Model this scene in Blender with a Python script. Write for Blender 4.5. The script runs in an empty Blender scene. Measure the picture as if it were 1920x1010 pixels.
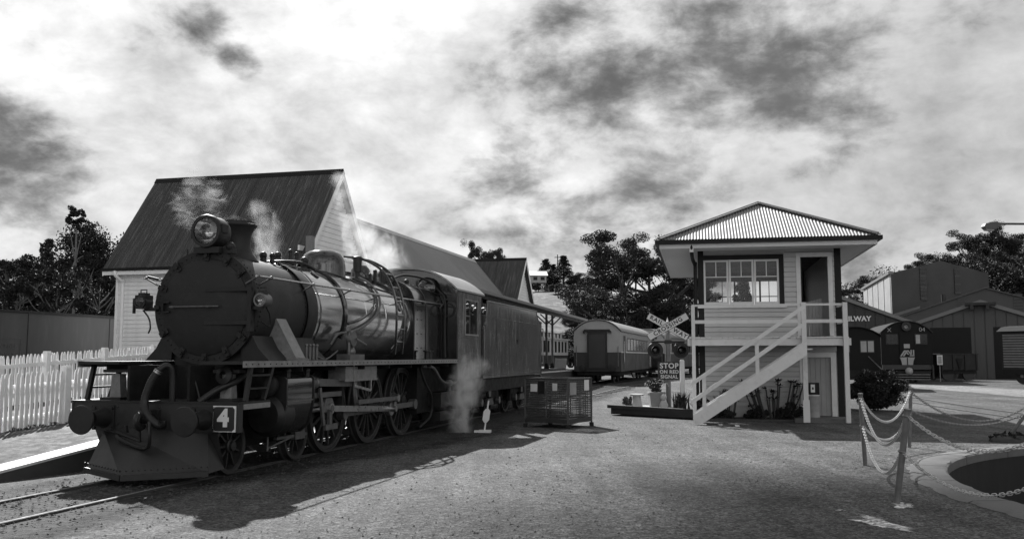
import bpy, math, random
import numpy as np
from mathutils import Vector, Matrix
random.seed(4)
S = bpy.context.scene
COL = S.collection
R = math.radians

# ------------------------------------------------------------------ camera
CAM_Z = 1.62
PITCH = math.atan(163 / 1730)
cam = bpy.data.cameras.new('camera')
cam.sensor_width = 36.0
cam.lens = 36.0 * 1730 / 1920
cam.clip_start = 0.1
cam.clip_end = 6000
cam_ob = bpy.data.objects.new('camera', cam)
COL.objects.link(cam_ob)
cam_ob.location = (0, 0, CAM_Z)
cam_ob.rotation_euler = (math.pi / 2 + PITCH, 0, 0)
S.camera = cam_ob

# ------------------------------------------------------------------ sun and sky
SUN_EL, SUN_AZ = R(38.5), R(-20.6)          # azimuth measured from +Y towards +X
sun_dir = Vector((math.sin(SUN_AZ) * math.cos(SUN_EL), math.cos(SUN_AZ) * math.cos(SUN_EL), math.sin(SUN_EL)))
sl = bpy.data.lights.new('sun', 'SUN')
sl.energy = 5.0
sl.angle = R(0.53)
sl.color = (1.0, 1.0, 1.0)                  # black-and-white photograph
sun_ob = bpy.data.objects.new('sun', sl)
COL.objects.link(sun_ob)
sun_ob.rotation_euler = sun_dir.to_track_quat('Z', 'Y').to_euler()
sun_ob.location = sun_dir * 300

S.view_settings.view_transform = 'Standard'
S.view_settings.look = 'None'
S.view_settings.exposure = 0.80
S.view_settings.gamma = 1.0
S.view_settings.use_curve_mapping = False
S.cycles.volume_step_rate = 0.4
S.cycles.max_bounces = 8
S.cycles.transparent_max_bounces = 16
S.cycles.volume_bounces = 3

W = bpy.data.worlds.new('World')
S.world = W
W.use_nodes = True
wn, wl = W.node_tree.nodes, W.node_tree.links
wn.clear()


def N(tree, typ, **kw):
    n = tree.nodes.new(typ)
    for k, v in kw.items():
        if k.startswith('i_'):
            key = k[2:]
            key = int(key) if key.isdigit() else key.replace('_', ' ')
            n.inputs[key].default_value = v
        else:
            setattr(n, k, v)
    return n


def math_node(tree, op, a, b=None, clamp=False):
    n = tree.nodes.new('ShaderNodeMath')
    n.operation = op
    n.use_clamp = clamp
    for i, v in enumerate((a, b)):
        if v is None:
            continue
        if isinstance(v, (int, float)):
            n.inputs[i].default_value = v
        else:
            tree.links.new(v, n.inputs[i])
    return n.outputs[0]


def maprange(tree, v, a, b, c, d, smooth=True):
    n = tree.nodes.new('ShaderNodeMapRange')
    if smooth:
        n.interpolation_type = 'SMOOTHSTEP'
    tree.links.new(v, n.inputs[0])
    for i, x in enumerate((a, b, c, d)):
        n.inputs[i + 1].default_value = x
    return n.outputs[0]


def sky_dir(px, py):
    a, b = (px - 960) / 1730, (505 - py) / 1730
    c, s = math.cos(PITCH), math.sin(PITCH)
    return Vector((a, c - b * s, s + b * c)).normalized()


T = W.node_tree
tc = N(T, 'ShaderNodeTexCoord')
nrm = N(T, 'ShaderNodeVectorMath', operation='NORMALIZE')
wl.new(tc.outputs['Generated'], nrm.inputs[0])
D = nrm.outputs[0]
sep = N(T, 'ShaderNodeSeparateXYZ')
wl.new(D, sep.inputs[0])
# cloud texture in directions, flattened a little towards the horizon
mpc = N(T, 'ShaderNodeMapping')
mpc.inputs['Scale'].default_value = (1.0, 1.0, 1.7)
mpc.inputs['Location'].default_value = (0.35, 0.2, 0.9)
wl.new(D, mpc.inputs[0])
wrp = N(T, 'ShaderNodeTexNoise', i_Scale=5.0, i_Detail=4.0, i_Roughness=0.55)
wl.new(mpc.outputs[0], wrp.inputs['Vector'])
wv = N(T, 'ShaderNodeVectorMath', operation='MULTIPLY_ADD')
wl.new(wrp.outputs['Color'], wv.inputs[0])
wv.inputs[1].default_value = (0.05, 0.05, 0.05)
wl.new(mpc.outputs[0], wv.inputs[2])
big = N(T, 'ShaderNodeTexNoise', i_Scale=3.4, i_Detail=12.0, i_Roughness=0.55, i_Distortion=0.1)
wl.new(mpc.outputs[0], big.inputs['Vector'])
fine = N(T, 'ShaderNodeTexNoise', i_Scale=11.0, i_Detail=11.0, i_Roughness=0.62, i_Distortion=0.1)
wl.new(wv.outputs[0], fine.inputs['Vector'])
puff = N(T, 'ShaderNodeTexVoronoi', feature='F1', normalize=True, i_Scale=7.0, i_Detail=3.0, i_Roughness=0.5)
wl.new(wv.outputs[0], puff.inputs['Vector'])
nb = math_node(T, 'SUBTRACT', big.outputs['Fac'], 0.5)
nf = math_node(T, 'SUBTRACT', fine.outputs['Fac'], 0.5)
npf = math_node(T, 'SUBTRACT', 0.40, puff.outputs['Distance'])
# density of the cloud: noise, with the thick banks and the gaps that stand in this sky
blobs = [  # px, py of the bank or gap, angular radius (deg), weight
    (0, 200, 4.6, -0.36), (60, 140, 2.8, -0.25), (30, 330, 2.6, -0.35), (160, 300, 3.0, -0.25),
    (440, 85, 1.5, -0.95), (455, 140, 1.2, -0.9), (405, 55, 1.4, -0.6), (290, -10, 2.4, -0.7), (590, -5, 1.3, -0.45),
    (360, 190, 3.4, -0.28), (920, 140, 5.0, -0.30), (700, 270, 4.0, -0.22),
    (1640, 35, 4.2, -0.42), (1540, 210, 2.6, -0.42), (1400, 205, 4.0, -0.42), (1240, 130, 3.0, -0.20), (1890, 60, 2.4, -0.25), (1290, 160, 3, -0.2),
    (1180, 350, 4.2, -0.34), (930, 350, 2.4, -0.40), (1600, 250, 1.8, -0.45), (1000, 350, 2.5, -0.2), (1700, 340, 4, -0.12),
    (200, 60, 5.0, 0.50), (640, 90, 7.5, 0.60), (450, 260, 7.5, 0.75), (560, 170, 4.5, 0.45), (900, 60, 4.0, 0.35), (130, 420, 5.0, 0.30),
    (1120, 50, 5, 0.20), (1760, 150, 5.0, 0.35), (1450, 290, 4.6, 0.35), (800, 390, 4.0, 0.25), (1880, 280, 5, .2),
]
acc = None
for (px, py, rad, wgt) in blobs:
    dv = N(T, 'ShaderNodeVectorMath', operation='DOT_PRODUCT')
    wl.new(D, dv.inputs[0])
    dv.inputs[1].default_value = sky_dir(px, py)
    w_ = maprange(T, dv.outputs['Value'], math.cos(R(rad * 1.9)), 1.0, 0.0, wgt)
    acc = w_ if acc is None else math_node(T, 'ADD', acc, w_)
warp = math_node(T, 'ADD', math_node(T, 'MULTIPLY', nb, 3.6), math_node(T, 'ADD', math_node(T, 'MULTIPLY', nf, 2.1), math_node(T, 'MULTIPLY', npf, 1.9)))
dens = math_node(T, 'ADD', math_node(T, 'ADD', warp, math_node(T, 'MULTIPLY', acc, 0.9)), 0.52)
cover = maprange(T, dens, -0.10, 0.92, 0.0, 1.0)
# light scattered through the clouds falls off away from the sun
sd = N(T, 'ShaderNodeVectorMath', operation='DOT_PRODUCT')
wl.new(D, sd.inputs[0])
sd.inputs[1].default_value = sun_dir
sdv = math_node(T, 'POWER', math_node(T, 'MAXIMUM', sd.outputs['Value'], 0.0), 4.0)
asv = math_node(T, 'MAXIMUM', math_node(T, 'MULTIPLY', sd.outputs['Value'], -1.0), 0.0)     # clouds opposite the sun are lit from the front
lum = math_node(T, 'ADD', math_node(T, 'ADD', math_node(T, 'MULTIPLY', sdv, 0.47), math_node(T, 'MULTIPLY', asv, 1.5)), 0.30)
low = maprange(T, sep.outputs[2], 0.0, 0.24, 0.10, 0.0)
lum = math_node(T, 'ADD', lum, low)
shade = math_node(T, 'ADD', math_node(T, 'ADD', math_node(T, 'MULTIPLY', nf, 1.5), math_node(T, 'ADD', math_node(T, 'MULTIPLY', nb, 1.0), math_node(T, 'MULTIPLY', npf, 0.7))), 1.0)
cloud = math_node(T, 'MULTIPLY', lum, shade)
sky = N(T, 'ShaderNodeTexSky', sky_type='NISHITA', sun_disc=False, sun_elevation=SUN_EL, sun_rotation=SUN_AZ, altitude=20.0, dust_density=1.0)
bw = N(T, 'ShaderNodeRGBToBW')
wl.new(sky.outputs[0], bw.inputs[0])
SKY_STRENGTH = 0.073
clear = math_node(T, 'MINIMUM', math_node(T, 'MULTIPLY', bw.outputs[0], 0.42), 1.45)
clear = math_node(T, 'MULTIPLY', clear, math_node(T, 'ADD', math_node(T, 'ADD', math_node(T, 'MULTIPLY', nf, 1.0), math_node(T, 'MULTIPLY', nb, 0.8)), 1.0))
cloud10 = math_node(T, 'MULTIPLY', cloud, 10.0)
mx = N(T, 'ShaderNodeMix', data_type='FLOAT')
wl.new(cover, mx.inputs['Factor'])
wl.new(clear, mx.inputs['A'])
wl.new(cloud10, mx.inputs['B'])
bg = N(T, 'ShaderNodeBackground')
bg.inputs['Strength'].default_value = SKY_STRENGTH
wl.new(mx.outputs['Result'], bg.inputs['Color'])
out = N(T, 'ShaderNodeOutputWorld')
wl.new(bg.outputs[0], out.inputs['Surface'])


# ------------------------------------------------------------------ materials
def mat(name, v, rough=0.6, metal=0.0, var=0.25, scale=3.0, bump=0.0, bscale=40.0, coat=0.0, streak=None, spec=0.5,
        dirt=0.0, dirt_sheen_v=0.03, trans=0.0):
    m = bpy.data.materials.new(name)
    m.use_nodes = True
    t = m.node_tree
    t.nodes.clear()
    o = N(t, 'ShaderNodeOutputMaterial')
    p = N(t, 'ShaderNodeBsdfPrincipled')
    t.links.new(p.outputs[0], o.inputs[0])
    c = N(t, 'ShaderNodeTexCoord')
    mp = N(t, 'ShaderNodeMapping')
    t.links.new(c.outputs['Object'], mp.inputs[0])
    if streak:
        mp.inputs['Scale'].default_value = streak
    n1 = N(t, 'ShaderNodeTexNoise', i_Scale=scale, i_Detail=8.0, i_Roughness=0.62)
    t.links.new(mp.outputs[0], n1.inputs['Vector'])
    f = maprange(t, n1.outputs['Fac'], 0.28, 0.72, 1.0 - var, 1.0 + var, smooth=False)
    col = math_node(t, 'MULTIPLY', f, v)
    if dirt:
        n2 = N(t, 'ShaderNodeTexNoise', i_Scale=scale * 2.7, i_Detail=10.0, i_Roughness=0.7)
        t.links.new(mp.outputs[0], n2.inputs['Vector'])
        df = maprange(t, n2.outputs['Fac'], 0.5, 0.68, 0.0, dirt)
        mm = N(t, 'ShaderNodeMix', data_type='FLOAT')
        t.links.new(df, mm.inputs['Factor'])
        t.links.new(col, mm.inputs['A'])
        mm.inputs['B'].default_value = dirt_sheen_v
        col = mm.outputs['Result']
    t.links.new(col, p.inputs['Base Color'])
    rr = maprange(t, n1.outputs['Fac'], 0.3, 0.7, max(0.02, rough * 0.8), min(1.0, rough * 1.25), smooth=False)
    t.links.new(rr, p.inputs['Roughness'])
    p.inputs['Metallic'].default_value = metal
    p.inputs['Coat Weight'].default_value = coat
    p.inputs['Coat Roughness'].default_value = 0.06
    p.inputs['Specular IOR Level'].default_value = spec
    if bump:
        n3 = N(t, 'ShaderNodeTexNoise', i_Scale=bscale, i_Detail=6.0, i_Roughness=0.6)
        t.links.new(c.outputs['Object'], n3.inputs['Vector'])
        b = N(t, 'ShaderNodeBump', i_Strength=bump, i_Distance=0.02)
        t.links.new(n3.outputs['Fac'], b.inputs['Height'])
        t.links.new(b.outputs[0], p.inputs['Normal'])
    return m


def glass_mat(name, tint=0.9, rough=0.02, refl=1.0):
    m = bpy.data.materials.new(name)
    m.use_nodes = True
    t = m.node_tree
    t.nodes.clear()
    o = N(t, 'ShaderNodeOutputMaterial')
    tr = N(t, 'ShaderNodeBsdfTransparent', i_Color=(tint, tint, tint, 1))
    gl = N(t, 'ShaderNodeBsdfGlossy', i_Color=(0.95, 0.95, 0.95, 1), i_Roughness=rough)
    fr = N(t, 'ShaderNodeFresnel', i_IOR=1.5)
    mxs = N(t, 'ShaderNodeMixShader')
    t.links.new(math_node(t, 'MULTIPLY', fr.outputs[0], refl, True), mxs.inputs[0])
    t.links.new(tr.outputs[0], mxs.inputs[1])
    t.links.new(gl.outputs[0], mxs.inputs[2])
    t.links.new(mxs.outputs[0], o.inputs[0])
    return m


M = dict(
    white=mat('white_paint', 0.84, 0.5, var=0.07, scale=2.0, bump=0.08, dirt=0.25, dirt_sheen_v=0.55),
    cream=mat('cream_weatherboard_paint', 0.80, 0.5, var=0.08, scale=1.5, bump=0.1, dirt=0.15, dirt_sheen_v=0.4),
    boxboard=mat('signal_box_board_paint', 0.45, 0.5, var=0.08, scale=1.5, bump=0.1, dirt=0.2, dirt_sheen_v=0.3),
    boxwhite=mat('signal_box_trim_paint', 0.62, 0.45, var=0.07, scale=2.5, bump=0.08, dirt=0.3, dirt_sheen_v=0.4),
    darktrim=mat('dark_trim_paint', 0.012, 0.5, var=0.2, spec=0.2),
    soffit=mat('soffit_paint', 0.62, 0.6, var=0.05),
    iron_roof=mat('weathered_roof_iron', 0.055, 0.75, var=0.55, scale=1.0, streak=(6.0, 0.28, 0.28), dirt=0.65, dirt_sheen_v=0.17, spec=0.25),
    iron_roof_side=mat('weathered_roof_iron_side', 0.13, 0.72, var=0.3, scale=1.0, streak=(0.35, 7.0, 0.35), dirt=0.4, dirt_sheen_v=0.25),
    zinc=mat('galvanised_roof_iron', 0.22, 0.6, metal=0.4, var=0.15, scale=3.0),
    hipcap=mat('roof_capping', 0.20, 0.6, metal=0.2, var=0.15),
    smokebox=mat('smokebox_black', 0.017, 0.55, var=0.3, scale=2.5, bump=0.12, bscale=25, dirt=0.35, dirt_sheen_v=0.035, spec=0.35),
    dome=mat('polished_dome', 0.10, 0.13, metal=0.9, var=0.2, scale=2.0),
    clad=mat('polished_boiler_cladding', 0.52, 0.15, metal=0.9, var=0.16, scale=1.4, bump=0.02, bscale=3.0, coat=0.4),
    gloss=mat('gloss_black_paint', 0.018, 0.14, var=0.2, scale=2.0, bump=0.02, bscale=5, coat=0.7),
    loco_black=mat('loco_satin_black', 0.014, 0.45, var=0.3, scale=4, bump=0.1, bscale=30, dirt=0.3, dirt_sheen_v=0.035, spec=0.4),
    frame=mat('sooty_frame_black', 0.010, 0.7, var=0.4, scale=5, bump=0.15, bscale=40, dirt=0.4, dirt_sheen_v=0.03, spec=0.3),
    wheel=mat('wheel_black', 0.022, 0.5, var=0.3, scale=6, dirt=0.4, dirt_sheen_v=0.07),
    tyre=mat('worn_tyre_steel', 0.045, 0.5, metal=0.3, var=0.3, scale=8),
    steel=mat('bright_rod_steel', 0.42, 0.3, metal=0.9, var=0.2, scale=8),
    dull_steel=mat('dull_rod_steel', 0.16, 0.42, metal=0.6, var=0.3, scale=8, dirt=0.4, dirt_sheen_v=0.04),
    grey_casing=mat('grey_steam_pipe_casing', 0.22, 0.5, metal=0.2, var=0.35, scale=6, dirt=0.5, dirt_sheen_v=0.10),
    tender=mat('tender_gloss_sheen', 0.08, 0.2, var=0.6, scale=1.6, streak=(1.0, 3.2, 0.35), bump=0.03, bscale=3.0, coat=0.6, dirt=0.8, dirt_sheen_v=0.28),  # pale streaks painted in to look like reflections on the gloss
    cabroof=mat('cab_roof_paint', 0.30, 0.45, var=0.2, scale=4, dirt=0.4, dirt_sheen_v=0.15),
    beam=mat('buffer_beam_paint', 0.020, 0.45, var=0.25, scale=5, bump=0.06, dirt=0.4, dirt_sheen_v=0.03),
    lens=glass_mat('lamp_glass', 0.85, 0.02, 1.6),
    reflector=mat('lamp_reflector', 0.45, 0.12, metal=1.0, var=0.05),
    pane=glass_mat('window_glass', 0.90, 0.01, 0.3),
    black=mat('plain_black', 0.012, 0.5, var=0.1),
    signblack=mat('sign_black_paint', 0.015, 0.45, var=0.1),
    signwhite=mat('sign_white_paint', 0.70, 0.5, var=0.08),
    rail=mat('rail_steel', 0.04, 0.8, metal=0.0, var=0.3, scale=10),
    railtop=mat('worn_rail_top', 0.20, 0.75, metal=0.1, var=0.2, scale=10),
    sleeper=mat('weathered_sleeper_timber', 0.07, 0.85, var=0.4, scale=6, bump=0.3),
    concrete=mat('concrete', 0.12, 0.85, var=0.22, scale=4, bump=0.35, bscale=60, dirt=0.45, dirt_sheen_v=0.07),
    pitwall=mat('dark_pit_wall', 0.014, 0.85, var=0.35, scale=1.2, streak=(2, 2, 0.3), bump=0.2),
    kerbwhite=mat('platform_edge_paint', 0.6, 0.6, var=0.1, scale=3, bump=0.15, dirt=0.2, dirt_sheen_v=0.4),
    platform=mat('platform_asphalt', 0.055, 0.9, var=0.25, scale=6, bump=0.4, bscale=150),
    postgrey=mat('galvanised_post', 0.17, 0.5, metal=0.3, var=0.25, scale=8),
    chainw=mat('white_plastic_chain', 0.5, 0.45, var=0.1),
    chaind=mat('weathered_chain', 0.14, 0.5, var=0.2),
    cagewire=mat('cage_wire_steel', 0.045, 0.5, metal=0.2, var=0.3, scale=10),
    tag=mat('paper_tag', 0.6, 0.7, var=0.1),
    coachcream=mat('coach_cream_paint', 0.34, 0.4, var=0.12, scale=2, dirt=0.3, dirt_sheen_v=0.25),
    coachdark=mat('coach_dark_paint', 0.025, 0.35, var=0.2, scale=2),
    coachroof=mat('coach_roof', 0.25, 0.6, var=0.25, scale=2),
    coachwhite=mat('carriage_white_paint', 0.65, 0.4, var=0.1),
    shed=mat('shed_cladding', 0.072, 0.6, var=0.12, scale=0.8, streak=(3, 3, 0.2)),
    shedmid=mat('mid_shed_cladding', 0.06, 0.6, var=0.1, scale=0.8),
    sheddark=mat('dark_shed_cladding', 0.034, 0.6, var=0.1, scale=0.5),
    shedlight=mat('light_shed_cladding', 0.30, 0.55, var=0.12, scale=0.8),
    shedtrim=mat('shed_barge_flashing', 0.16, 0.45, metal=0.2, var=0.1),
    door=mat('roller_door_steel', 0.016, 0.6, var=0.15, spec=0.2),
    louvre=mat('louvre_dark', 0.03, 0.5, var=0.2),
    diesel=mat('diesel_dark_paint', 0.011, 0.6, var=0.2, scale=3, spec=0.15),
    dieselpale=mat('diesel_pale_panel', 0.32, 0.45, var=0.2, scale=3),
    shunter=mat('shunter_dark_paint', 0.012, 0.6, var=0.2, scale=3, spec=0.15),
    vandoor=mat('van_door_paint', 0.17, 0.5, var=0.15, scale=3),
    wagon=mat('wagon_rusty_paint', 0.013, 0.7, var=0.4, scale=3),
    goodsvan=mat('goods_wagon_side_paint', 0.060, 0.6, var=0.4, scale=0.9, streak=(1, 1.6, 0.35), dirt=0.5, dirt_sheen_v=0.09),
    faint=mat('faded_lettering', 0.11, 0.7, var=0.2),
    leaf=mat('eucalypt_leaf', 0.036, 0.6, var=0.4, scale=0.5, spec=0.2),
    leafdark=mat('dark_tree_leaf', 0.028, 0.65, var=0.4, scale=0.5, spec=0.15),
    leafmid=mat('bush_leaf', 0.06, 0.6, var=0.35, scale=0.5, spec=0.2),
    bark=mat('pale_bark', 0.12, 0.8, var=0.35, scale=1.5),
    barkdark=mat('dark_bark', 0.06, 0.85, var=0.35, scale=1.5),
    flower=mat('pale_petal', 0.55, 0.6, var=0.1),
    pot=mat('terracotta_pot', 0.28, 0.7, var=0.15, scale=4),
    gardenstone=mat('pale_garden_stone', 0.55, 0.7, var=0.15, scale=6, bump=0.3),
    timber=mat('dark_garden_timber', 0.030, 0.85, var=0.4, scale=5, bump=0.3),
    soil=mat('garden_soil', 0.05, 0.95, var=0.4, scale=8, bump=0.5),
    drum=mat('faded_drum_paint', 0.25, 0.55, var=0.2, scale=4),
    housewall=mat('hill_house_wall', 0.30, 0.6, var=0.1),
    houseroof=mat('hill_house_roof', 0.85, 0.5, var=0.05),
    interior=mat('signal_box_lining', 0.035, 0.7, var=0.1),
    doorleaf=mat('box_door_paint', 0.30, 0.55, var=0.12),
    darkstone=mat('dark_loose_stone', 0.045, 0.9, var=0.5, scale=3),
    stone=mat('loose_stone', 0.09, 0.85, var=0.4, scale=3),
    lampgrey=mat('street_lamp_metal', 0.08, 0.5, metal=0.3, var=0.15),
)


# ------------------------------------------------------------------ helpers
def tag(o, label=None, cat=None, group=None, kind=None):
    if label:
        o['label'] = label
    if cat:
        o['category'] = cat
    if group:
        o['group'] = group
    if kind:
        o['kind'] = kind
    return o


def thing(name, label, cat, loc=(0, 0, 0), rz=0.0, group=None):
    o = bpy.data.objects.new(name, None)
    o.empty_display_size = 0.3
    COL.objects.link(o)
    o.location = loc
    o.rotation_euler = (0, 0, rz)
    return tag(o, label, cat, group)


def place(name, me, parent=None, loc=(0, 0, 0), rot=(0, 0, 0), sc=(1, 1, 1)):
    o = bpy.data.objects.new(name, me)
    COL.objects.link(o)
    o.parent = parent
    o.location = loc
    o.rotation_euler = rot
    o.scale = sc
    return o


def copy_tree(o, parent=None):
    c = o.copy()
    COL.objects.link(c)
    c.parent = parent
    for ch in o.children:
        copy_tree(ch, c)
    return c


def V(*a):
    return Vector(a)


def smooth_path(pts, k=6):
    P = [Vector(p) for p in pts]
    if len(P) < 3:
        return P
    P = [P[0] * 2 - P[1]] + P + [P[-1] * 2 - P[-2]]
    res = []
    for i in range(1, len(P) - 2):
        a, b, c, d = P[i - 1], P[i], P[i + 1], P[i + 2]
        for j in range(k):
            t = j / k
            res.append(0.5 * ((2 * b) + (c - a) * t + (2 * a - 5 * b + 4 * c - d) * t * t + (3 * b - a - 3 * c + d) * t ** 3))
    res.append(P[-2])
    return res


class B:
    def __init__(self):
        self.v, self.f = [], []

    def add(self, vs, fs):
        n = len(self.v)
        self.v.extend([tuple(p) for p in vs])
        self.f.extend([tuple(i + n for i in f) for f in fs])
        return self

    def box(self, x0, x1, y0, y1, z0, z1):
        vs = [(x0, y0, z0), (x1, y0, z0), (x1, y1, z0), (x0, y1, z0), (x0, y0, z1), (x1, y0, z1), (x1, y1, z1), (x0, y1, z1)]
        return self.add(vs, [(0, 3, 2, 1), (4, 5, 6, 7), (0, 1, 5, 4), (1, 2, 6, 5), (2, 3, 7, 6), (3, 0, 4, 7)])

    def bar(self, p, q, w, h=None, up=(0, 0, 1)):
        p, q = Vector(p), Vector(q)
        h = w if h is None else h
        d = (q - p).normalized()
        u = Vector(up)
        if abs(d.dot(u)) > 0.98:
            u = Vector((0, 1, 0))
        s = d.cross(u).normalized()
        u = s.cross(d).normalized()
        s, u = s * (w / 2), u * (h / 2)
        vs = [p - s - u, p + s - u, p + s + u, p - s + u, q - s - u, q + s - u, q + s + u, q - s + u]
        return self.add(vs, [(0, 1, 2, 3), (7, 6, 5, 4), (0, 4, 5, 1), (1, 5, 6, 2), (2, 6, 7, 3), (3, 7, 4, 0)])

    def tube(self, pts, r, n=8, caps=True):
        P = [Vector(p) for p in pts]
        k = len(P)
        rs = r if isinstance(r, (list, tuple)) else [r] * k
        prev = None
        vs = []
        for i in range(k):
            d = (P[min(i + 1, k - 1)] - P[max(i - 1, 0)])
            d = d.normalized() if d.length > 1e-9 else Vector((0, 0, 1))
            if prev is None:
                a = Vector((0, 0, 1)) if abs(d.z) < 0.9 else Vector((1, 0, 0))
                s = d.cross(a).normalized()
            else:
                s = (prev - d * prev.dot(d))
                s = s.normalized() if s.length > 1e-6 else d.orthogonal().normalized()
            prev = s
            u = d.cross(s)
            for j in range(n):
                an = 2 * math.pi * j / n
                vs.append(P[i] + (s * math.cos(an) + u * math.sin(an)) * rs[i])
        fs = []
        for i in range(k - 1):
            for j in range(n):
                a, b = i * n + j, i * n + (j + 1) % n
                fs.append((a, b, b + n, a + n))
        if caps:
            fs.append(tuple(range(n - 1, -1, -1)))
            fs.append(tuple(range((k - 1) * n, k * n)))
        return self.add(vs, fs)

    def cyl(self, p, q, r, n=16, r2=None, caps=True):
        return self.tube([p, q], [r, r if r2 is None else r2], n, caps)

    def lathe(self, prof, org=(0, 0, 0), axis=(0, 0, 1), n=32, arc=None):
        """prof: (radius, height along axis)"""
        o, ax = Vector(org), Vector(axis).normalized()
        a = Vector((1, 0, 0)) if abs(ax.x) < 0.9 else Vector((0, 1, 0))
        s = (a - ax * a.dot(ax)).normalized()
        u = ax.cross(s)
        vs, fs = [], []
        full = arc is None
        m = n if full else n + 1
        for (rr, h) in prof:
            for j in range(m):
                an = 2 * math.pi * j / n if full else arc[0] + (arc[1] - arc[0]) * j / n
                vs.append(o + ax * h + (s * math.cos(an) + u * math.sin(an)) * rr)
        for i in range(len(prof) - 1):
            for j in range(n):
                j2 = (j + 1) % m
                fs.append((i * m + j, i * m + j2, (i + 1) * m + j2, (i + 1) * m + j))
        return self.add(vs, fs)

    def prism(self, poly, fn, a, b):
        """poly of 2D points; fn(u, v, w) gives a point; extruded from w=a to w=b"""
        n = len(poly)
        vs = [fn(u, v, a) for u, v in poly] + [fn(u, v, b) for u, v in poly]
        fs = [tuple(range(n))[::-1], tuple(range(n, 2 * n))]
        for i in range(n):
            j = (i + 1) % n
            fs.append((i, j, j + n, i + n))
        return self.add(vs, fs)

    def ball(self, c, r, n=12, m=8, sq=(1, 1, 1)):
        vs, fs = [], []
        for i in range(m + 1):
            th = math.pi * i / m
            for j in range(n):
                ph = 2 * math.pi * j / n
                vs.append((c[0] + r * sq[0] * math.sin(th) * math.cos(ph), c[1] + r * sq[1] * math.sin(th) * math.sin(ph), c[2] + r * sq[2] * math.cos(th)))
        for i in range(m):
            for j in range(n):
                fs.append((i * n + j, i * n + (j + 1) % n, (i + 1) * n + (j + 1) % n, (i + 1) * n + j))
        return self.add(vs, fs)

    def mesh(self, name, m, smooth=True, angle=38):
        me = bpy.data.meshes.new(name)
        me.from_pydata(self.v, [], self.f)
        me.validate()
        if m is not None:
            me.materials.append(m)
        import bmesh as bmm
        bm = bmm.new()
        bm.from_mesh(me)
        bmm.ops.recalc_face_normals(bm, faces=bm.faces)
        bm.to_mesh(me)
        bm.free()
        if smooth and len(me.polygons):
            me.polygons.foreach_set('use_smooth', [True] * len(me.polygons))
            me.set_sharp_from_angle(angle=R(angle))
        me.update()
        return me

    def build(self, name, m, parent=None, **kw):
        return place(name, self.mesh(name, m, **kw), parent)


def build_each(b, name, m, parent=None, gap=0.004, **kw):
    """like B.build, but every separate piece becomes an object of its own; touching shells stay together"""
    n = len(b.v)
    p = list(range(n))

    def find(i):
        while p[i] != i:
            p[i] = p[p[i]]
            i = p[i]
        return i
    for f in b.f:
        for i in f[1:]:
            p[find(i)] = find(f[0])
    groups = {}
    for i in range(n):
        groups.setdefault(find(i), []).append(i)
    sets = list(groups.values())
    boxes = []
    for s in sets:
        A = np.array([b.v[i] for i in s])
        boxes.append((A.min(0) - gap, A.max(0) + gap))
    q = list(range(len(sets)))

    def fq(i):
        while q[i] != i:
            i = q[i]
        return i
    for i in range(len(sets)):
        for j in range(i):
            if np.all(boxes[i][0] <= boxes[j][1]) and np.all(boxes[j][0] <= boxes[i][1]):
                q[fq(i)] = fq(j)
    owner = {}
    for k, s in enumerate(sets):
        for i in s:
            owner[i] = fq(k)
    made = []
    for r_ in sorted(set(owner.values())):
        nb_ = B()
        idx = {}
        for i in range(n):
            if owner[i] == r_:
                idx[i] = len(nb_.v)
                nb_.v.append(b.v[i])
        nb_.f = [tuple(idx[i] for i in f) for f in b.f if owner[f[0]] == r_]
        made.append(nb_.build(name, m, parent, **kw))
    return made


def quads_mesh(name, co, m):
    """co: (n,4,3) numpy"""
    n = len(co)
    me = bpy.data.meshes.new(name)
    me.vertices.add(n * 4)
    me.vertices.foreach_set('co', co.reshape(-1).astype(np.float32))
    me.loops.add(n * 4)
    me.loops.foreach_set('vertex_index', np.arange(n * 4, dtype=np.int32))
    me.polygons.add(n)
    me.polygons.foreach_set('loop_start', np.arange(0, n * 4, 4, dtype=np.int32))
    me.polygons.foreach_set('loop_total', np.full(n, 4, dtype=np.int32))
    me.materials.append(m)
    me.update()
    return me


def text(name, body, size, m, parent, loc, rot, extrude=0.004, align='CENTER', sx=1.0, bold=0.0, spacing=1.0):
    cu = bpy.data.curves.new(name, 'FONT')
    cu.body = body
    cu.size = size
    cu.align_x = align
    cu.align_y = 'CENTER'
    cu.extrude = extrude
    cu.offset = bold
    cu.space_character = spacing
    tmp = bpy.data.objects.new('tmp_text', cu)
    COL.objects.link(tmp)
    dg = bpy.context.evaluated_depsgraph_get()
    me = bpy.data.meshes.new_from_object(tmp.evaluated_get(dg))
    bpy.data.objects.remove(tmp)
    me.name = name
    me.materials.clear()
    me.materials.append(m)
    return place(name, me, parent, loc, rot, (sx, 1, 1))


def at(px, py, Y):
    """world point seen at a pixel of the 1920-wide photograph, Y metres ahead"""
    a, b = (px - 960) / 1730, (505 - py) / 1730
    c, s = math.cos(PITCH), math.sin(PITCH)
    v = Vector((a, c - b * s, s + b * c))
    return v * (Y / v.y) + Vector((0, 0, CAM_Z))


# frame of the main track: x to the right of the track, y along it away from the viewer, z above the rail
TRZ = R(-14.3)
TO = Vector((-4.5565, 13.1817, 0))
tr_r = Vector((math.cos(R(14.3)), -math.sin(R(14.3)), 0))
tr_d = Vector((math.sin(R(14.3)), math.cos(R(14.3)), 0))


def tr(x, y, z=0.0):
    return TO + tr_r * x + tr_d * y + Vector((0, 0, z))


def sstep(t):
    t = max(0.0, min(1.0, t))
    return t * t * (3 - 2 * t)


def ground_z(X, Y):
    return 0.22 * sstep((Y - 27) / 22) - 0.03

# ================================================================== SETTING
# ---- gravel yard: one sheet with the round turntable opening, on to the horizon
TT = Vector((12.742, 10.63, 0))
TT_R = 7.58


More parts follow.
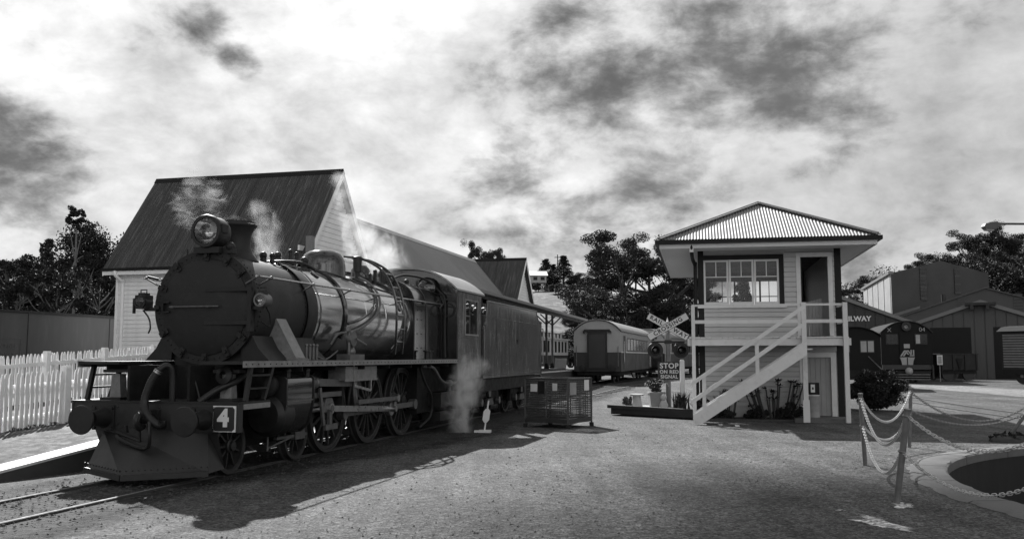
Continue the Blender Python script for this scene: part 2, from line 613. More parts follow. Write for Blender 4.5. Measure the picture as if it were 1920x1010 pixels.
def gravel_mat(name, lo, hi, big_amt=0.35, bump=0.55, fscale=55.0):
    m = bpy.data.materials.new(name)
    m.use_nodes = True
    t = m.node_tree
    t.nodes.clear()
    o = N(t, 'ShaderNodeOutputMaterial')
    p = N(t, 'ShaderNodeBsdfPrincipled')
    t.links.new(p.outputs[0], o.inputs[0])
    c = N(t, 'ShaderNodeTexCoord')
    co = c.outputs['Object']
    a = N(t, 'ShaderNodeTexNoise', i_Scale=fscale, i_Detail=3.0, i_Roughness=0.6)
    b = N(t, 'ShaderNodeTexNoise', i_Scale=0.55, i_Detail=7.0, i_Roughness=0.6)
    d = N(t, 'ShaderNodeTexNoise', i_Scale=7.0, i_Detail=8.0, i_Roughness=0.7)
    v = N(t, 'ShaderNodeTexVoronoi', i_Scale=fscale * 0.65)
    for n in (a, b, d, v):
        t.links.new(co, n.inputs['Vector'])
    fa = maprange(t, a.outputs['Fac'], 0.30, 0.72, 0.0, 1.0, False)
    base = math_node(t, 'ADD', math_node(t, 'MULTIPLY', fa, hi - lo), lo)
    vs = N(t, 'ShaderNodeSeparateColor')
    t.links.new(v.outputs['Color'], vs.inputs[0])
    vv = maprange(t, vs.outputs[0], 0.0, 1.0, 0.40, 1.60, False)
    base = math_node(t, 'MULTIPLY', base, vv)
    fb = maprange(t, b.outputs['Fac'], 0.3, 0.7, 1.0 - big_amt, 1.0 + big_amt, False)
    fd = maprange(t, d.outputs['Fac'], 0.3, 0.7, 0.72, 1.28, False)
    # faint ruts along the yard, and darker damp or oily stains
    mr_ = N(t, 'ShaderNodeMapping')
    mr_.inputs['Rotation'].default_value = (0, 0, 0.45)
    mr_.inputs['Scale'].default_value = (1.5, 0.14, 1.0)
    t.links.new(co, mr_.inputs[0])
    ru = N(t, 'ShaderNodeTexNoise', i_Scale=1.3, i_Detail=5.0, i_Roughness=0.6, i_Distortion=0.4)
    t.links.new(mr_.outputs[0], ru.inputs['Vector'])
    fr_ = maprange(t, ru.outputs['Fac'], 0.34, 0.66, 0.78, 1.2)
    sn = N(t, 'ShaderNodeTexNoise', i_Scale=1.7, i_Detail=9.0, i_Roughness=0.72)
    t.links.new(co, sn.inputs['Vector'])
    fs_ = maprange(t, sn.outputs['Fac'], 0.54, 0.66, 1.0, 0.58)
    sp_ = N(t, 'ShaderNodeTexNoise', i_Scale=19.0, i_Detail=4.0, i_Roughness=0.7)
    t.links.new(co, sp_.inputs['Vector'])
    fk = maprange(t, sp_.outputs['Fac'], 0.60, 0.68, 1.0, 0.5)
    base = math_node(t, 'MULTIPLY', math_node(t, 'MULTIPLY', base, fr_), math_node(t, 'MULTIPLY', fs_, fk))
    col = math_node(t, 'MULTIPLY', math_node(t, 'MULTIPLY', base, fb), fd)
    t.links.new(col, p.inputs['Base Color'])
    p.inputs['Roughness'].default_value = 0.85
    p.inputs['Specular IOR Level'].default_value = 0.25
    h = math_node(t, 'ADD', math_node(t, 'MULTIPLY', a.outputs['Fac'], 0.6), math_node(t, 'ADD', math_node(t, 'MULTIPLY', v.outputs['Distance'], 0.5), math_node(t, 'MULTIPLY', d.outputs['Fac'], 1.2)))
    bp = N(t, 'ShaderNodeBump', i_Strength=bump, i_Distance=0.03)
    t.links.new(h, bp.inputs['Height'])
    t.links.new(bp.outputs[0], p.inputs['Normal'])
    return m


M['gravel'] = gravel_mat('yard_gravel', 0.018, 0.155, 0.35, 0.8, 48.0)
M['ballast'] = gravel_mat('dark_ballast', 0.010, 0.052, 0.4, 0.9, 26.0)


def soft_edge(m, name, lo=0.25, hi=0.6):
    """copy of a gravel material that thins out raggedly where the sheet ends (attribute 'inner')"""
    m = m.copy()
    m.name = name
    t = m.node_tree
    o = [n for n in t.nodes if n.type == 'OUTPUT_MATERIAL'][0]
    p = [n for n in t.nodes if n.type == 'BSDF_PRINCIPLED'][0]
    at_ = N(t, 'ShaderNodeAttribute', attribute_name='inner')
    c = N(t, 'ShaderNodeTexCoord')
    n1 = N(t, 'ShaderNodeTexNoise', i_Scale=2.2, i_Detail=9.0, i_Roughness=0.75)
    t.links.new(c.outputs['Object'], n1.inputs['Vector'])
    v = math_node(t, 'ADD', at_.outputs['Fac'], math_node(t, 'SUBTRACT', n1.outputs['Fac'], 0.5))
    f = maprange(t, v, lo, hi, 0.0, 1.0)
    x = N(t, 'ShaderNodeMixShader')
    tr__ = N(t, 'ShaderNodeBsdfTransparent')
    t.links.new(f, x.inputs[0])
    t.links.new(tr__.outputs[0], x.inputs[1])
    t.links.new(p.outputs[0], x.inputs[2])
    t.links.new(x.outputs[0], o.inputs[0])
    return m


M['ballastshade'] = soft_edge(M['ballast'], 'ballast_shade_edge', 0.2, 0.75)
M['sunlittone'] = gravel_mat('sunlit_gravel_tone', 0.12, 0.28, 0.2, 0.4)
M['sunlitsoft'] = soft_edge(M['sunlittone'], 'sunlit_gravel_tone_edge', 0.2, 0.6)
M['hill'] = gravel_mat('hill_grass', 0.04, 0.11, 0.5, 0.2, 0.9)

g = B()
radii = [TT_R - 0.02] + [TT_R + 0.5 * (1.085 ** i - 1) / 0.085 for i in range(1, 70)] + [1500, 4500]
na = 128
for rr in radii:
    for j in range(na):
        an = 2 * math.pi * j / na
        X, Y = TT.x + rr * math.cos(an), TT.y + rr * math.sin(an)
        zz_ = ground_z(X, Y)
        if rr > TT_R + 0.3 and rr < 60:
            zz_ += 0.0
        g.v.append((X, Y, zz_))
for i in range(len(radii) - 1):
    for j in range(na):
        a_, b_ = i * na + j, i * na + (j + 1) % na
        g.f.append((a_, b_, b_ + na, a_ + na))
o = g.build('ground', M['gravel'])
tag(o, 'grey gravel yard in front of the locomotive and the signal box', kind='structure')


def sheet(name, pts, m, lift, label, soft=False):
    """flat patch following the ground; pts is a list of left/right edge pairs"""
    s = B()
    for (l, r_) in pts:
        for k in range(5):
            X = l[0] + (r_[0] - l[0]) * k / 4
            Y = l[1] + (r_[1] - l[1]) * k / 4
            s.v.append((X, Y, ground_z(X, Y) + lift))
    for i in range(len(pts) - 1):
        for k in range(4):
            a_ = i * 5 + k
            s.f.append((a_, a_ + 1, a_ + 6, a_ + 5))
    ob = s.build(name, m)
    if soft:
        at_ = ob.data.attributes.new('inner', 'FLOAT', 'POINT')
        at_.data.foreach_set('value', [(0.0, 0.75, 1.0, 0.75, 0.0)[i % 5] for i in range(len(ob.data.vertices))])
    return tag(ob, label, kind='structure')


# ballast under the main track, widened right to paint the engine's shadow darker
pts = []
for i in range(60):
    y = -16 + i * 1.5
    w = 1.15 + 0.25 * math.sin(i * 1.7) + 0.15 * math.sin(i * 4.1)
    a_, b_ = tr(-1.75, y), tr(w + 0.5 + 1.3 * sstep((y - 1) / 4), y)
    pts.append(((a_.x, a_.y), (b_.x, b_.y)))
sheet('ballast_shade_bed', pts, M['ballastshade'], 0.005, 'dark oily ballast strip under the locomotive track, widened to deepen the engine shadow', True)
# band beyond the turntable, painted pale to look like sunlit gravel
edge = [((20.2, 49.5), (18.4, 44.0)), ((22.5, 47.0), (19.2, 37.5)), ((24.0, 43.5), (19.3, 33.2)), ((26.0, 41.0), (19.8, 31.2)), ((30.0, 38.5), (24.0, 27.0)), ((36, 36), (30, 24))]
sheet('path', edge, M['sunlitsoft'], 0.006, 'gravel band painted pale like sunlit ground beyond the turntable', True)


def rail_line(parent, P, name='rail'):
    """P: list of (X,Y) points in world; the head of the rail stands 3 cm above the gravel"""
    b = B()
    pr = [(-0.035, -0.1), (0.035, -0.1), (0.035, 0.0), (-0.035, 0.0)]
    n = len(P)
    for i, (X, Y) in enumerate(P):
        q = Vector(P[min(i + 1, n - 1)]) - Vector(P[max(i - 1, 0)])
        q.normalize()
        s = Vector((q.y, -q.x))
        for (u, v) in pr:
            b.v.append((X + s.x * u, Y + s.y * u, ground_z(X, Y) + 0.03 + v))
    for i in range(n - 1):
        for k in range(4):
            a_, c_ = i * 4 + k, i * 4 + (k + 1) % 4
            b.f.append((a_, c_, c_ + 4, a_ + 4))
    ob = b.build(name, M['rail'], parent, angle=20)
    t = B()
    for i, (X, Y) in enumerate(P):
        q = Vector(P[min(i + 1, n - 1)]) - Vector(P[max(i - 1, 0)])
        q.normalize()
        s = Vector((q.y, -q.x))
        for u in (-0.016, 0.016):
            t.v.append((X + s.x * u, Y + s.y * u, ground_z(X, Y) + 0.033))
    for i in range(n - 1):
        t.f.append((i * 2, i * 2 + 1, i * 2 + 3, i * 2 + 2))
    t.build('rail_head', M['railtop'], ob)
    return ob


def track(label, centre, sleepers=True):
    t = thing('railway_track', label, 'railway track', (0, 0, 0))
    n = len(centre)
    L, Rr = [], []
    for i in range(n):
        q = (Vector(centre[min(i + 1, n - 1)]) - Vector(centre[max(i - 1, 0)])).normalized()
        s = Vector((q.y, -q.x)) * 0.5335
        L.append((centre[i][0] - s.x, centre[i][1] - s.y))
        Rr.append((centre[i][0] + s.x, centre[i][1] + s.y))
    rail_line(t, L)
    rail_line(t, Rr)
    if sleepers:
        sm = B().box(-1.0, 1.0, -0.11, 0.11, -0.12, 0.0).mesh('sleeper', M['sleeper'], smooth=False)
        acc_ = 0.0
        for i in range(n - 1):
            p, q = Vector(centre[i]), Vector(centre[i + 1])
            d = (q - p)
            m_ = int(d.length / 0.75)
            for k in range(m_):
                c_ = p + d * (k / m_)
                place('sleeper', sm, t, (c_.x, c_.y, ground_z(c_.x, c_.y) + 0.024), (0, 0, math.atan2(d.y, d.x) - math.pi / 2))
    return t


mainline = [(tr(0, y).x, tr(0, y).y) for y in np.arange(-16, 36, 2.0)]
track('railway track the black steam locomotive stands on', mainline, sleepers=False)
farline = [(tr(0, y).x, tr(0, y).y) for y in np.arange(36, 58, 2.0)]
yawc = 14.3
while yawc < 40:
    yawc += 2.0
    farline.append((farline[-1][0] + 2 * math.sin(R(yawc)), farline[-1][1] + 2 * math.cos(R(yawc))))
track('railway track under the cream and dark passenger carriage', farline, sleepers=False)
side = [(1.35 + 0.285 * (Y - 33), Y) for Y in np.arange(31, 75, 2.0)]
side = [(X + 0.002 * (Y - 31) ** 2, Y) for X, Y in side]
track('siding track with two bright rails curving past the garden bed', side)
ttl = [(13.55 + 0.07 * (Y - 18.2), Y) for Y in np.arange(18.3, 60, 2.0)]
track('railway track leading from the turntable towards the sheds', ttl, sleepers=False)


# ---- platform with its ramp down to the near end
def edge_z(y):
    return max(-0.05, min(0.9, 0.28 + 0.13 * y))


def edge_x(y):
    return -1.4 - 0.19 * max(0.0, 1.65 - y)


def back_z(y):
    return max(0.05, min(0.9, 0.33 + 0.035 * y if y < 6 else 0.54 + (y - 6) * 0.055))


def plat_z(x, y):
    e, b_ = edge_z(y), back_z(y)
    c_ = max(0.3, min(0.9, 0.5 + 0.05 * (y - 4.5)))
    if x > -1.79:
        return e
    if x > -4.3:
        return e + (b_ - e) * (-1.78 - x) / 2.52
    if x > -8:
        return b_ + (c_ - b_) * (-4.3 - x) / 3.7
    return c_


xs = [-1.4, -1.78, -2.4, -3.0, -4.3, -5.5, -7, -8, -12, -17]
ys = list(np.arange(-5.0, 47.1, 1.0))
pb = B()
for y in ys:
    p = tr(edge_x(y), y)
    pb.v.append((p.x, p.y, -0.15))
    for k, x in enumerate(xs):
        z = plat_z(x, y)
        if k < 4:
            x += edge_x(y) + 1.4
        p = tr(x, y, z)
        pb.v.append(tuple(p))
    p = tr(-20, y)
    pb.v.append((p.x, p.y, -0.15))
m_ = len(xs) + 2
for i in range(len(ys) - 1):
    for k in range(m_ - 1):
        a_ = i * m_ + k
        pb.f.append((a_, a_ + 1, a_ + m_ + 1, a_ + m_))
pb.f.append(tuple(range((len(ys) - 1) * m_, len(ys) * m_)))
pb.f.append(tuple(range(0, m_)))
tag(pb.build('platform', M['platform'], angle=25), 'asphalt station platform ramping down beside the locomotive', kind='structure')
kb = B()
for y in ys:
    e = edge_z(y)
    dx_ = edge_x(y) + 1.4
    for (x, z) in ((-1.39 + dx_, e - 0.03), (-1.39 + dx_, e + 0.006), (-1.76 + dx_, e + 0.006)):
        kb.v.append(tuple(tr(x, y, z)))
for i in range(len(ys) - 1):
    for k in range(2):
        a_ = i * 3 + k
        kb.f.append((a_, a_ + 1, a_ + 4, a_ + 3))
tag(kb.build('platform_edge', M['kerbwhite'], angle=25), 'white painted edge strip of the station platform', kind='structure')

# ---- turntable pit
t = thing('turntable_pit', 'round sunken turntable pit with a pale concrete rim behind the chains', 'turntable pit', TT)
nseg = 26
for k in range(nseg):
    a0, a1 = 2 * math.pi * k / nseg + 0.002, 2 * math.pi * (k + 1) / nseg - 0.002
    b = B()
    for j in range(17):
        an = a0 + (a1 - a0) * j / 16
        wob = 0.025 * math.sin(an * 31) + 0.02 * math.sin(an * 77 + 1) + 0.012 * math.sin(an * 153)
        for (rr, z) in ((TT_R + 0.02 + wob, -0.2), (TT_R + 0.02 + wob, -0.022), (TT_R - 0.05, 0.0), (TT_R - 0.46 + wob * .5, 0.004), (TT_R - 0.5, -0.02), (TT_R - 0.5, -0.14)):
            b.v.append((rr * math.cos(an), rr * math.sin(an), z))
    for j in range(16):
        for i in range(5):
            a_ = j * 6 + i
            b.f.append((a_, a_ + 1, a_ + 7, a_ + 6))
    b.f.append(tuple(range(6)))
    b.f.append(tuple(range(96, 102)))
    b.build('rim_block', M['concrete'], t, angle=30)
b = B().lathe([(TT_R - 0.485, -0.13), (TT_R - 0.485, -1.35)], n=128)
b.build('pit_wall', M['pitwall'], t)
B().lathe([(TT_R - 0.4, -1.34), (0.01, -1.3)], n=96).build('pit_floor', M['ballast'], t)
B().lathe([(TT_R - 1.25, -1.3), (TT_R - 1.25, -1.2), (TT_R - 1.18, -1.2), (TT_R - 1.18, -1.3)], n=128).build('ring_rail', M['rail'], t)
b = B()
for k in range(90):
    an = 2 * math.pi * k / 90
    c_ = Vector((math.cos(an), math.sin(an), 0))
    b.bar(c_ * (TT_R - 1.6) + V(0, 0, -1.29), c_ * (TT_R - 0.8) + V(0, 0, -1.29), 0.2, 0.1)
s_ = b.build('ring_sleepers', M['sleeper'], t)
s_['kind'] = 'stuff'
tb = B()
tb.box(-0.62, -0.5, -6.2, 6.2, -1.0, 0.02).box(0.5, 0.62, -6.2, 6.2, -1.0, 0.02).box(-0.5, 0.5, -6.0, 6.0, -0.5, -0.42)
tbo = tb.build('bridge_girder', M['frame'], t)
tbo.rotation_euler = (0, 0, R(-62))

# pale patches by the chain post, painted for a puddle's sky reflection
M['patch'] = soft_edge(gravel_mat('pale_puddle_glint', 0.30, 0.8, 0.4, 0.4, 30.0), 'pale_puddle_glint_edge', 0.25, 0.4)


def puddle_glint_patch(cx, cy, rx, ry, rot, seed, label):
    rnd = random.Random(seed)
    b = B()
    n = 40
    ph = [rnd.random() * 6 for _ in range(5)]
    b.v.append((0, 0, 0))
    for j in range(n):
        an = 2 * math.pi * j / n
        q = 1 + 0.22 * math.sin(2 * an + ph[0]) + 0.2 * math.sin(3 * an + ph[1]) + 0.13 * math.sin(5 * an + ph[2]) + 0.09 * math.sin(9 * an + ph[3]) + 0.06 * math.sin(14 * an + ph[4])
        x, y = rx * q * math.cos(an), ry * q * math.sin(an)
        b.v.append((x * math.cos(rot) - y * math.sin(rot), x * math.sin(rot) + y * math.cos(rot), 0))
    for j in range(n):
        b.f.append((0, 1 + j, 1 + (j + 1) % n))
    ob = b.build('puddle_glint_patch', M['patch'])
    at_ = ob.data.attributes.new('inner', 'FLOAT', 'POINT')
    at_.data.foreach_set('value', [0.75] + [0.0] * (len(ob.data.vertices) - 1))
    ob.location = (cx, cy, ground_z(cx, cy) + 0.006)
    tag(ob, label, kind='structure')


puddle_glint_patch(3.66, 9.40, 0.56, 0.30, R(96), 3, 'pale broken patch painted as a puddle glint in the gravel in front of the leaning chain post')
puddle_glint_patch(4.36, 10.50, 0.32, 0.20, R(70), 8, 'small pale patch painted as a puddle glint round the foot of the leaning chain post')
puddle_glint_patch(3.55, 10.15, 0.10, 0.05, R(20), 5, 'tiny pale fleck painted as a puddle glint behind the larger patch')

# ================================================================== STATION
BOARD = {}


def board_mesh(L, pitch, m, th=0.030):
    key = (round(L, 3), pitch, m.name)
    if key not in BOARD:
        b = B()
        vs = []
        for x in (0, L):
            vs += [(x, 0, 0.014), (x, -th, 0.017), (x, -th + 0.006, pitch - 0.002), (x, 0, pitch + 0.002)]
        b.add(vs, [(0, 1, 5, 4), (1, 2, 6, 5), (2, 3, 7, 6), (0, 3, 2, 1), (4, 5, 6, 7)])
        BOARD[key] = b.mesh('weatherboard', m, smooth=False)
    return BOARD[key]


def boards(parent, u0, u1, z0, z1, pitch, pos, rz, m, openings=(), clip=None):
    """clapboards; pos(u, z) gives the start point of a board in the parent's frame"""
    n = int(round((z1 - z0) / pitch))
    for i in range(n):
        z = z0 + i * pitch
        zc = z + pitch / 2
        spans = [clip(z + pitch)] if clip else [(u0, u1)]
        for (a, b_, c_, d) in openings:
            if c_ < zc < d:
                ns = []
                for (s, e) in spans:
                    if b_ <= s or a >= e:
                        ns.append((s, e))
                        continue
                    if a > s:
                        ns.append((s, a))
                    if b_ < e:
                        ns.append((b_, e))
                spans = ns
        for (s, e) in spans:
            if e - s > 0.04:
                place('weatherboard', board_mesh(e - s, pitch, m), parent, pos(s, z), (0, 0, rz))


def corr(name, m, parent, org, xd, ud, w, f0, f1, pitch=0.076, amp=0.010, seg=4, mids=1):
    o_, xd, ud = Vector(org), Vector(xd).normalized(), Vector(ud).normalized()
    nn = xd.cross(ud).normalized()
    if nn.z < 0:
        nn = -nn
    n = max(2, int(w / pitch) * seg)
    b = B()
    k = mids + 1
    for i in range(n + 1):
        x = w * i / n
        h = amp * math.cos(2 * math.pi * x / pitch)
        a, c_ = f0(x), f1(x)
        for j in range(k):
            b.v.append(tuple(o_ + xd * x + ud * (a + (c_ - a) * j / (k - 1)) + nn * h))
    for i in range(n):
        for j in range(k - 1):
            q = i * k + j
            b.f.append((q, q + k, q + k + 1, q + 1))
    return b.build(name, m, parent, angle=75)


st = thing('station_building', 'long white weatherboard railway station with steep rusty iron roofs behind the locomotive', 'railway station', TO, TRZ)


def wing(yc, half, xg, xl, ez, rz_, front_boards, ridge_label=None):
    """cross wing: ridge along x from xl to xg, gable end facing the track"""
    slope = (rz_ - ez) / half
    L = math.hypot(half, rz_ - ez)
    ud = (0, half / L, (rz_ - ez) / L)
    corr('roof', M['iron_roof'], st, (xl, yc - half, ez), (1, 0, 0), ud, xg - xl, lambda x: 0, lambda x: L)
    corr('roof', M['iron_roof'], st, (xl, yc + half, ez), (1, 0, 0), (0, -half / L, (rz_ - ez) / L), xg - xl, lambda x: 0, lambda x: L, seg=2)
    # ridge capping and barge boards
    b = B()
    b.prism([(-0.11, -0.11 * slope + 0.03), (0, 0.05), (0.11, -0.11 * slope + 0.03), (0.11, -0.11 * slope), (0, 0.02), (-0.11, -0.11 * slope)], lambda u, v, w: (w, yc + u, rz_ + v), xl - 0.02, xg + 0.02)
    b.build('ridge_cap', M['darktrim'], st)
    for sgn in (-1, 1):
        for xx in (xg - 0.01, xl - 0.03):
            bb = B()
            bb.prism([(0, -0.03), (sgn * half, ez - rz_ - 0.03), (sgn * half, ez - rz_ - 0.24), (0, -0.26)], lambda u, v, w: (w, yc + u, rz_ + v), xx, xx + 0.04)
            bb.build('barge_board', M['white'], st)
    wx = xg - 0.3
    wl_, wy = xl + 0.33, half - 0.33
    # wall body (core behind the boards)
    c = B()
    c.prism([(-wy, 0.2), (wy, 0.2), (wy, ez + 0.2), (0, rz_ - 0.12), (-wy, ez + 0.2)], lambda u, v, w: (w, yc + u, v), wl_, wx)
    c.build('wall', M['cream'], st, smooth=False)
    # gable boards
    boards(st, 0, 0, 5.0, rz_ - 0.3, 0.165, lambda u, z: (wx, u, z), R(90), M['cream'], clip=lambda z: (yc - (rz_ - z) / slope + 0.02, yc + (rz_ - z) / slope - 0.02))
    boards(st, yc - wy, yc + wy, 0.95, 4.9, 0.165, lambda u, z: (wx, u, z), R(90), M['cream'])
    B().box(wx, wx + 0.06, yc - half + 0.1, yc + half - 0.1, 4.86, 5.02).build('gable_trim', M['white'], st)
    if front_boards:
        boards(st, wl_, wx, 0.6, ez - 0.14, 0.1365, lambda u, z: (u, yc - wy, z), 0, M['cream'])
    for sgn in (-1, 1):
        B().box(xl + 0.02, xg - 0.02, yc + sgn * half - 0.025, yc + sgn * half + 0.025, ez - 0.21, ez - 0.035).build('fascia', M['white'], st)
        g_ = B()
        g_.prism([(-0.06, 0.0), (-0.055, -0.06), (0.0, -0.09), (0.055, -0.06), (0.06, 0.0)], lambda u, v, w: (w, yc + sgn * (half + 0.06) + u, ez - 0.0 + v), xl, xg)
        g_.build('gutter', M['darktrim'], st)
        s = B().box(xl + 0.02, xg - 0.02, min(yc + sgn * half, yc + sgn * wy), max(yc + sgn * half, yc + sgn * wy), ez - 0.16, ez - 0.13)
        s.build('soffit', M['white'], st)
    # corner boards
    for (cx, cy) in ((wl_, yc - wy), (wx, yc - wy), (wx, yc + wy)):
        B().box(cx - 0.05, cx + 0.05, cy - 0.05, cy + 0.05, 0.3, ez - 0.16).build('corner_board', M['white'], st)
    return wl_, yc - wy


wl0, wy0 = wing(16.45, 2.60, -5.33, -12.46, 4.44, 7.82, True)
wing(42.9, 2.60, -5.33, -12.3, 4.44, 7.58, False)
# downpipe at the near corner
b = B()
b.tube(smooth_path([(wl0 + 0.16, 13.80, 4.36), (wl0 + 0.16, 13.82, 4.22), (wl0 + 0.22, 14.08, 4.02), (wl0 + 0.22, 14.12, 3.8), (wl0 + 0.22, 14.12, 0.55)], 6), 0.055, 10)
b.build('downpipe', M['white'], st)
# main range parallel to the track
mr, mz, ex, ezm = -8.6, 7.52, -5.35, 4.42
L = math.hypot(mr - ex, mz - ezm)
corr('roof', mat('paler_roof_iron', 0.066, 0.7, var=0.16, scale=1.0, streak=(0.35, 5.0, 0.35), dirt=0.15, dirt_sheen_v=0.16, spec=0.3), st, (ex, 16.75, ezm), (0, 1, 0), ((mr - ex) / L, 0, (mz - ezm) / L), 26.1, lambda x: 0, lambda x: L, seg=3, pitch=0.152)
corr('roof', M['iron_roof_side'], st, (2 * mr - ex, 16.75, ezm), (0, 1, 0), ((ex - mr) / L, 0, (mz - ezm) / L), 26.1, lambda x: 0, lambda x: L, seg=2, pitch=0.152)
b = B().prism([(-0.2, -0.17), (0, 0.04), (0.2, -0.17), (0.2, -0.2), (0, 0.01), (-0.2, -0.2)], lambda u, v, w: (mr + u, w, mz + v), 16.7, 42.9)
b.build('ridge_cap', M['hipcap'], st)
B().box(-11.5, -5.7, 18.5, 41.0, 0.5, 4.4).build('wall', M['cream'], st, smooth=False)
for k in range(6):
    y = 20.5 + k * 3.4
    B().box(-5.69, -5.64, y, y + 1.0, 1.2 if k % 2 else 0.9, 3.2).build('door' if k % 2 == 0 else 'window', M['darktrim'], st, smooth=False)
# awning over the platform, its gutter and posts
def cz(y):
    return 4.10 - 0.0082 * (y - 13.5)


b = B()
for y in (14.4, 44.0):
    b.v += [(-5.5, y, 4.60), (-1.86, y, cz(y)), (-1.86, y, cz(y) - 0.06), (-5.5, y, 4.54)]
b.f += [(0, 1, 5, 4), (1, 2, 6, 5), (2, 3, 7, 6), (3, 0, 4, 7), (0, 3, 2, 1), (4, 5, 6, 7)]
b.build('awning_roof', M['iron_roof_side'], st, smooth=False)
b = B()
for y in (14.4, 44.0):
    z = cz(y)
    b.v += [(-1.86, y, z + 0.03), (-1.74, y, z + 0.03), (-1.74, y, z - 0.08), (-1.80, y, z - 0.11), (-1.86, y, z - 0.08)]
b.f += [tuple(range(5)), tuple(range(9, 4, -1))] + [(i, (i + 1) % 5, (i + 1) % 5 + 5, i + 5) for i in range(5)]
b.build('awning_gutter', M['hipcap'], st, smooth=False)
b = B()
for y in (14.4, 44.0):
    z = cz(y)
    b.v += [(-1.90, y, z - 0.085), (-1.87, y, z - 0.085), (-1.87, y, z - 0.26), (-1.90, y, z - 0.26)]
b.f += [(0, 1, 5, 4), (1, 2, 6, 5), (2, 3, 7, 6), (3, 0, 4, 7), (0, 3, 2, 1), (4, 5, 6, 7)]
b.build('awning_fascia', M['darktrim'], st, smooth=False)
B().prism([(-5.4, 4.62), (-1.8, cz(14.4) + 0.02), (-1.8, cz(14.4) - 0.2), (-5.4, 4.36)], lambda u, v, w: (u, w, v), 14.30, 14.36).build('awning_end_board', M['white'], st, smooth=False)
for y in (17.0, 22.5, 28.0, 33.5, 41.9, 46.0 - 1.2):
    y = min(y, 43.6)
    pz = 0.88
    po = B().box(-3.93, -3.81, y - 0.06, y + 0.06, pz, 4.22).build('awning_post', M['hipcap'], st, smooth=False)
    B().prism([(-0.15, 0), (0.15, 0), (0.08, 0.34), (-0.08, 0.34)], lambda u, v, w: (-3.87 + u, y + w, pz + v), -0.12, 0.12).build('post_plinth', M['black'], po, smooth=False)
    br = B()
    for sgn in (-1, 1):
        br.bar((-3.87 + sgn * 0.05, y, 3.55), (-3.87 + sgn * 0.75, y, 4.2), 0.07)
    build_each(br, 'bracket', M['hipcap'], po, smooth=False)
b = B()
for y in np.arange(15, 44, 1.6):
    b.bar((-5.5, y, 4.50), (-1.95, y, cz(y) - 0.1), 0.07, 0.1)
o = build_each(b, 'awning_rafter', M['darktrim'], st, smooth=False)
# stove flue by the gable, small chimney on the far wing
B().box(-5.32, -5.12, 13.86, 14.06, 3.9, 5.28).build('flue', M['hipcap'], st, smooth=False)
B().box(-7.2, -6.9, 42.75, 43.05, 7.45, 7.85).box(-7.14, -6.96, 42.8, 43.0, 7.85, 8.02).build('chimney', M['darktrim'], st, smooth=False)

# ================================================================== PICKET FENCES
def picket_mesh(h, w=0.072, t=0.02):
    return B().prism([(-w / 2, 0), (w / 2, 0), (w / 2, h - 0.085), (w * 0.22, h - 0.012), (0, h), (-w * 0.22, h - 0.012), (-w / 2, h - 0.085)], lambda u, v, q: (q, u, v), -t / 2, t / 2).mesh('picket', M['white'], smooth=False)


def fence(label, x, y0, y1, zb, h, spacing, rail_dx, post_step, post_h, dark_every=0, px_off=0.0):
    f_ = thing('picket_fence', label, 'picket fence', TO, TRZ, 'picket fences')
    pm = picket_mesh(h)
    n = int((y1 - y0) / spacing)
    rnd = random.Random(int(y0 * 10))
    for i in range(n + 1):
        y = y0 + i * spacing
        place('picket', pm, f_, (x + rnd.uniform(-.004, .004), y + rnd.uniform(-.006, .006), zb(y) + rnd.uniform(-.012, .012)), (rnd.gauss(0, .016), rnd.gauss(0, .012), rnd.uniform(-.06, .06)))
    for rz_ in (0.22, h - 0.24):
        b = B()
        for y in np.arange(y0 - 0.1, y1 + 0.11, 0.5):
            pass
        b.bar((x + rail_dx, y0 - 0.1, zb(y0) + rz_), (x + rail_dx, y1 + 0.1, zb(y1) + rz_), 0.04, 0.085)
        b.build('fence_rail', M['white'], f_, smooth=False)
    k = 0
    y = y0 + 0.35
    while y < y1 + 0.1:
        b = B()
        w = 0.058
        b.box(x + px_off - w, x + px_off + w, y - w, y + w, zb(y) - 0.25, zb(y) + post_h)
        b.prism([(-w - 0.012, 0), (w + 0.012, 0), (w * .7, 0.05), (-w * .7, 0.05)], lambda u, v, q: (x + px_off + u, y + q, zb(y) + post_h + v), -w - 0.012, w + 0.012)
        b.build('fence_post', M['white'], f_, smooth=False)
        y += post_step
    return f_


fence('white picket fence nearer the track, standing along the platform ramp', -4.30, 0.35, 7.0, lambda y: 0.335 + 0.036 * (y - 1.2), 0.99, 0.115, -0.06, 1.96, 1.02, px_off=-0.02)
fence('white picket fence set further back, before the dark goods wagon and station wall', -8.0, 4.0, 12.0, lambda y: 0.50 + 0.052 * (y - 4.5), 1.10, 0.107, 0.06, 1.96, 1.10, px_off=0.09)

# ================================================================== GOODS WAGON at the far left
gw = thing('goods_wagon', 'long dark steel sided goods wagon behind the picket fences at the far left', 'goods wagon', TO, TRZ)
B().box(-15.9, -13.5, 4.5, 22.0, 0.95, 2.93).build('body', M['goodsvan'], gw, smooth=False)
B().box(-15.95, -13.45, 4.45, 22.05, 2.93, 3.0).build('top_rail', M['wagon'], gw, smooth=False)
for y in (8.2, 11.9, 15.6, 19.3):
    B().box(-13.5, -13.488, y, y + 0.02, 0.97, 2.9).build('panel_seam', M['wagon'], gw, smooth=False)
B().box(-15.5, -13.8, 4.7, 21.8, 0.75, 0.95).build('underframe', M['frame'], gw, smooth=False)
for y in (6.2, 8.0, 18.5, 20.3):
    for x in (-14.0, -15.2):
        B().cyl((x - 0.06, y, 0.42), (x + 0.06, y, 0.42), 0.42, 20).build('wheel', M['wheel'], gw)
fr = B()
for (a, b_, c_, d) in ((10.35, 11.65, 2.16, 2.175), (10.35, 11.65, 1.5, 1.515)):
    fr.box(-13.494, -13.49, a, b_, c_, d)
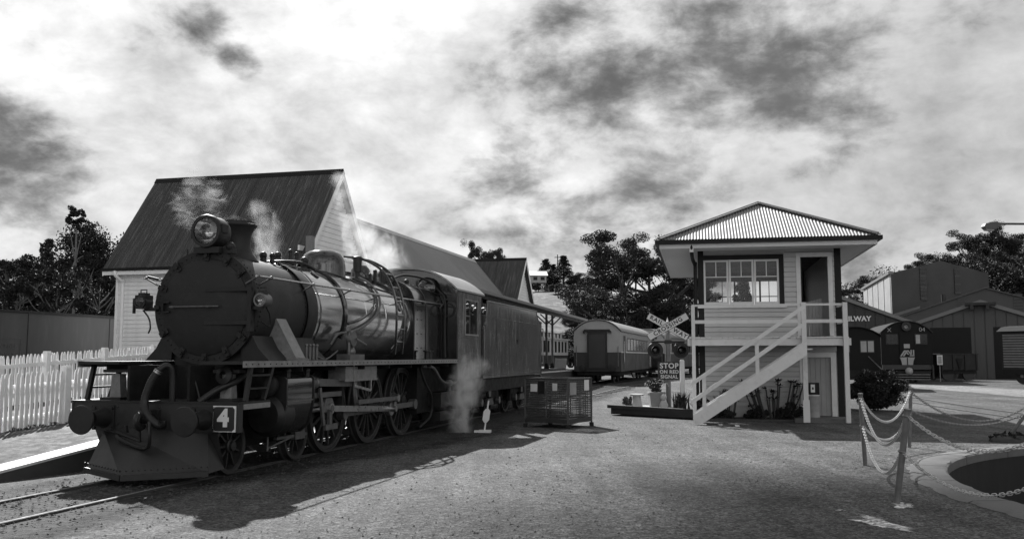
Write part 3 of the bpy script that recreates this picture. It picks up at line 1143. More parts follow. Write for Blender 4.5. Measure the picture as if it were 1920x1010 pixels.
fr.box(-13.494, -13.49, 10.35, 10.365, 1.515, 2.16).box(-13.494, -13.49, 11.635, 11.65, 1.515, 2.16)
fr.build('panel_outline', M['faint'], gw, smooth=False)
text('lettering', 'DON RIVER', 0.2, M['faint'], gw, (-13.485, 11.0, 1.93), (R(90), 0, R(90)), 0.002)
text('lettering', 'RAILWAY', 0.2, M['faint'], gw, (-13.485, 11.0, 1.66), (R(90), 0, R(90)), 0.002)

# ================================================================== STEAM LOCOMOTIVE
lo = thing('steam_locomotive', 'black steam locomotive with a big headlamp and a number 4 plate on its buffer beam', 'steam locomotive', TO, TRZ)
BZ, BR = 2.34, 0.835
GAU = 0.5335


def wheel(parent, name, x, y, r, nsp, side, crank=None, z=None, cw=False, t=0.13):
    """spoked wheel; side=+1 shows its outer face to +x"""
    z = r if z is None else z
    key = ('w', r, nsp)
    h = t / 2
    if key not in BOARD:
        rim = r * 0.13 + 0.012
        b = B().lathe([(r - rim, -h), (r + 0.028, -h), (r + 0.028, -h + 0.03), (r, -h + 0.045), (r, h), (r - 0.045, h), (r - 0.05, h - 0.012), (r - rim, h - 0.012), (r - rim, -h)], (0, 0, 0), (1, 0, 0), 48)
        hub = B().lathe([(0.0, h + 0.045), (r * 0.17, h + 0.045), (r * 0.17, h + 0.01), (r * 0.24, h - 0.005), (r * 0.24, -h)], (0, 0, 0), (1, 0, 0), 24)
        sp = B()
        ra, rb = r * 0.2, r - rim + 0.008
        w0, w1 = r * 0.085, r * 0.06
        sp.add([(-0.03, -w0 / 2, ra), (0.03, -w0 / 2, ra), (0.03, w0 / 2, ra), (-0.03, w0 / 2, ra), (-0.022, -w1 / 2, rb), (0.022, -w1 / 2, rb), (0.022, w1 / 2, rb), (-0.022, w1 / 2, rb)],
               [(0, 1, 2, 3), (7, 6, 5, 4), (0, 4, 5, 1), (1, 5, 6, 2), (2, 6, 7, 3), (3, 7, 4, 0)])
        wt = B()
        pts = []
        for k in range(13):
            an = R(-38 + 76 * k / 12)
            pts.append(((r - rim + 0.01) * math.sin(an), (r - rim + 0.01) * math.cos(an)))
        for k in range(12, -1, -1):
            an = R(-38 + 76 * k / 12)
            q = r * 0.56
            pts.append((q * math.sin(an) * 1.1, q * math.cos(R(38)) * 1.2))
        wt.prism(pts[:13], lambda u, v, w: (w, u, v), 0.0, 0.045)
        BOARD[key] = (b.mesh('tyre', M['tyre']), hub.mesh('hub', M['wheel']), sp.mesh('spoke', M['wheel'], smooth=False), wt.mesh('balance_weight', M['wheel'], smooth=False))
    ty, hb, sp, wt = BOARD[key]
    w = place(name, ty, parent, (x, y, z), (0, 0, 0 if side > 0 else math.pi))
    place('hub', hb, w)
    a0 = 0.2
    for k in range(nsp):
        place('spoke', sp, w, (0, 0, 0), (a0 + 2 * math.pi * k / nsp, 0, 0))
    if cw:
        place('balance_weight', wt, w, (0, 0, 0), (crank if crank else 0, 0, 0))
    return w


PINS = []
for y in (3.08, 4.82, 6.57):
    for s in (1, -1):
        wheel(lo, 'driving_wheel', s * 0.60, y, 0.70, 14, s, crank=R(75), cw=True)
    B().cyl((-0.6, y, 0.7), (0.6, y, 0.7), 0.09, 12).build('axle', M['frame'], lo)
    PINS.append((y + 0.24, 0.63))
for y in (0.0, 1.92):
    for s in (1, -1):
        wheel(lo, 'bogie_wheel', s * 0.60, y, 0.385, 9, s)
    B().cyl((-0.6, y, 0.385), (0.6, y, 0.385), 0.06, 12).build('axle', M['frame'], lo)
B().box(-0.42, -0.36, -0.5, 2.4, 0.3, 0.62).box(0.36, 0.42, -0.5, 2.4, 0.3, 0.62).box(-0.42, 0.42, 0.8, 1.1, 0.45, 0.62).build('bogie_frame', M['frame'], lo, smooth=False)
b = B()
b.box(0.66, 0.72, 1.2, 2.2, 0.36, 0.40).box(0.66, 0.74, 1.75, 2.08, 0.32, 0.48)
b.cyl((0.70, 0.95, 0.26), (0.70, 2.1, 0.42), 0.018, 8).cyl((0.70, 0.95, 0.22), (0.70, 0.95, 0.5), 0.016, 8)
build_each(b, 'brake_rigging', M['dull_steel'], lo, smooth=False)
# main frames and the deep shade between them
for s in (-1, 1):
    B().box(s * 0.46 - 0.02, s * 0.46 + 0.02, -0.75, 9.9, 0.62, 1.5).build('frame_plate', M['frame'], lo, smooth=False)
B().box(-0.44, 0.44, 0.3, 9.6, 0.75, 1.5).build('inner_frame', M['frame'], lo, smooth=False)
B().box(-0.85, 0.85, 6.95, 8.9, 0.42, 1.52).build('ash_pan', M['frame'], lo, smooth=False)
# running plates and valance
for s in (-1, 1):
    b = B().box(min(s * 0.62, s * 1.26), max(s * 0.62, s * 1.26), -0.75, 9.9, 1.515, 1.555)
    b.build('running_plate', M['loco_black'], lo, smooth=False)
    B().box(min(s * 1.262, s * 1.275), max(s * 1.262, s * 1.275), -0.76, 9.9, 1.475, 1.56).build('valance', M['grey_casing'], lo, smooth=False)
    b = B()
    for y in np.arange(-0.2, 9.2, 1.15):
        b.box(min(s * 0.5, s * 1.24), max(s * 0.5, s * 1.24), y, y + 0.03, 1.40, 1.513)
    build_each(b, 'plate_bracket', M['frame'], lo, smooth=False)
# buffer beam, its deck, side ledges
B().box(-1.24, 1.24, -0.83, -0.76, 0.66, 1.0).build('buffer_beam', M['beam'], lo, smooth=False)
B().box(-1.28, 1.28, -0.845, -0.05, 1.002, 1.03).build('beam_deck', M['loco_black'], lo, smooth=False)
for s in (-1, 1):
    B().box(min(s * 1.243, s * 1.27), max(s * 1.243, s * 1.27), -0.84, -0.74, 0.64, 1.0).build('beam_end', M['beam'], lo, smooth=False)
    B().box(min(s * 1.2, s * 1.282), max(s * 1.2, s * 1.282), -0.74, -0.05, 0.93, 1.0).build('deck_edge', M['grey_casing'], lo, smooth=False)
b = B()
for s in (-1, 1):
    for x in (0.1, 0.55, 0.95, 1.17):
        for z in (0.72, 0.95):
            b.ball((s * x, -0.832, z), 0.014, 8, 5)
b.build('beam_rivets', M['beam'], lo)['kind'] = 'stuff'
# number plate
npb = B()
c_ = 0.03
npb.prism([(-.15 + c_, -.155), (.15 - c_, -.155), (.15, -.155 + c_), (.15, .155 - c_), (.15 - c_, .155), (-.15 + c_, .155), (-.15, .155 - c_), (-.15, -.155 + c_)], lambda u, v, w: (1.065 + u, w, 0.815 + v), -0.862, -0.850)
pl = B().box(1.065 - .165, 1.065 + .165, -0.85, -0.832, 0.815 - .168, 0.815 + .168).build('number_plate', M['signwhite'], lo, smooth=False)
npb.build('plate_field', M['signblack'], pl, smooth=False)
text('plate_numeral', '4', 0.30, M['signwhite'], pl, (1.060, -0.865, 0.818), (R(90), 0, 0), 0.003, bold=0.016)
# buffers
for s in (-1, 1):
    b = B().lathe([(0.0, 0), (0.185, 0.012), (0.192, 0.03), (0.185, 0.045), (0.06, 0.06), (0.06, 0.2), (0.10, 0.2), (0.105, 0.34), (0.135, 0.44), (0.14, 0.47)], (s * 0.76, -1.30, 0.80), (0, 1, 0), 36)
    bo = b.build('buffer', M['loco_black'], lo)
    b = B().box(s * 0.76 - 0.17, s * 0.76 + 0.17, -0.85, -0.83, 0.64, 0.97)
    for i in (-1, 1):
        for j in (-1, 1):
            b.cyl((s * 0.76 + i * 0.135, -0.87, 0.80 + j * 0.13), (s * 0.76 + i * 0.135, -0.83, 0.80 + j * 0.13), 0.022, 6)
    b.build('buffer_flange', M['loco_black'], bo, smooth=False)
# coupling hook, screw and brake hoses
b = B()
b.tube(smooth_path([(0.0, -0.84, 0.80), (0.0, -1.02, 0.80), (0.0, -1.14, 0.86), (0.0, -1.18, 0.78), (0.0, -1.12, 0.70), (0.0, -1.04, 0.72)], 5), 0.045, 8)
b.box(-0.11, 0.11, -0.88, -0.83, 0.68, 0.92)
b.ball((-0.02, -1.0, 0.84), 0.11, 14, 8, (1, 1, 0.9))
b.build('coupling_hook', M['loco_black'], lo)
b = B()
b.tube(smooth_path([(0.12, -1.08, 0.78), (0.14, -1.10, 0.6), (0.10, -1.06, 0.46), (-0.05, -1.02, 0.44), (-0.34, -0.98, 0.52), (-0.46, -0.95, 0.58)], 5), 0.028, 8)
b.tube([(-0.46, -0.95, 0.62), (-0.05, -1.02, 0.52), (-0.05, -1.04, 0.70)], 0.02, 6)
b.tube([(-0.3, -0.95, 0.62), (-0.3, -0.98, 0.72)], 0.02, 6)
b.build('screw_link', M['loco_black'], lo)
b = B().tube(smooth_path([(0.26, -0.80, 1.0), (0.26, -0.82, 1.38), (0.22, -0.88, 1.50), (0.13, -0.93, 1.44)], 6), 0.042, 10)
b.build('brake_standpipe', M['loco_black'], lo)
P_ = smooth_path([(0.13, -0.93, 1.44), (0.03, -0.97, 1.25), (-0.02, -1.0, 1.02), (0.06, -1.04, 0.86), (0.20, -1.02, 0.74), (0.30, -0.98, 0.74)], 14)
rs = [0.050 + (0.008 if i % 2 else 0.0) for i in range(len(P_))]
b = B().tube(P_, rs, 12)
ho = b.build('brake_hose', M['loco_black'], lo, angle=80)
B().cyl(P_[0], P_[3], 0.056, 12).build('hose_clip', M['steel'], ho)
b = B()
b.tube(smooth_path([(0.62, -0.75, 1.02), (0.80, -0.6, 1.18), (0.98, -0.4, 1.30), (0.98, -0.2, 1.42)], 6), 0.045, 10)
b.tube(smooth_path([(0.42, -0.6, 1.40), (0.50, -0.62, 1.22), (0.56, -0.62, 1.02)], 5), 0.014, 6)
b.lathe([(0.10, 0), (0.12, 0.02), (0.12, 0.06), (0.05, 0.09)], (0.86, -0.5, 1.36), (0, -1, 0.2), 20)
build_each(b, 'front_pipe', M['loco_black'], lo)
# pilot: sheet metal cowcatcher
b = B()
top = [(-0.93, -0.80, 0.68), (0.0, -0.86, 0.66), (0.93, -0.80, 0.68)]
mid = [(-0.98, -0.95, 0.46), (0.0, -1.10, 0.50), (0.98, -0.95, 0.46)]
bot = [(-0.86, -1.02, 0.13), (-0.05, -1.38, 0.09), (0.94, -0.98, 0.13)]
back = [(-0.86, -0.6, 0.15), (0.0, -0.6, 0.15), (0.94, -0.6, 0.15)]
mid = [(-0.78, -0.80, 0.62), (-0.02, -0.92, 0.49), (0.80, -0.80, 0.62)]
b.add(top + mid + bot + back, [(0, 3, 4, 1), (1, 4, 5, 2), (3, 6, 7, 4), (4, 7, 8, 5), (6, 9, 10, 7), (7, 10, 11, 8), (0, 9, 6, 3), (2, 5, 8, 11)])
b.bar(bot[0], bot[1], 0.05, 0.07).bar(bot[1], bot[2], 0.05, 0.07)
b.build('cowcatcher', M['beam'], lo, smooth=False)

# smokebox, front ring, door
b = B().lathe([(0.62, 0.30), (0.84, 0.30), (0.845, 0.34), (0.815, 0.36), (0.808, 0.40), (0.808, 2.28), (0.5, 2.28)], (0, 0, BZ), (0, 1, 0), 64)
b.build('smokebox', M['smokebox'], lo)
B().lathe([(0.835, 1.92), (0.845, 1.93), (0.845, 2.25), (0.835, 2.27)], (0, 0, BZ), (0, 1, 0), 64).build('smokebox_band', M['smokebox'], lo)
b = B().lathe([(0.0, 0.215), (0.35, 0.225), (0.62, 0.255), (0.705, 0.285), (0.715, 0.305), (0.70, 0.32)], (0, 0, BZ), (0, 1, 0), 64)
sd_ = b.build('smokebox_door', M['smokebox'], lo)
# hinge straps, hinge post, handle, dogs
for dz in (0.245, -0.235):
    B().box(0.05, 0.80, 0.205, 0.255, BZ + dz - 0.028, BZ + dz + 0.028).build('hinge_strap', M['smokebox'], sd_, smooth=False)
B().box(0.735, 0.80, 0.20, 0.30, BZ - 0.36, BZ + 0.36).build('hinge_post', M['smokebox'], sd_, smooth=False)
b = B().cyl((-0.50, 0.16, BZ), (0.30, 0.16, BZ), 0.012, 8)
for x in (-0.46, 0.12):
    b.box(x - 0.02, x + 0.02, 0.155, 0.25, BZ - 0.014, BZ + 0.014)
b.build('door_handrail', M['dull_steel'], sd_)
b = B()
b.box(-0.66, -0.54, 0.2, 0.27, BZ - 0.08, BZ - 0.06).box(-0.66, -0.54, 0.2, 0.27, BZ + 0.06, BZ + 0.08).box(-0.66, -0.64, 0.2, 0.27, BZ - 0.08, BZ + 0.08)
b.build('door_staple', M['smokebox'], sd_, smooth=False)
dg = B().box(-0.035, 0.035, -0.035, 0.03, -0.09, 0.06).cyl((0, -0.07, -0.02), (0, -0.03, -0.02), 0.03, 6).mesh('door_dog', M['smokebox'], smooth=False)
for an in (-150, -118, -88, -60, -35, 40, 62, 88, 128, 158, 180):
    a_ = R(an)
    place('door_dog', dg, sd_, (0.765 * math.cos(a_), 0.29, BZ + 0.765 * math.sin(a_)), (0, -a_ + math.pi / 2, 0))
b = B().cyl((-0.79, 0.29, BZ + 0.42), (-0.95, 0.25, BZ + 0.46), 0.018, 8).cyl((-0.35, 0.34, 3.06), (-0.35, 0.34, 3.2), 0.014, 8).cyl((0.2, 0.3, 3.1), (0.2, 0.3, 3.22), 0.03, 8)
build_each(b, 'smokebox_fitting', M['smokebox'], lo)
# saddle, skirts, steam pipe casings
B().prism([(-0.55, 1.5), (0.55, 1.5), (0.7, 1.95), (-0.7, 1.95)], lambda u, v, w: (u, w, v), 0.42, 2.2).build('saddle', M['smokebox'], lo, smooth=False)
for s in (-1, 1):
    B().prism([(s * 0.58, 1.56), (s * 1.02, 1.56), (s * 0.84, 1.74), (s * 0.74, 1.92), (s * 0.55, 1.9)], lambda u, v, w: (u, w, v), 0.36, 2.25).build('smokebox_skirt', M['smokebox'], lo, angle=20)
    b = B()
    b.prism([(s * 0.60, 2.17), (s * 0.80, 2.19), (s * 1.15, 1.585), (s * 0.80, 1.585)], lambda u, v, w: (u, w, v), 0.94, 1.24)
    cs = b.build('steam_pipe_casing', M['grey_casing'], lo, smooth=False)
    b = B().box(min(s * .78, s * 1.19), max(s * .78, s * 1.19), 0.9, 1.28, 1.56, 1.59)
    for k in range(6):
        b.ball((s * 1.165, 0.93 + k * 0.064, 1.595), 0.012, 6, 4)
    b.build('casing_flange', M['grey_casing'], cs, smooth=False)
    # steps from the ledge to the running plate
    stp = B().bar((s * 1.22, -0.60, 1.03), (s * 1.22, -0.48, 1.5), 0.05, 0.06)
    stp.bar((s * 1.22, -0.14, 1.03), (s * 1.22, 0.10, 1.5), 0.05, 0.06)
    for f in (0.35, 0.72):
        stp.bar((s * 1.22, -0.60 + .12 * f, 1.03 + .47 * f), (s * 1.22, -0.14 + .24 * f, 1.03 + .47 * f), 0.06, 0.025)
    stp.build('front_ladder', M['loco_black'], lo, smooth=False)
    B().prism([(-0.09, 1.03), (0.09, 1.03), (0.06, 1.38), (-0.06, 1.38)], lambda u, v, w: (s * 0.86 + u, -0.42 + w, v), -0.07, 0.07).build('plate_pillar', M['grey_casing'], lo, smooth=False)
    build_each(B().box(s * 0.86 - 0.16, s * 0.86 + 0.16, -0.6, -0.25, 1.03, 1.06).box(s * 0.86 - 0.2, s * 0.86 + 0.2, -0.5, -0.34, 1.4, 1.44), 'pillar_foot', M['loco_black'], lo, smooth=False)
    # cylinder block
    prof = [(s * 0.55, 1.28), (s * 0.62, 1.33), (s * 1.18, 1.33), (s * 1.235, 1.28), (s * 1.235, 0.98), (s * 1.22, 0.88), (s * 1.16, 0.62), (s * 1.02, 0.50), (s * 0.70, 0.46), (s * 0.55, 0.5)]
    cy = B().prism(prof, lambda u, v, w: (u, w, v), 0.50, 1.36).build('cylinder', M['gloss'], lo, angle=50)
    B().box(min(s * 1.237, s * 1.244), max(s * 1.237, s * 1.244), 0.505, 1.355, 0.965, 0.985).build('cladding_seam', M['dull_steel'], cy, smooth=False)
    b = B()
    for y in (0.47, 1.33):
        b.prism([(u * 1.012, v + (0.012 if v > 1 else -0.012)) for u, v in prof], lambda u, v, w: (u, w, v), y, y + 0.035)
    build_each(b, 'cylinder_flange', M['loco_black'], cy, angle=50)
    B().lathe([(0.0, 0.06), (0.24, 0.08), (0.29, 0.16), (0.31, 0.18), (0.31, 0.47)], (s * 0.93, 0.0 + 0.30, 0.78), (0, 1, 0), 32).build('cylinder_cover', M['loco_black'], cy)
    b = B().lathe([(0.0, 0.0), (0.12, 0.01), (0.165, 0.03), (0.17, 0.10), (0.145, 0.11), (0.145, 0.35), (0.16, 0.36), (0.16, 1.1), (0.12, 1.25)], (s * 0.98, 0.30, 1.21), (0, 1, 0), 28)
    b.build('valve_chest', M['loco_black'], lo)
    b = B().lathe([(0.15, 0), (0.15, 0.05), (0.085, 0.07), (0.085, 0.46), (0.10, 0.47), (0.10, 0.52), (0.0, 0.53)], (s * 0.98, 1.38, 1.21), (0, 1, 0), 20)
    b.build('valve_guide', M['dull_steel'], lo)
    b = B()
    for y in (0.62, 1.22):
        b.cyl((s * 1.19, y, 1.31), (s * 1.19, y, 1.40), 0.035, 8).ball((s * 1.19, y, 1.41), 0.045, 8, 6)
    build_each(b, 'relief_valve', M['loco_black'], lo)
    # slide bars, crosshead, rods
    b = B().box(s * 0.93 - 0.05, s * 0.93 + 0.05, 1.40, 3.0, 0.96, 1.04).box(s * 0.93 - 0.05, s * 0.93 + 0.05, 1.40, 2.4, 0.83, 0.88)
    build_each(b, 'slide_bar', M['dull_steel'], lo, smooth=False)
    b = B().box(s * 0.5 if s > 0 else -0.99, 0.99 if s > 0 else -0.5, 2.92, 2.98, 0.7, 1.5)
    b.build('motion_bracket', M['frame'], lo, smooth=False)
    b = B().cyl((s * 0.93, 1.36, 0.77), (s * 0.93, 2.6, 0.77), 0.036, 12)
    b.build('piston_rod', M['steel'], lo)
    b = B().prism([(-0.2, 0.72), (0.2, 0.72), (0.2, 0.82), (0.11, 0.94), (-0.11, 0.94), (-0.2, 0.82)], lambda u, v, w: (w, 2.42 + u, v), s * 0.93 - 0.06, s * 0.93 + 0.06)
    b.cyl((s * 0.86, 2.45, 0.77), (s * 1.04, 2.45, 0.77), 0.06, 12).bar((s * 1.02, 2.2, 0.48), (s * 1.02, 2.64, 0.48), 0.05, 0.09).box(min(s * .98, s * 1.03), max(s * .98, s * 1.03), 2.36, 2.46, 0.46, 0.76)
    b.build('crosshead', M['dull_steel'], lo, smooth=False)
    b = B().bar((s * 1.02, 2.0, 1.12), (s * 1.02, 2.16, 0.52), 0.035, 0.07)
    b.build('combination_lever', M['dull_steel'], lo, smooth=False)
    b = B().bar((s * 0.99, 2.45, 0.77), (s * 0.99, PINS[1][0], PINS[1][1]), 0.05, 0.10)
    b.cyl((s * 0.94, 2.45, 0.77), (s * 1.03, 2.45, 0.77), 0.09, 16).cyl((s * 0.94, PINS[1][0], PINS[1][1]), (s * 1.04, PINS[1][0], PINS[1][1]), 0.13, 16)
    b.build('connecting_rod', M['steel'], lo, smooth=True)
    b = B()
    for i in range(2):
        b.bar((s * 0.82, PINS[i][0], PINS[i][1]), (s * 0.82, PINS[i + 1][0], PINS[i + 1][1]), 0.05, 0.10)
    for (y, z) in PINS:
        b.cyl((s * 0.74, y, z), (s * 0.88, y, z), 0.105, 16)
    b.build('coupling_rod', M['dull_steel'], lo)
    # return crank, eccentric rod, link and radius rod
    rc = (PINS[1][0] + 0.10, PINS[1][1] + 0.20)
    b = B().bar((s * 1.07, PINS[1][0], PINS[1][1]), (s * 1.07, rc[0], rc[1]), 0.05, 0.1).cyl((s * 1.03, PINS[1][0], PINS[1][1]), (s * 1.13, PINS[1][0], PINS[1][1]), 0.06, 12).cyl((s * 1.03, rc[0], rc[1]), (s * 1.14, rc[0], rc[1]), 0.075, 12)
    b.build('return_crank', M['steel'], lo)
    b = B().bar((s * 1.12, rc[0], rc[1]), (s * 1.06, 3.42, 0.83), 0.035, 0.075)
    b.cyl((s * 1.03, 3.42, 0.83), (s * 1.1, 3.42, 0.83), 0.05, 10)
    b.build('eccentric_rod', M['dull_steel'], lo)
    b = B().tube(smooth_path([(s * 1.02, 3.42, 0.78), (s * 1.02, 3.35, 1.0), (s * 1.02, 3.36, 1.2), (s * 1.02, 3.44, 1.45)], 4), 0.045, 6)
    b.build('expansion_link', M['dull_steel'], lo)
    b = B().bar((s * 0.98, 1.9, 1.21), (s * 0.98, 3.4, 1.16), 0.04, 0.12)
    b.build('radius_rod', M['dull_steel'], lo, smooth=False)
    b = B().bar((s * 1.12, 3.05, 1.78), (s * 1.12, 3.12, 1.12), 0.022, 0.022).bar((s * 1.12, 3.12, 1.12), (s * 1.10, 3.85, 1.02), 0.03, 0.045).bar((s * 1.10, 3.85, 1.02), (s * 1.08, 3.9, 1.36), 0.04, 0.04)
    b.build('reversing_link', M['steel'], lo, smooth=False)
    b = B().box(min(s * 0.8, s * 1.12), max(s * 0.8, s * 1.12), 2.75, 4.1, 1.22, 1.45).box(min(s * 1.12, s * 1.13), max(s * 1.12, s * 1.13), 2.72, 4.12, 1.20, 1.235)
    b.build('air_reservoir', M['grey_casing'], lo, smooth=False)
    # injector and pipes ahead of the cab, sand pipes
    b = B()
    b.tube(smooth_path([(s * 1.12, 6.55, 1.42), (s * 1.16, 7.1, 1.38), (s * 1.16, 7.7, 1.08), (s * 1.18, 8.4, 1.02), (s * 1.18, 8.9, 1.15)], 6), 0.032, 8)
    b.lathe([(0.05, 0), (0.07, 0.04), (0.07, 0.22), (0.04, 0.26)], (s * 1.16, 8.05, 1.03), (0, 1, 0), 12).cyl((s * 1.18, 8.2, 1.0), (s * 1.18, 8.2, 0.8), 0.02, 8)
    b.build('injector_pipe', M['dull_steel'], lo)
    b = B()
    b.tube(smooth_path([(s * 0.95, 6.75, 1.5), (s * 1.0, 7.0, 1.1), (s * 1.02, 7.4, 0.75), (s * 0.98, 7.45, 0.35), (s * 0.85, 7.1, 0.12)], 6), 0.028, 8)
    b.tube(smooth_path([(s * 0.9, 5.75, 1.5), (s * 0.85, 5.72, 1.2), (s * 0.80, 5.68, 0.9)], 4), 0.022, 8)
    build_each(b, 'sand_pipe', M['loco_black'], lo)
    b = B().box(min(s * .8, s * 1.15), max(s * .8, s * 1.15), 7.65, 8.65, 0.52, 0.84).box(min(s * .8, s * 1.18), max(s * .8, s * 1.18), 7.6, 8.75, 0.80, 0.84).box(min(s * .7, s * 1.12), max(s * .7, s * 1.12), 7.7, 9.0, 0.22, 0.42)
    build_each(b, 'damper_box', M['loco_black'], lo, smooth=False)
    b = B()
    for z in (0.35, 0.72):
        b.box(min(s * 0.95, s * 1.24), max(s * 0.95, s * 1.24), 9.2, 9.65, z, z + 0.03)
    b.bar((s * 1.22, 9.18, 0.3), (s * 1.22, 9.1, 1.2), 0.03, 0.05).bar((s * 1.22, 9.67, 0.3), (s * 1.22, 9.72, 1.2), 0.03, 0.05)
    build_each(b, 'cab_step', M['loco_black'], lo, smooth=False)

# boiler and its bands
b = B().lathe([(0.70, 2.27), (0.825, 2.275), (BR, 2.30), (0.85, 4.3), (0.86, 6.55), (0.80, 6.56)], (0, 0, BZ), (0, 1, 0), 72)
bo = b.build('boiler', M['clad'], lo)
for y in (2.36, 3.22, 4.25, 5.20, 6.15):
    r_ = BR + (y - 2.3) * 0.0062
    B().lathe([(r_, y - 0.028), (r_ + 0.007, y - 0.024), (r_ + 0.007, y + 0.024), (r_, y + 0.028)], (0, 0, BZ), (0, 1, 0), 72).build('boiler_band', M['gloss'] if y in (2.36, 3.22) else M['clad'], bo)
b = B()
for (y, an) in ((2.75, 52), (5.95, 18), (6.25, 10)):
    a_ = R(an)
    c_ = Vector((0.85 * math.cos(a_), y, BZ + 0.85 * math.sin(a_)))
    nn = Vector((math.cos(a_), 0, math.sin(a_)))
    b.lathe([(0.085, -0.01), (0.085, 0.015), (0.06, 0.025), (0.0, 0.025)], c_, nn, 16)
build_each(b, 'washout_plug', M['gloss'], bo)
# firebox casing
hw = 0.90
prof = [(-hw, 1.56), (-hw, 2.55)]
for k in range(0, 13):
    an = R(180 - k * 15)
    prof.append((0.46 * math.cos(an) + (-0.44 if k < 6 else 0.44 if k > 6 else 0), 2.70 + 0.50 * math.sin(an)))
prof += [(hw, 2.55), (hw, 1.56)]
fb = B().prism(prof, lambda u, v, w: (u, w, v), 6.56, 8.46).build('firebox', M['gloss'], lo, angle=32)
b = B()
for y in (6.575, 7.3, 8.38):
    b.prism([(u * 1.008, v + (0.008 if v > 2.6 else 0)) for u, v in prof], lambda u, v, w: (u, w, v), y, y + 0.05)
build_each(b, 'firebox_band', M['loco_black'], fb, angle=32)
b = B()
for y in (6.8, 7.05, 7.6, 7.9, 8.15):
    for z in (1.8, 2.1, 2.4, 2.6):
        b.ball((hw + 0.004, y, z), 0.014, 6, 4)
b.build('stay_caps', M['gloss'], fb)['kind'] = 'stuff'
b = B()
for y in (6.9, 7.1):
    b.cyl((1.08, y, 1.56), (1.08, y, 1.72), 0.05, 10).cyl((1.08, y, 1.72), (1.08, y, 1.75), 0.08, 10)
build_each(b, 'lubricator_pot', M['loco_black'], lo)
# chimney
b = B().lathe([(0.36, -0.02), (0.33, 0.03), (0.27, 0.10), (0.232, 0.20), (0.225, 0.32), (0.24, 0.42), (0.285, 0.50), (0.315, 0.53), (0.315, 0.555), (0.27, 0.57), (0.265, 0.60), (0.245, 0.60), (0.22, 0.5), (0.19, 0.2)], (0, 1.08, 3.10), (0, 0, 1), 40)
b.build('chimney', M['smokebox'], lo)
# headlamp
hl = B().lathe([(0.19, 0.0), (0.235, 0.0), (0.245, 0.02), (0.245, 0.07), (0.232, 0.08), (0.232, 0.30), (0.21, 0.36), (0.12, 0.42), (0.0, 0.43)], (0.05, 0.16, 3.44), (0, 1, 0), 40).build('headlamp', M['loco_black'], lo)
B().lathe([(0.19, 0.02), (0.17, 0.10), (0.12, 0.17), (0.05, 0.21), (0.0, 0.215)], (0.05, 0.16, 3.44), (0, 1, 0), 32).build('reflector', M['reflector'], hl)
B().lathe([(0.0, -0.012), (0.10, -0.006), (0.192, 0.012)], (0.05, 0.16, 3.44), (0, 1, 0), 32).build('lamp_glass', M['lens'], hl)
b = B().box(-0.16, 0.26, 0.20, 0.55, 3.12, 3.21).box(-0.22, -0.18, 0.22, 0.3, 3.34, 3.52).box(0.26, 0.31, 0.2, 0.36, 3.42, 3.54)
b.ball((0.36, 0.34, 3.22), 0.07, 10, 6).box(0.24, 0.42, 0.3, 0.42, 3.12, 3.2)
b.build('lamp_bracket', M['smokebox'], hl)
# marker lamps
for s in (1, -1):
    cx, cy, cz_ = s * 0.98, 0.22, 2.42
    ml = B().lathe([(0.072, 0.0), (0.098, 0.0), (0.102, 0.03), (0.095, 0.05), (0.095, 0.2), (0.04, 0.22), (0, 0.22)], (cx, cy - 0.1, cz_), (0, 1, 0), 24).build('marker_lamp', M['loco_black'] if s < 0 else M['dull_steel'], lo)
    B().lathe([(0.0, -0.018), (0.05, -0.008), (0.073, 0.006)], (cx, cy - 0.1, cz_), (0, 1, 0), 20).build('lamp_glass', M['lens'], ml)
    B().lathe([(0.072, 0.015), (0.04, 0.06), (0, 0.08)], (cx, cy - 0.1, cz_), (0, 1, 0), 20).build('reflector', M['reflector'], ml)
    b = B().box(cx - 0.05, cx + 0.05, cy - 0.06, cy + 0.08, cz_ + 0.09, cz_ + 0.135).tube([(cx - 0.05, cy, cz_ + 0.13), (cx - 0.05, cy, cz_ + 0.18), (cx + 0.05, cy, cz_ + 0.18), (cx + 0.05, cy, cz_ + 0.13)], 0.01, 6)
    if s < 0:
        b.box(cx - 0.09, cx + 0.09, cy - 0.08, cy + 0.1, cz_ - 0.10, cz_ + 0.10)
        b.box(cx - 0.11, cx - 0.09, cy - 0.1, cy - 0.05, cz_ - 0.17, cz_ + 0.05)
    b.box(min(cx, s * .78), max(cx, s * .78), cy + 0.02, cy + 0.07, cz_ - 0.13, cz_ - 0.08).tube(smooth_path([(cx, cy + 0.1, cz_ - 0.1), (s * 0.95, cy + 0.25, cz_ - 0.2), (s * 0.93, cy + 0.3, cz_ - 0.36), (s * 0.9, cy + 0.1, cz_ - 0.30)] if s > 0 else [(cx, cy, cz_ - 0.12), (cx + 0.1, cy, cz_ - 0.24), (cx + 0.13, cy, cz_ - 0.38), (cx + 0.1, cy, cz_ - 0.46)], 5), 0.012, 6)
    build_each(b, 'lamp_bracket', M['loco_black'], ml)
# dome
b = B().lathe([(0.0, 0.62), (0.14, 0.617), (0.26, 0.59), (0.35, 0.53), (0.40, 0.43), (0.42, 0.30), (0.425, 0.12), (0.45, 0.03), (0.53, -0.06), (0.56, -0.14)], (0, 4.12, 2.98), (0, 0, 1), 48)
b.build('dome', M['dome'], lo)
b = B().lathe([(0.0, 0.36), (0.12, 0.34), (0.19, 0.26), (0.21, 0.12), (0.24, 0.0), (0.28, -0.1)], (0.05, 5.75, 3.12), (0, 0, 1), 32)
b.build('sand_dome', M['dome'], lo)
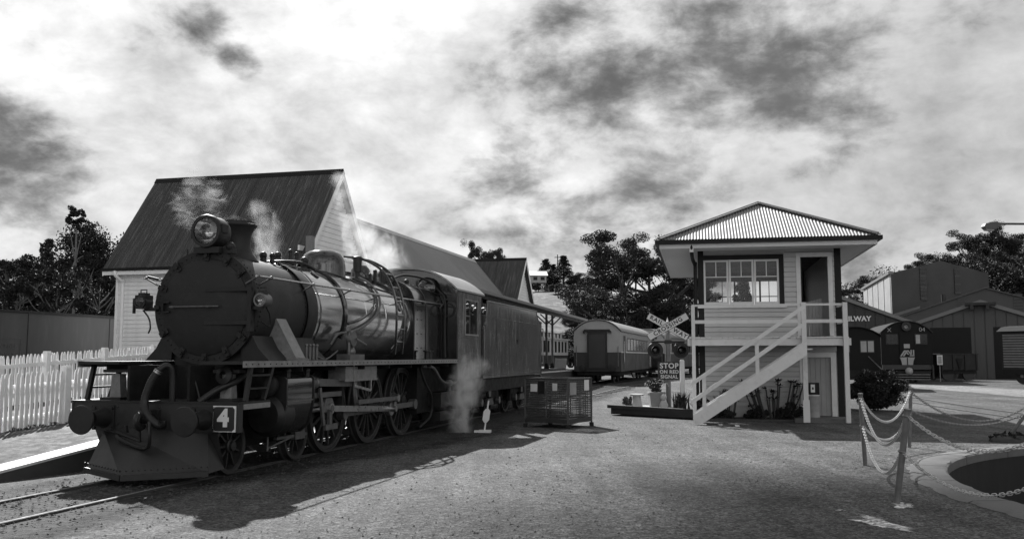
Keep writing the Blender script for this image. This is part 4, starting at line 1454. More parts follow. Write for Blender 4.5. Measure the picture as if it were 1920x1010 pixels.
# safety valve, top feed, whistle and other boiler top fittings
b = B().cyl((0.30, 5.02, 3.10), (0.30, 5.02, 3.26), 0.05, 12).lathe([(0.075, 0), (0.085, 0.01), (0.085, 0.30), (0.07, 0.31), (0, 0.31)], (0.30, 5.02, 3.26), (0, 0, 1), 16)
b.build('safety_valve', M['loco_black'], lo)
b = B()
for (x, y, h_, r_) in ((0.1, 1.75, 0.10, 0.05), (0.18, 1.9, 0.12, 0.04), (-0.05, 2.5, 0.18, 0.05), (0.12, 2.62, 0.26, 0.035), (0.12, 2.85, 0.24, 0.035), (0.32, 2.75, 0.16, 0.06), (0.45, 5.3, 0.2, 0.03), (0.42, 5.62, 0.28, 0.035), (0.30, 6.3, 0.3, 0.05), (0.2, 6.6, 0.22, 0.09), (0.1, 7.1, 0.22, 0.06), (-0.1, 7.3, 0.26, 0.07), (0.3, 7.7, 0.18, 0.05)):
    z0 = BZ + math.sqrt(max(0.05, 0.845 ** 2 - x * x)) - 0.03
    b.cyl((x, y, z0), (x, y, z0 + h_), r_, 10)
    b.ball((x, y, z0 + h_), r_ * 1.25, 10, 6)
b.tube(smooth_path([(-0.2, 1.95, 3.14), (0.2, 2.1, 3.18), (0.35, 2.6, 3.2), (0.4, 3.0, 3.12)], 5), 0.03, 8)
build_each(b, 'boiler_fitting', M['loco_black'], lo)


def wrap(pts, r_off):
    """points (y, angle from vertical in degrees) on a circle round the boiler"""
    return [(r * math.sin(R(a)), y, BZ + r * math.cos(R(a))) for (y, a, r) in [(p[0], p[1], BR + r_off if len(p) < 3 else p[2]) for p in pts]]


pipe_sets = [
    ('feed_pipe', 0.030, wrap([(2.75, 12), (3.0, 28), (3.22, 45), (3.28, 62), (3.28, 80), (3.28, 100), (3.28, 118)], 0.04), M['gloss']),
    ('feed_pipe', 0.022, wrap([(5.0, 20), (5.05, 38), (5.0, 60), (4.75, 80), (4.2, 98), (3.6, 108), (3.1, 112), (3.0, 125)], 0.05), M['dull_steel']),
    ('feed_pipe', 0.022, wrap([(4.55, 28), (4.8, 40), (4.85, 58), (4.6, 76), (4.0, 92), (3.4, 100)], 0.03), M['gloss']),
    ('feed_pipe', 0.026, wrap([(5.3, 12), (5.7, 30), (6.0, 48), (6.15, 66), (6.15, 88), (6.0, 112), (5.9, 130)], 0.05), M['gloss']),
    ('feed_pipe', 0.022, wrap([(5.5, 14), (5.95, 36), (6.3, 54), (6.38, 74), (6.3, 96), (6.35, 118), (6.7, 132)], 0.035), M['gloss']),
    ('blower_pipe', 0.020, wrap([(6.4, 24, 0.98), (7.0, 40, 1.02), (8.0, 46, 1.05), (8.42, 50, 1.06)], 0.1), M['loco_black']),
    ('steam_manifold_pipe', 0.026, [(0.25, 6.9, 3.28), (0.3, 7.6, 3.42), (0.6, 8.1, 3.36), (0.85, 8.38, 3.1), (0.98, 8.38, 2.9), (0.98, 8.38, 2.2), (1.0, 8.36, 1.6)], M['loco_black']),
    ('conduit', 0.012, wrap([(1.7, 20), (2.4, 30), (3.5, 24), (4.6, 40), (6.0, 50), (6.5, 52)], 0.03), M['loco_black']),
]
for nm, r_, pts, mm in pipe_sets:
    B().tube(smooth_path(pts, 7), r_, 8).build(nm, mm, lo)
# curved ladder over the boiler
lad = B()
for y in (5.28, 5.66):
    lad.tube(smooth_path(wrap([(y - .35, 2, 1.22), (y - 0.2, 18, 1.24), (y, 36, 1.20), (y, 55, 1.12), (y, 74, 1.06), (y, 92, 1.03), (y, 112, 1.1), (y, 124, 1.2)], 0), 6), 0.024, 8)
lad = lad.build('boiler_ladder', M['gloss'], lo)
for p in wrap([(0, 40, 1.19), (0, 55, 1.12), (0, 70, 1.07), (0, 85, 1.04), (0, 100, 1.05), (0, 113, 1.1)], 0):
    B().cyl((p[0], 5.28, p[2]), (p[0], 5.66, p[2]), 0.011, 8).build('rung', M['steel'], lad)
# handrails
for s in (1, -1):
    hr = B().cyl((s * 0.92, 0.12, 2.76), (s * 0.92, 8.46, 2.80), 0.017, 10).build('handrail', M['steel'], lo)
    b = B()
    for y in (0.18, 0.55, 1.9, 3.3, 4.6, 5.9, 7.2, 8.3):
        q = 0.72 if y < 6.5 else 0.86
        b.cyl((s * q, y, 2.66), (s * 0.92, y, 2.765), 0.013, 8).ball((s * 0.92, y, 2.77), 0.027, 8, 6)
    build_each(b, 'handrail_knob', M['dull_steel'], hr)
# mechanical lubricator / reverser bracket on the plate
b = B().box(0.95, 1.2, 2.75, 3.35, 1.555, 1.66).cyl((1.08, 2.95, 1.66), (1.08, 2.95, 2.05), 0.03, 10).lathe([(0.0, -0.06), (0.13, -0.05), (0.14, 0.0), (0.13, 0.05), (0, 0.06)], (1.08, 3.05, 1.92), (1, 0, 0), 20)
b.cyl((1.08, 2.9, 2.05), (1.08, 2.9, 2.12), 0.06, 8).cyl((1.15, 3.1, 1.92), (1.25, 3.3, 1.82), 0.02, 8).ball((1.08, 3.05, 1.70), 0.08, 10, 6)
build_each(b, 'reverser_shaft', M['dull_steel'], lo)
b = B()
for k in range(4):
    y = 1.55 + k * 0.12
    b.cyl((1.0, y, 1.56), (1.0, y, 1.78), 0.022, 8).ball((1.0, y, 1.79), 0.03, 8, 5)
b.tube(smooth_path([(1.0, 1.9, 1.62), (0.98, 2.3, 1.58), (0.95, 2.8, 1.72)], 5), 0.012, 6)
build_each(b, 'oil_feed', M['dull_steel'], lo)

# cab
CW = 1.27
arc = [(-CW, 3.10)]
for k in range(1, 20):
    u = -1 + k / 10
    arc.append((CW * u, 3.10 + 0.50 * (1 - abs(u) ** 2.6)))
arc.append((CW, 3.10))
front = [(-CW, 1.2), (-0.94, 1.2), (-0.94, 2.6)] + [(0.5 * math.cos(R(180 - k * 30)) * 1.8, 2.7 + 0.52 * math.sin(R(180 - k * 30))) for k in range(0, 7)] + [(0.94, 2.6), (0.94, 1.2), (CW, 1.2)]
cabf = B()
cabf.prism([(-CW, 1.2)] + arc + [(CW, 1.2)], lambda u, v, w: (u, w, v), 8.46, 8.50)
cab = cabf.build('cab', M['gloss'], lo, smooth=False)
for s in (-1, 1):
    x0, x1 = (CW - 0.02, CW + 0.012) if s > 0 else (-CW - 0.012, -CW + 0.02)
    b = B().box(x0, x1, 8.45, 10.33, 1.12, 2.15).box(x0, x1, 8.45, 8.98, 2.15, 3.1).box(x0, x1, 9.97, 10.33, 2.15, 3.1).box(x0, x1, 8.98, 9.97, 2.93, 3.1)
    b.build('cab_side', M['tender'], cab, smooth=False)
    wf = B()
    for (a, b_, c_, d) in ((8.95, 10.0, 2.93, 2.96), (8.92, 10.04, 2.11, 2.15), (8.95, 8.98, 2.15, 2.93), (9.97, 10.0, 2.15, 2.93)):
        wf.box(min(s * (CW + 0.013), s * (CW + 0.035)), max(s * (CW + 0.013), s * (CW + 0.035)), a, b_, c_, d)
    wf.build('window_frame', M['grey_casing'], cab, smooth=False)
    B().box(s * (CW - 0.03) - 0.004, s * (CW - 0.03) + 0.004, 8.99, 9.46, 2.16, 2.92).build('window_pane', M['pane'], cab, smooth=False)
    B().box(s * (CW - 0.03) - 0.012, s * (CW - 0.03) + 0.012, 9.46, 9.49, 2.16, 2.92).box(s * (CW - 0.03) - 0.012, s * (CW - 0.03) + 0.012, 8.99, 9.46, 2.56, 2.59).build('window_bar', M['dull_steel'], cab, smooth=False)
    lk = B().lathe([(0.15, 0), (0.165, 0.0), (0.165, -0.03), (0.13, -0.03)], (s * 1.04, 8.455, 2.68), (0, 1, 0), 24)
    lk.build('lookout_rim', M['loco_black'], cab)
    B().lathe([(0.0, 0), (0.15, 0)], (s * 1.04, 8.447, 2.68), (0, 1, 0), 24).build('lookout_glass', M['gloss'], cab)
    B().box(s * 1.05 - 0.16, s * 1.05 + 0.16, 8.36, 8.459, 2.90, 2.93).build('lookout_hood', M['gloss'], cab, smooth=False)
rf = B()
n = len(arc)
for (y, off) in ((8.30, 0.0), (10.55, 0.0)):
    for (u, v) in arc:
        rf.v.append((u * 1.03, y, v + 0.02))
    for (u, v) in arc:
        rf.v.append((u * 1.03, y, v + 0.06))
for i in range(n - 1):
    rf.f += [(i, i + 1, i + 1 + 2 * n, i + 2 * n), (n + i, n + i + 1, n + i + 1 + 2 * n, n + i + 2 * n), (i, i + 1, n + i + 1, n + i), (2 * n + i, 2 * n + i + 1, 3 * n + i + 1, 3 * n + i)]
rf.f += [(0, n, 3 * n, 2 * n), (n - 1, 2 * n - 1, 4 * n - 1, 3 * n - 1)]
rf.build('cab_roof', M['cabroof'], cab, angle=40)
B().box(-1.2, 1.2, 8.5, 10.2, 1.1, 1.2).box(-1.2, 1.2, 8.9, 8.95, 1.2, 2.5).build('cab_interior', M['frame'], cab, smooth=False)
b = B().lathe([(0, 0.14), (0.10, 0.13), (0.22, 0.06), (0.25, 0.0)], (0.55, 8.30, 3.20), (0, -1, 0.3), 16)
b.build('whistle_shield', M['gloss'], lo)

# ================================================================== TENDER
tn = thing('locomotive_tender', 'tall glossy black coal tender coupled behind the steam locomotive cab', 'tender', TO, TRZ)
sidep = [(10.56, 1.08), (17.28, 1.08), (17.28, 2.70), (17.05, 2.72)]
for k in range(1, 7):
    a_ = R(90 * k / 6)
    sidep.append((17.05 - 0.5 * math.sin(a_) * 1.0, 2.72 + 0.30 * (1 - math.cos(a_))))
sidep += [(10.92, 3.02)]
for k in range(1, 8):
    f_ = k / 8
    sidep.append((10.92 - 0.06 * f_ - 0.30 * f_ ** 3, 3.02 - 0.7 * f_))
sidep += [(10.56, 2.30)]
for s in (-1, 1):
    x0, x1 = sorted((s * 1.24, s * 1.275))
    B().prism(sidep, lambda u, v, w: (w, u, v), x0, x1).build('tank_side', M['tender'], tn, smooth=False)
    bd = B()
    path = [(s * 1.27, u, v) for (u, v) in sidep[2:-1]]
    bd.tube(path, 0.022, 8)
    bd.build('beading', M['dull_steel'], tn)
    for (y, z0, z1) in ((10.50, 1.4, 2.35), (17.33, 1.4, 2.5)):
        hb = B().cyl((s * 1.31, y, z0), (s * 1.31, y, z1), 0.018, 8)
        hb.cyl((s * 1.25, y + (0.08 if y < 12 else -0.08), z1), (s * 1.31, y, z1), 0.015, 8).cyl((s * 1.25, y + (0.08 if y < 12 else -0.08), z0), (s * 1.31, y, z0), 0.015, 8)
        hb.build('grab_rail', M['dull_steel'], tn)
    for (y0, y1) in ((11.2, 13.4), (14.8, 17.0)):
        x0, x1 = sorted((s * 0.80, s * 0.88))
        B().prism([(y0 - 0.1, 0.35), (y0 + 0.35, 0.30), (y0 + 0.75, 0.55), (y1 - 0.75, 0.55), (y1 - 0.35, 0.30), (y1 + 0.1, 0.35), (y1, 0.68), (y0, 0.68)], lambda u, v, w: (w, u, v), x0, x1).build('bogie_frame', M['frame'], tn, smooth=False)
        b = B()
        for k in range(5):
            b.box(min(s * .89, s * .97), max(s * .89, s * .97), (y0 + y1) / 2 - 0.35 + k * .03, (y0 + y1) / 2 + 0.35 - k * .03, 0.34 + k * .035, 0.365 + k * .035)
        b.cyl((s * .9, y0 + 0.25, 0.43), (s * 1.0, y0 + 0.25, 0.43), 0.1, 10).cyl((s * .9, y1 - 0.25, 0.43), (s * 1.0, y1 - 0.25, 0.43), 0.1, 10)
        b.prism([((y0 + y1) / 2 - .2, .95), ((y0 + y1) / 2 + .2, .95), ((y0 + y1) / 2 + .08, .55), ((y0 + y1) / 2 - .08, .55)], lambda u, v, w: (w, u, v), min(s * .9, s * .96), max(s * .9, s * .96))
        build_each(b, 'axle_box', M['dull_steel'], tn, smooth=False)
        for y in (y0 + 0.25, y1 - 0.25):
            wheel(tn, 'tender_wheel', s * 0.6, y, 0.43, 10, s)
B().box(-1.24, 1.24, 10.7, 17.2, 1.1, 2.66).build('tank', M['tender'], tn, smooth=False)
B().box(-1.275, 1.275, 17.2, 17.27, 1.08, 2.70).build('tank_end', M['tender'], tn, smooth=False)
B().box(-1.2, 1.2, 10.4, 17.4, 0.74, 1.06).build('underframe', M['frame'], tn, smooth=False)
B().box(-1.25, 1.25, 17.25, 17.4, 0.66, 1.02).build('buffer_beam', M['beam'], tn, smooth=False)
for s in (-1, 1):
    B().lathe([(0.13, 0), (0.1, 0.1), (0.06, 0.12), (0.06, 0.3), (0.18, 0.34), (0.18, 0.37), (0, 0.385)], (s * 0.76, 17.4, 0.80), (0, 1, 0), 24).build('buffer', M['loco_black'], tn)
cb = B()
rnd = random.Random(5)
for k in range(170):
    y, x = rnd.uniform(11.2, 16.2), rnd.uniform(-1.0, 1.0)
    r_ = rnd.uniform(0.06, 0.15)
    cb.ball((x, y, 2.70 + 0.22 * (1 - x * x) + rnd.uniform(-0.05, .05)), r_, 6, 4, (1, rnd.uniform(.7, 1.2), rnd.uniform(.6, 1)))
c_ = cb.build('coal', M['black'], tn, smooth=False)
c_['kind'] = 'stuff'
tr_ = B().box(1.278, 1.29, 14.0, 14.12, 2.0, 2.12).cyl((1.27, 14.06, 2.06), (1.31, 14.06, 2.06), 0.03, 8)
tr_.build('lamp_iron', M['loco_black'], tn, smooth=False)

# rivet lines: too many and too small to pick apart, one part each
def rivets(name, pts, r_, m, parent):
    b = B()
    for p in pts:
        b.ball(p, r_, 6, 4)
    b.build(name, m, parent)['kind'] = 'stuff'


P_ = [(0.775 * math.cos(2 * math.pi * k / 56), 0.298, BZ + 0.775 * math.sin(2 * math.pi * k / 56)) for k in range(56)]
for y in (0.46, 1.88, 2.22):
    P_ += [(0.812 * math.cos(R(a_)), y, BZ + 0.812 * math.sin(R(a_))) for a_ in range(-40, 221, 5)]
rivets('smokebox_rivets', P_, 0.013, M['smokebox'], lo)
P_ = []
for y in np.arange(10.7, 17.2, 0.11):
    P_ += [(1.277, y, 1.16), (1.277, y, 2.62)]
for y in (10.72, 12.85, 15.0, 17.15):
    P_ += [(1.277, y, z) for z in np.arange(1.2, 2.62, 0.11)]
rivets('tank_rivets', P_, 0.013, M['tender'], tn)
P_ = []
for y in np.arange(8.52, 10.3, 0.11):
    P_ += [(1.284, y, 1.2), (1.284, y, 2.05)]
P_ += [(1.284, y, z) for z in np.arange(1.2, 3.05, 0.11) for y in (8.52, 10.27)]
rivets('cab_rivets', P_, 0.012, M['tender'], cab)
P_ = [(s * 1.277, y, 1.517) for y in np.arange(-0.7, 9.8, 0.16) for s in (1,)]
rivets('valance_rivets', P_, 0.011, M['loco_black'], lo)
# cowcatcher seams and bolts
P_ = [Vector(bot[0]).lerp(Vector(bot[1]), k / 12) + V(0, -.02, .09) for k in range(13)] + [Vector(bot[1]).lerp(Vector(bot[2]), k / 14) + V(0, -.02, .09) for k in range(15)]
rivets('pilot_bolts', P_, 0.013, M['beam'], lo)

# ================================================================== SIGNAL BOX
BX = Vector((6.482, 23.329, 0))
BRZ = R(-11.5)
sb = thing('signal_box', 'two storey weatherboard signal box with a hipped corrugated iron roof and white outside stairs', 'signal box', BX, BRZ)
WY = 1.2
WX0, WX1 = -1.70, 1.92
WB = 8.6


def bxw(name, m, x0, x1, y0, y1, z0, z1, parent=sb):
    return B().box(x0, x1, y0, y1, z0, z1).build(name, m, parent, smooth=False)


# wall cores with real openings
win = (-1.58, 0.38, 2.98, 4.20)
dr = (0.93, 1.62, 2.13, 4.24)
ld = (0.98, 1.62, 0.08, 1.60)
core = B()
core.box(WX0, WX1, WY, WY + 0.1, 0.05, ld[2]) if False else None
core.box(WX0, ld[0], WY, WY + 0.1, 0.0, 2.10).box(ld[1], WX1, WY, WY + 0.1, 0.0, 2.10).box(ld[0], ld[1], WY, WY + 0.1, ld[3], 2.10)
core.box(WX0, win[0], WY, WY + 0.1, 2.10, 4.55).box(win[0], win[1], WY, WY + 0.1, 2.10, win[2]).box(win[0], win[1], WY, WY + 0.1, win[3], 4.55)
core.box(win[1], dr[0], WY, WY + 0.1, 2.10, 4.55).box(dr[0], dr[1], WY, WY + 0.1, dr[3], 4.55).box(dr[1], WX1, WY, WY + 0.1, 2.10, 4.55)
core.build('front_wall', M['boxboard'], sb, smooth=False)
sidew = B()
for x0, x1 in ((WX0, WX0 + 0.1), (WX1 - 0.1, WX1)):
    sidew.box(x0, x1, WY + 0.102, WB, 0, 2.1).box(x0, x1, WY + 0.102, WB, 2.1, 2.98).box(x0, x1, WY + 0.102, WB, 4.2, 4.55)
    if x0 > 0:
        sidew.box(x0, x1, WY + 0.102, WB, 2.98, 4.2)
    else:
        sidew.box(x0, x1, WY + 0.102, 2.2, 2.98, 4.2).box(x0, x1, 7.6, WB, 2.98, 4.2).box(x0, x1, 4.6, 5.0, 2.98, 4.2)
sidew.build('side_wall', M['boxboard'], sb, smooth=False)
bw_ = B().box(WX0, WX1, WB, WB + 0.1, 0, 2.98).box(WX0, WX1, WB, WB + 0.1, 4.2, 4.55).box(WX0, -1.35, WB, WB + 0.1, 2.98, 4.2).box(1.20, WX1, WB, WB + 0.1, 2.98, 4.2)
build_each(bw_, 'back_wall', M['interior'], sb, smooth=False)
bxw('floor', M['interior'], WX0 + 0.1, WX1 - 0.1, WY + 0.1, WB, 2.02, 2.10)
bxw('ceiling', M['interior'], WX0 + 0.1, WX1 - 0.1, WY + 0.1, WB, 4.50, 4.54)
bm_ = B()
for x in (-0.5, 0.35, 0.95):
    bm_.box(x - 0.03, x + 0.03, WB + 0.02, WB + 0.07, 2.98, 4.2)
for x in (-0.92, -0.08, 0.65):
    bm_.box(x - 0.012, x + 0.012, WB + 0.03, WB + 0.06, 2.98, 4.2)
bm_.box(-1.35, 1.2, WB + 0.03, WB + 0.06, 3.66, 3.69)
build_each(bm_, 'back_window_bar', M['darktrim'], sb, smooth=False)
# weatherboards of the front wall
boards(sb, WX0 + 0.12, WX1 - 0.14, 0.30, 1.88, 0.1317, lambda u, z: (u, WY, z), 0, M['boxboard'], openings=[(0.84, 1.76, 0, 1.72)])
boards(sb, WX0 + 0.12, WX1 - 0.14, 2.13, 4.50, 0.1317, lambda u, z: (u, WY, z), 0, M['boxboard'], openings=[(-1.72, 0.51, 2.95, 4.34), (0.82, 1.73, 0, 4.34)])
boards(sb, WY + 0.1, WB, 0.30, 2.96, 0.1317, lambda u, z: (WX0, WB - (u - WY - 0.1), z), R(-90), M['boxboard'])
boards(sb, WY + 0.1, WB, 0.30, 2.96, 0.1317, lambda u, z: (WX1, u, z), R(90), M['boxboard'])
# dark corner boards and window surround
bxw('corner_board', M['darktrim'], WX0 - 0.03, WX0 + 0.12, WY - 0.03, WY - 0.001, 0.0, 4.5)
bxw('corner_board', M['darktrim'], WX0 - 0.03, WX0 - 0.001, WY, WY + 0.14, 0.0, 4.5)
bxw('corner_board', M['darktrim'], WX1 - 0.14, WX1 + 0.03, WY - 0.03, WY - 0.001, 0.0, 4.5)
bxw('corner_board', M['darktrim'], WX1 + 0.001, WX1 + 0.03, WY, WY + 0.14, 0.0, 4.5)
ws = B().box(-1.699, win[0], WY - 0.034, WY - 0.002, 2.96, 4.33).box(win[1], 0.50, WY - 0.034, WY - 0.002, 2.96, 4.33).box(win[0], win[1], WY - 0.034, WY - 0.002, win[3], 4.33)
ws.build('window_surround', M['darktrim'], sb, smooth=False)
# three sashes
sw = (win[1] - win[0]) / 3
for i in range(3):
    a = win[0] + i * sw + (0.0 if i == 0 else 0.012)
    e = win[0] + (i + 1) * sw
    yy = WY - 0.02 - (0.018 if i == 1 else 0)
    f = 0.05
    z0, z1 = win[2] + 0.0, win[3]
    b = B().box(a, a + f, yy, yy + 0.035, z0, z1).box(e - f, e, yy, yy + 0.035, z0, z1).box(a + f, e - f, yy, yy + 0.035, z0, z0 + 0.09).box(a + f, e - f, yy, yy + 0.035, z1 - f, z1)
    sash = b.build('window_sash', M['boxwhite'], sb, smooth=False)
    B().box(a + f, e - f, yy + 0.004, yy + 0.03, 3.73, 3.755).box((a + e) / 2 - 0.012, (a + e) / 2 + 0.012, yy + 0.004, yy + 0.03, 3.756, z1 - f).build('glazing_bar', M['boxwhite'], sash, smooth=False)
    for (p, q, r_, s_) in ((a + f, e - f, z0 + 0.09, 3.729), (a + f, (a + e) / 2 - 0.013, 3.757, z1 - f), ((a + e) / 2 + 0.013, e - f, 3.757, z1 - f)):
        B().box(p, q, yy + 0.014, yy + 0.018, r_, s_).build('pane', M['pane'], sash, smooth=False)
bxw('window_sill', M['boxwhite'], -1.75, 0.56, WY - 0.10, WY - 0.036, 2.91, 2.955)
# upper door
b = B().box(0.82, dr[0], WY - 0.045, WY - 0.003, 2.13, 4.35).box(dr[1], 1.73, WY - 0.045, WY - 0.003, 2.13, 4.35).box(dr[0], dr[1], WY - 0.045, WY - 0.003, dr[3], 4.35)
uf = b.build('door_frame', M['boxwhite'], sb, smooth=False)
b = B().box(0.95, 0.985, WY + 0.12, WY + 0.80, 2.14, 4.2)
b.build('open_door', M['darktrim'], sb, smooth=False)
b = B()
for k in range(6):
    b.box(1.0 + k * 0.085, 1.078 + k * 0.085, WY + 0.45, WY + 0.48, 2.12, 3.05 + 0.02 * k)
build_each(b, 'wainscot_plank', M['doorleaf'], sb, smooth=False)
bxw('door_step', M['darktrim'], 0.86, 1.70, WY - 0.12, WY - 0.046, 2.115, 2.15)
# lower door
b = B().box(0.84, ld[0], WY - 0.045, WY - 0.003, 0.08, 1.72).box(ld[1], 1.75, WY - 0.045, WY - 0.003, 0.08, 1.72).box(ld[0], ld[1], WY - 0.045, WY - 0.003, ld[3], 1.72)
b.build('door_frame', M['boxwhite'], sb, smooth=False)
ldo = bxw('lower_door', M['doorleaf'], ld[0], ld[1], WY + 0.05, WY + 0.08, 0.08, ld[3])
for k in range(5):
    x = ld[0] + k * 0.128
    bxw('door_plank', M['doorleaf'], x + 0.003, x + 0.123, WY + 0.03, WY + 0.049, 0.085, ld[3] - 0.005, ldo)
bxw('door_slab', M['concrete'], 0.6, 2.0, 0.2, WY, -0.03, 0.075)

# balcony deck
DZ = 2.115
n = 28
dp = B().box(-0.066, 0.066, 0, 1.16, -0.035, 0).mesh('deck_plank', M['boxwhite'], smooth=False)
rnd = random.Random(3)
for k in range(n):
    x = -1.98 + 3.90 * (k + 0.5) / n
    place('deck_plank', dp, sb, (x, -0.02 + rnd.uniform(-.012, .012), DZ + rnd.uniform(-.004, .004)))
bxw('deck_beam', M['boxwhite'], -2.02, 1.97, 0.02, 0.07, 1.90, 2.076)
bxw('deck_beam', M['boxwhite'], -2.02, 1.97, 1.10, 1.155, 1.90, 2.076)
for x in (-1.9, -0.95, 0.1, 1.0, 1.88):
    bxw('deck_joist', M['boxwhite'], x - 0.025, x + 0.025, 0.071, 1.099, 1.93, 2.075)
# posts and rails
bxw('deck_post', M['boxwhite'], -1.915, -1.825, -0.085, 0.0, 0.0, 2.93)
bxw('deck_post', M['boxwhite'], 0.785, 0.90, -0.12, 0.0, 0.0, 2.97)
bxw('post_base', M['boxwhite'], 0.765, 0.925, -0.135, -0.121, 0.0, 0.55)
bxw('deck_post', M['boxwhite'], 1.775, 1.885, -0.115, -0.0, 0.0, 2.96)
for z in (2.915, 2.50):
    hgt = 0.05 if z > 2.8 else 0.085
    bxw('guard_rail', M['boxwhite'], -1.823, 0.784, -0.07, -0.02, z - hgt / 2, z + hgt / 2)
    bxw('guard_rail', M['boxwhite'], 0.902, 1.773, -0.07, -0.02, z - hgt / 2, z + hgt / 2)
    bxw('guard_rail', M['boxwhite'], 1.80, 1.85, 0.001, WY - 0.05, z - hgt / 2, z + hgt / 2)
    bxw('guard_rail', M['boxwhite'], -1.895, -1.845, 0.001, WY - 0.05, z - hgt / 2, z + hgt / 2)
# stairs along the front
for y0 in (-0.20, -1.02):
    b = B().prism([(-1.89, -0.01), (-1.70, -0.01), (0.80, 1.66), (0.80, 1.98), (-1.89, 0.22)], lambda u, v, w: (u, w, v), y0, y0 + 0.055)
    b.build('stair_stringer', M['boxwhite'], sb, smooth=False)
for k in range(10):
    x = -1.62 + k * 0.268
    z = 0.20 + k * 0.1755
    bxw('stair_tread', M['boxboard'], x - 0.12, x + 0.14, -0.964, -0.201, z, z + 0.035)
yF = -1.02
for (z0, z1, hgt) in ((0.95, 2.83, 0.11), (0.52, 2.42, 0.12)):
    for y0 in (-1.055, ):
        b = B().prism([(-1.93, z0 - hgt / 2), (0.784, z1 - hgt / 2), (0.784, z1 + hgt / 2), (-1.93, z0 + hgt / 2)], lambda u, v, w: (u, w, v), y0 - 0.03, y0 + 0.03)
        b.build('stair_handrail', M['boxwhite'], sb, smooth=False)
for x in (-1.63, -0.36):
    t_ = (x + 1.93) / 2.714
    bxw('stair_baluster', M['boxwhite'], x - 0.045, x + 0.045, -1.02 - 0.004 - 0.0, -1.02 + 0.06, 0.0 + (x + 1.89) * 0.654 - 0.02, 0.95 + 1.88 * t_ + 0.02)

# roof
EX, EY0, EY1, EZ, AZ = 2.73, 0.20, 9.52, 4.66, 5.98
run = EX
Lr = math.hypot(run, AZ - EZ)
udF = (0, run / Lr, (AZ - EZ) / Lr)
corr('roof_sheet', M['zinc'], sb, (-EX, EY0, EZ), (1, 0, 0), udF, 2 * EX, lambda x: 0, lambda x: max(0.01, Lr * (1 - abs(x - EX) / EX)), pitch=0.080, amp=0.0095, seg=6)
corr('roof_sheet', M['zinc'], sb, (EX, EY1, EZ), (-1, 0, 0), (0, -run / Lr, (AZ - EZ) / Lr), 2 * EX, lambda x: 0, lambda x: max(0.01, Lr * (1 - abs(x - EX) / EX)), pitch=0.080, amp=0.013)
DL = EY1 - EY0
fs = lambda x: Lr * min(1.0, x / run, (DL - x) / run) + 0.01
corr('roof_sheet', M['zinc'], sb, (-EX, EY0, EZ), (0, 1, 0), (run / Lr, 0, (AZ - EZ) / Lr), DL, lambda x: 0, fs, pitch=0.080, amp=0.013)
corr('roof_sheet', M['zinc'], sb, (EX, EY0, EZ), (0, 1, 0), (-run / Lr, 0, (AZ - EZ) / Lr), DL, lambda x: 0, fs, pitch=0.080, amp=0.013)
ap, ap2 = Vector((0, EY0 + run, AZ)), Vector((0, EY1 - run, AZ))
for (p, q) in ((Vector((-EX, EY0, EZ)), ap), (Vector((EX, EY0, EZ)), ap), (Vector((-EX, EY1, EZ)), ap2), (Vector((EX, EY1, EZ)), ap2), (ap, ap2)):
    b = B()
    b.bar(p + V(0, 0, 0.03), q + V(0, 0, 0.03), 0.20, 0.03)
    b.tube([p + V(0, 0, 0.045), q + V(0, 0, 0.045)], 0.032, 8)
    b.build('hip_capping', M['hipcap'], sb, smooth=True)


def ring_(x0, x1, y0, y1, z0, z1, th):
    return B().box(x0, x1, y0, y0 + th, z0, z1).box(x0, x1, y1 - th, y1, z0, z1).box(x0, x0 + th, y0 + th, y1 - th, z0, z1).box(x1 - th, x1, y0 + th, y1 - th, z0, z1)


ring_(-EX - 0.09, EX + 0.09, EY0 - 0.09, EY1 + 0.09, 4.545, 4.645, 0.11).build('gutter', M['darktrim'], sb, smooth=False)
ring_(-EX + 0.021, EX - 0.021, EY0 + 0.021, EY1 - 0.021, 4.43, 4.60, 0.03).build('fascia', M['boxwhite'], sb, smooth=False)
sf = B().box(-EX + 0.052, EX - 0.052, EY0 + 0.052, WY - 0.035, 4.452, 4.475).box(-EX + 0.052, EX - 0.052, WB + 0.1, EY1 - 0.052, 4.452, 4.475)
sf.box(-EX + 0.052, WX0 - 0.031, WY - 0.034, WB + 0.099, 4.452, 4.475).box(WX1 + 0.031, EX - 0.052, WY - 0.034, WB + 0.099, 4.452, 4.475)
sf.build('soffit', M['soffit'], sb, smooth=False)
b = B().tube(smooth_path([(-1.88, 0.27, 4.56), (-1.88, 0.30, 4.36), (-1.86, 0.75, 4.2), (-1.80, 1.10, 4.05), (-1.80, 1.12, 3.8), (-1.80, 1.12, 0.0)], 6), 0.05, 10)
b.build('downpipe', M['darktrim'], sb)
b = B().box(-1.93, -1.83, 0.22, 0.32, 4.33, 4.55)
b.build('downpipe_head', M['boxwhite'], sb, smooth=False)

# ================================================================== things by the signal box
def local(base, rz, x, y, z=0.0):
    return base + Vector((math.cos(rz) * x - math.sin(rz) * y, math.sin(rz) * x + math.cos(rz) * y, z))


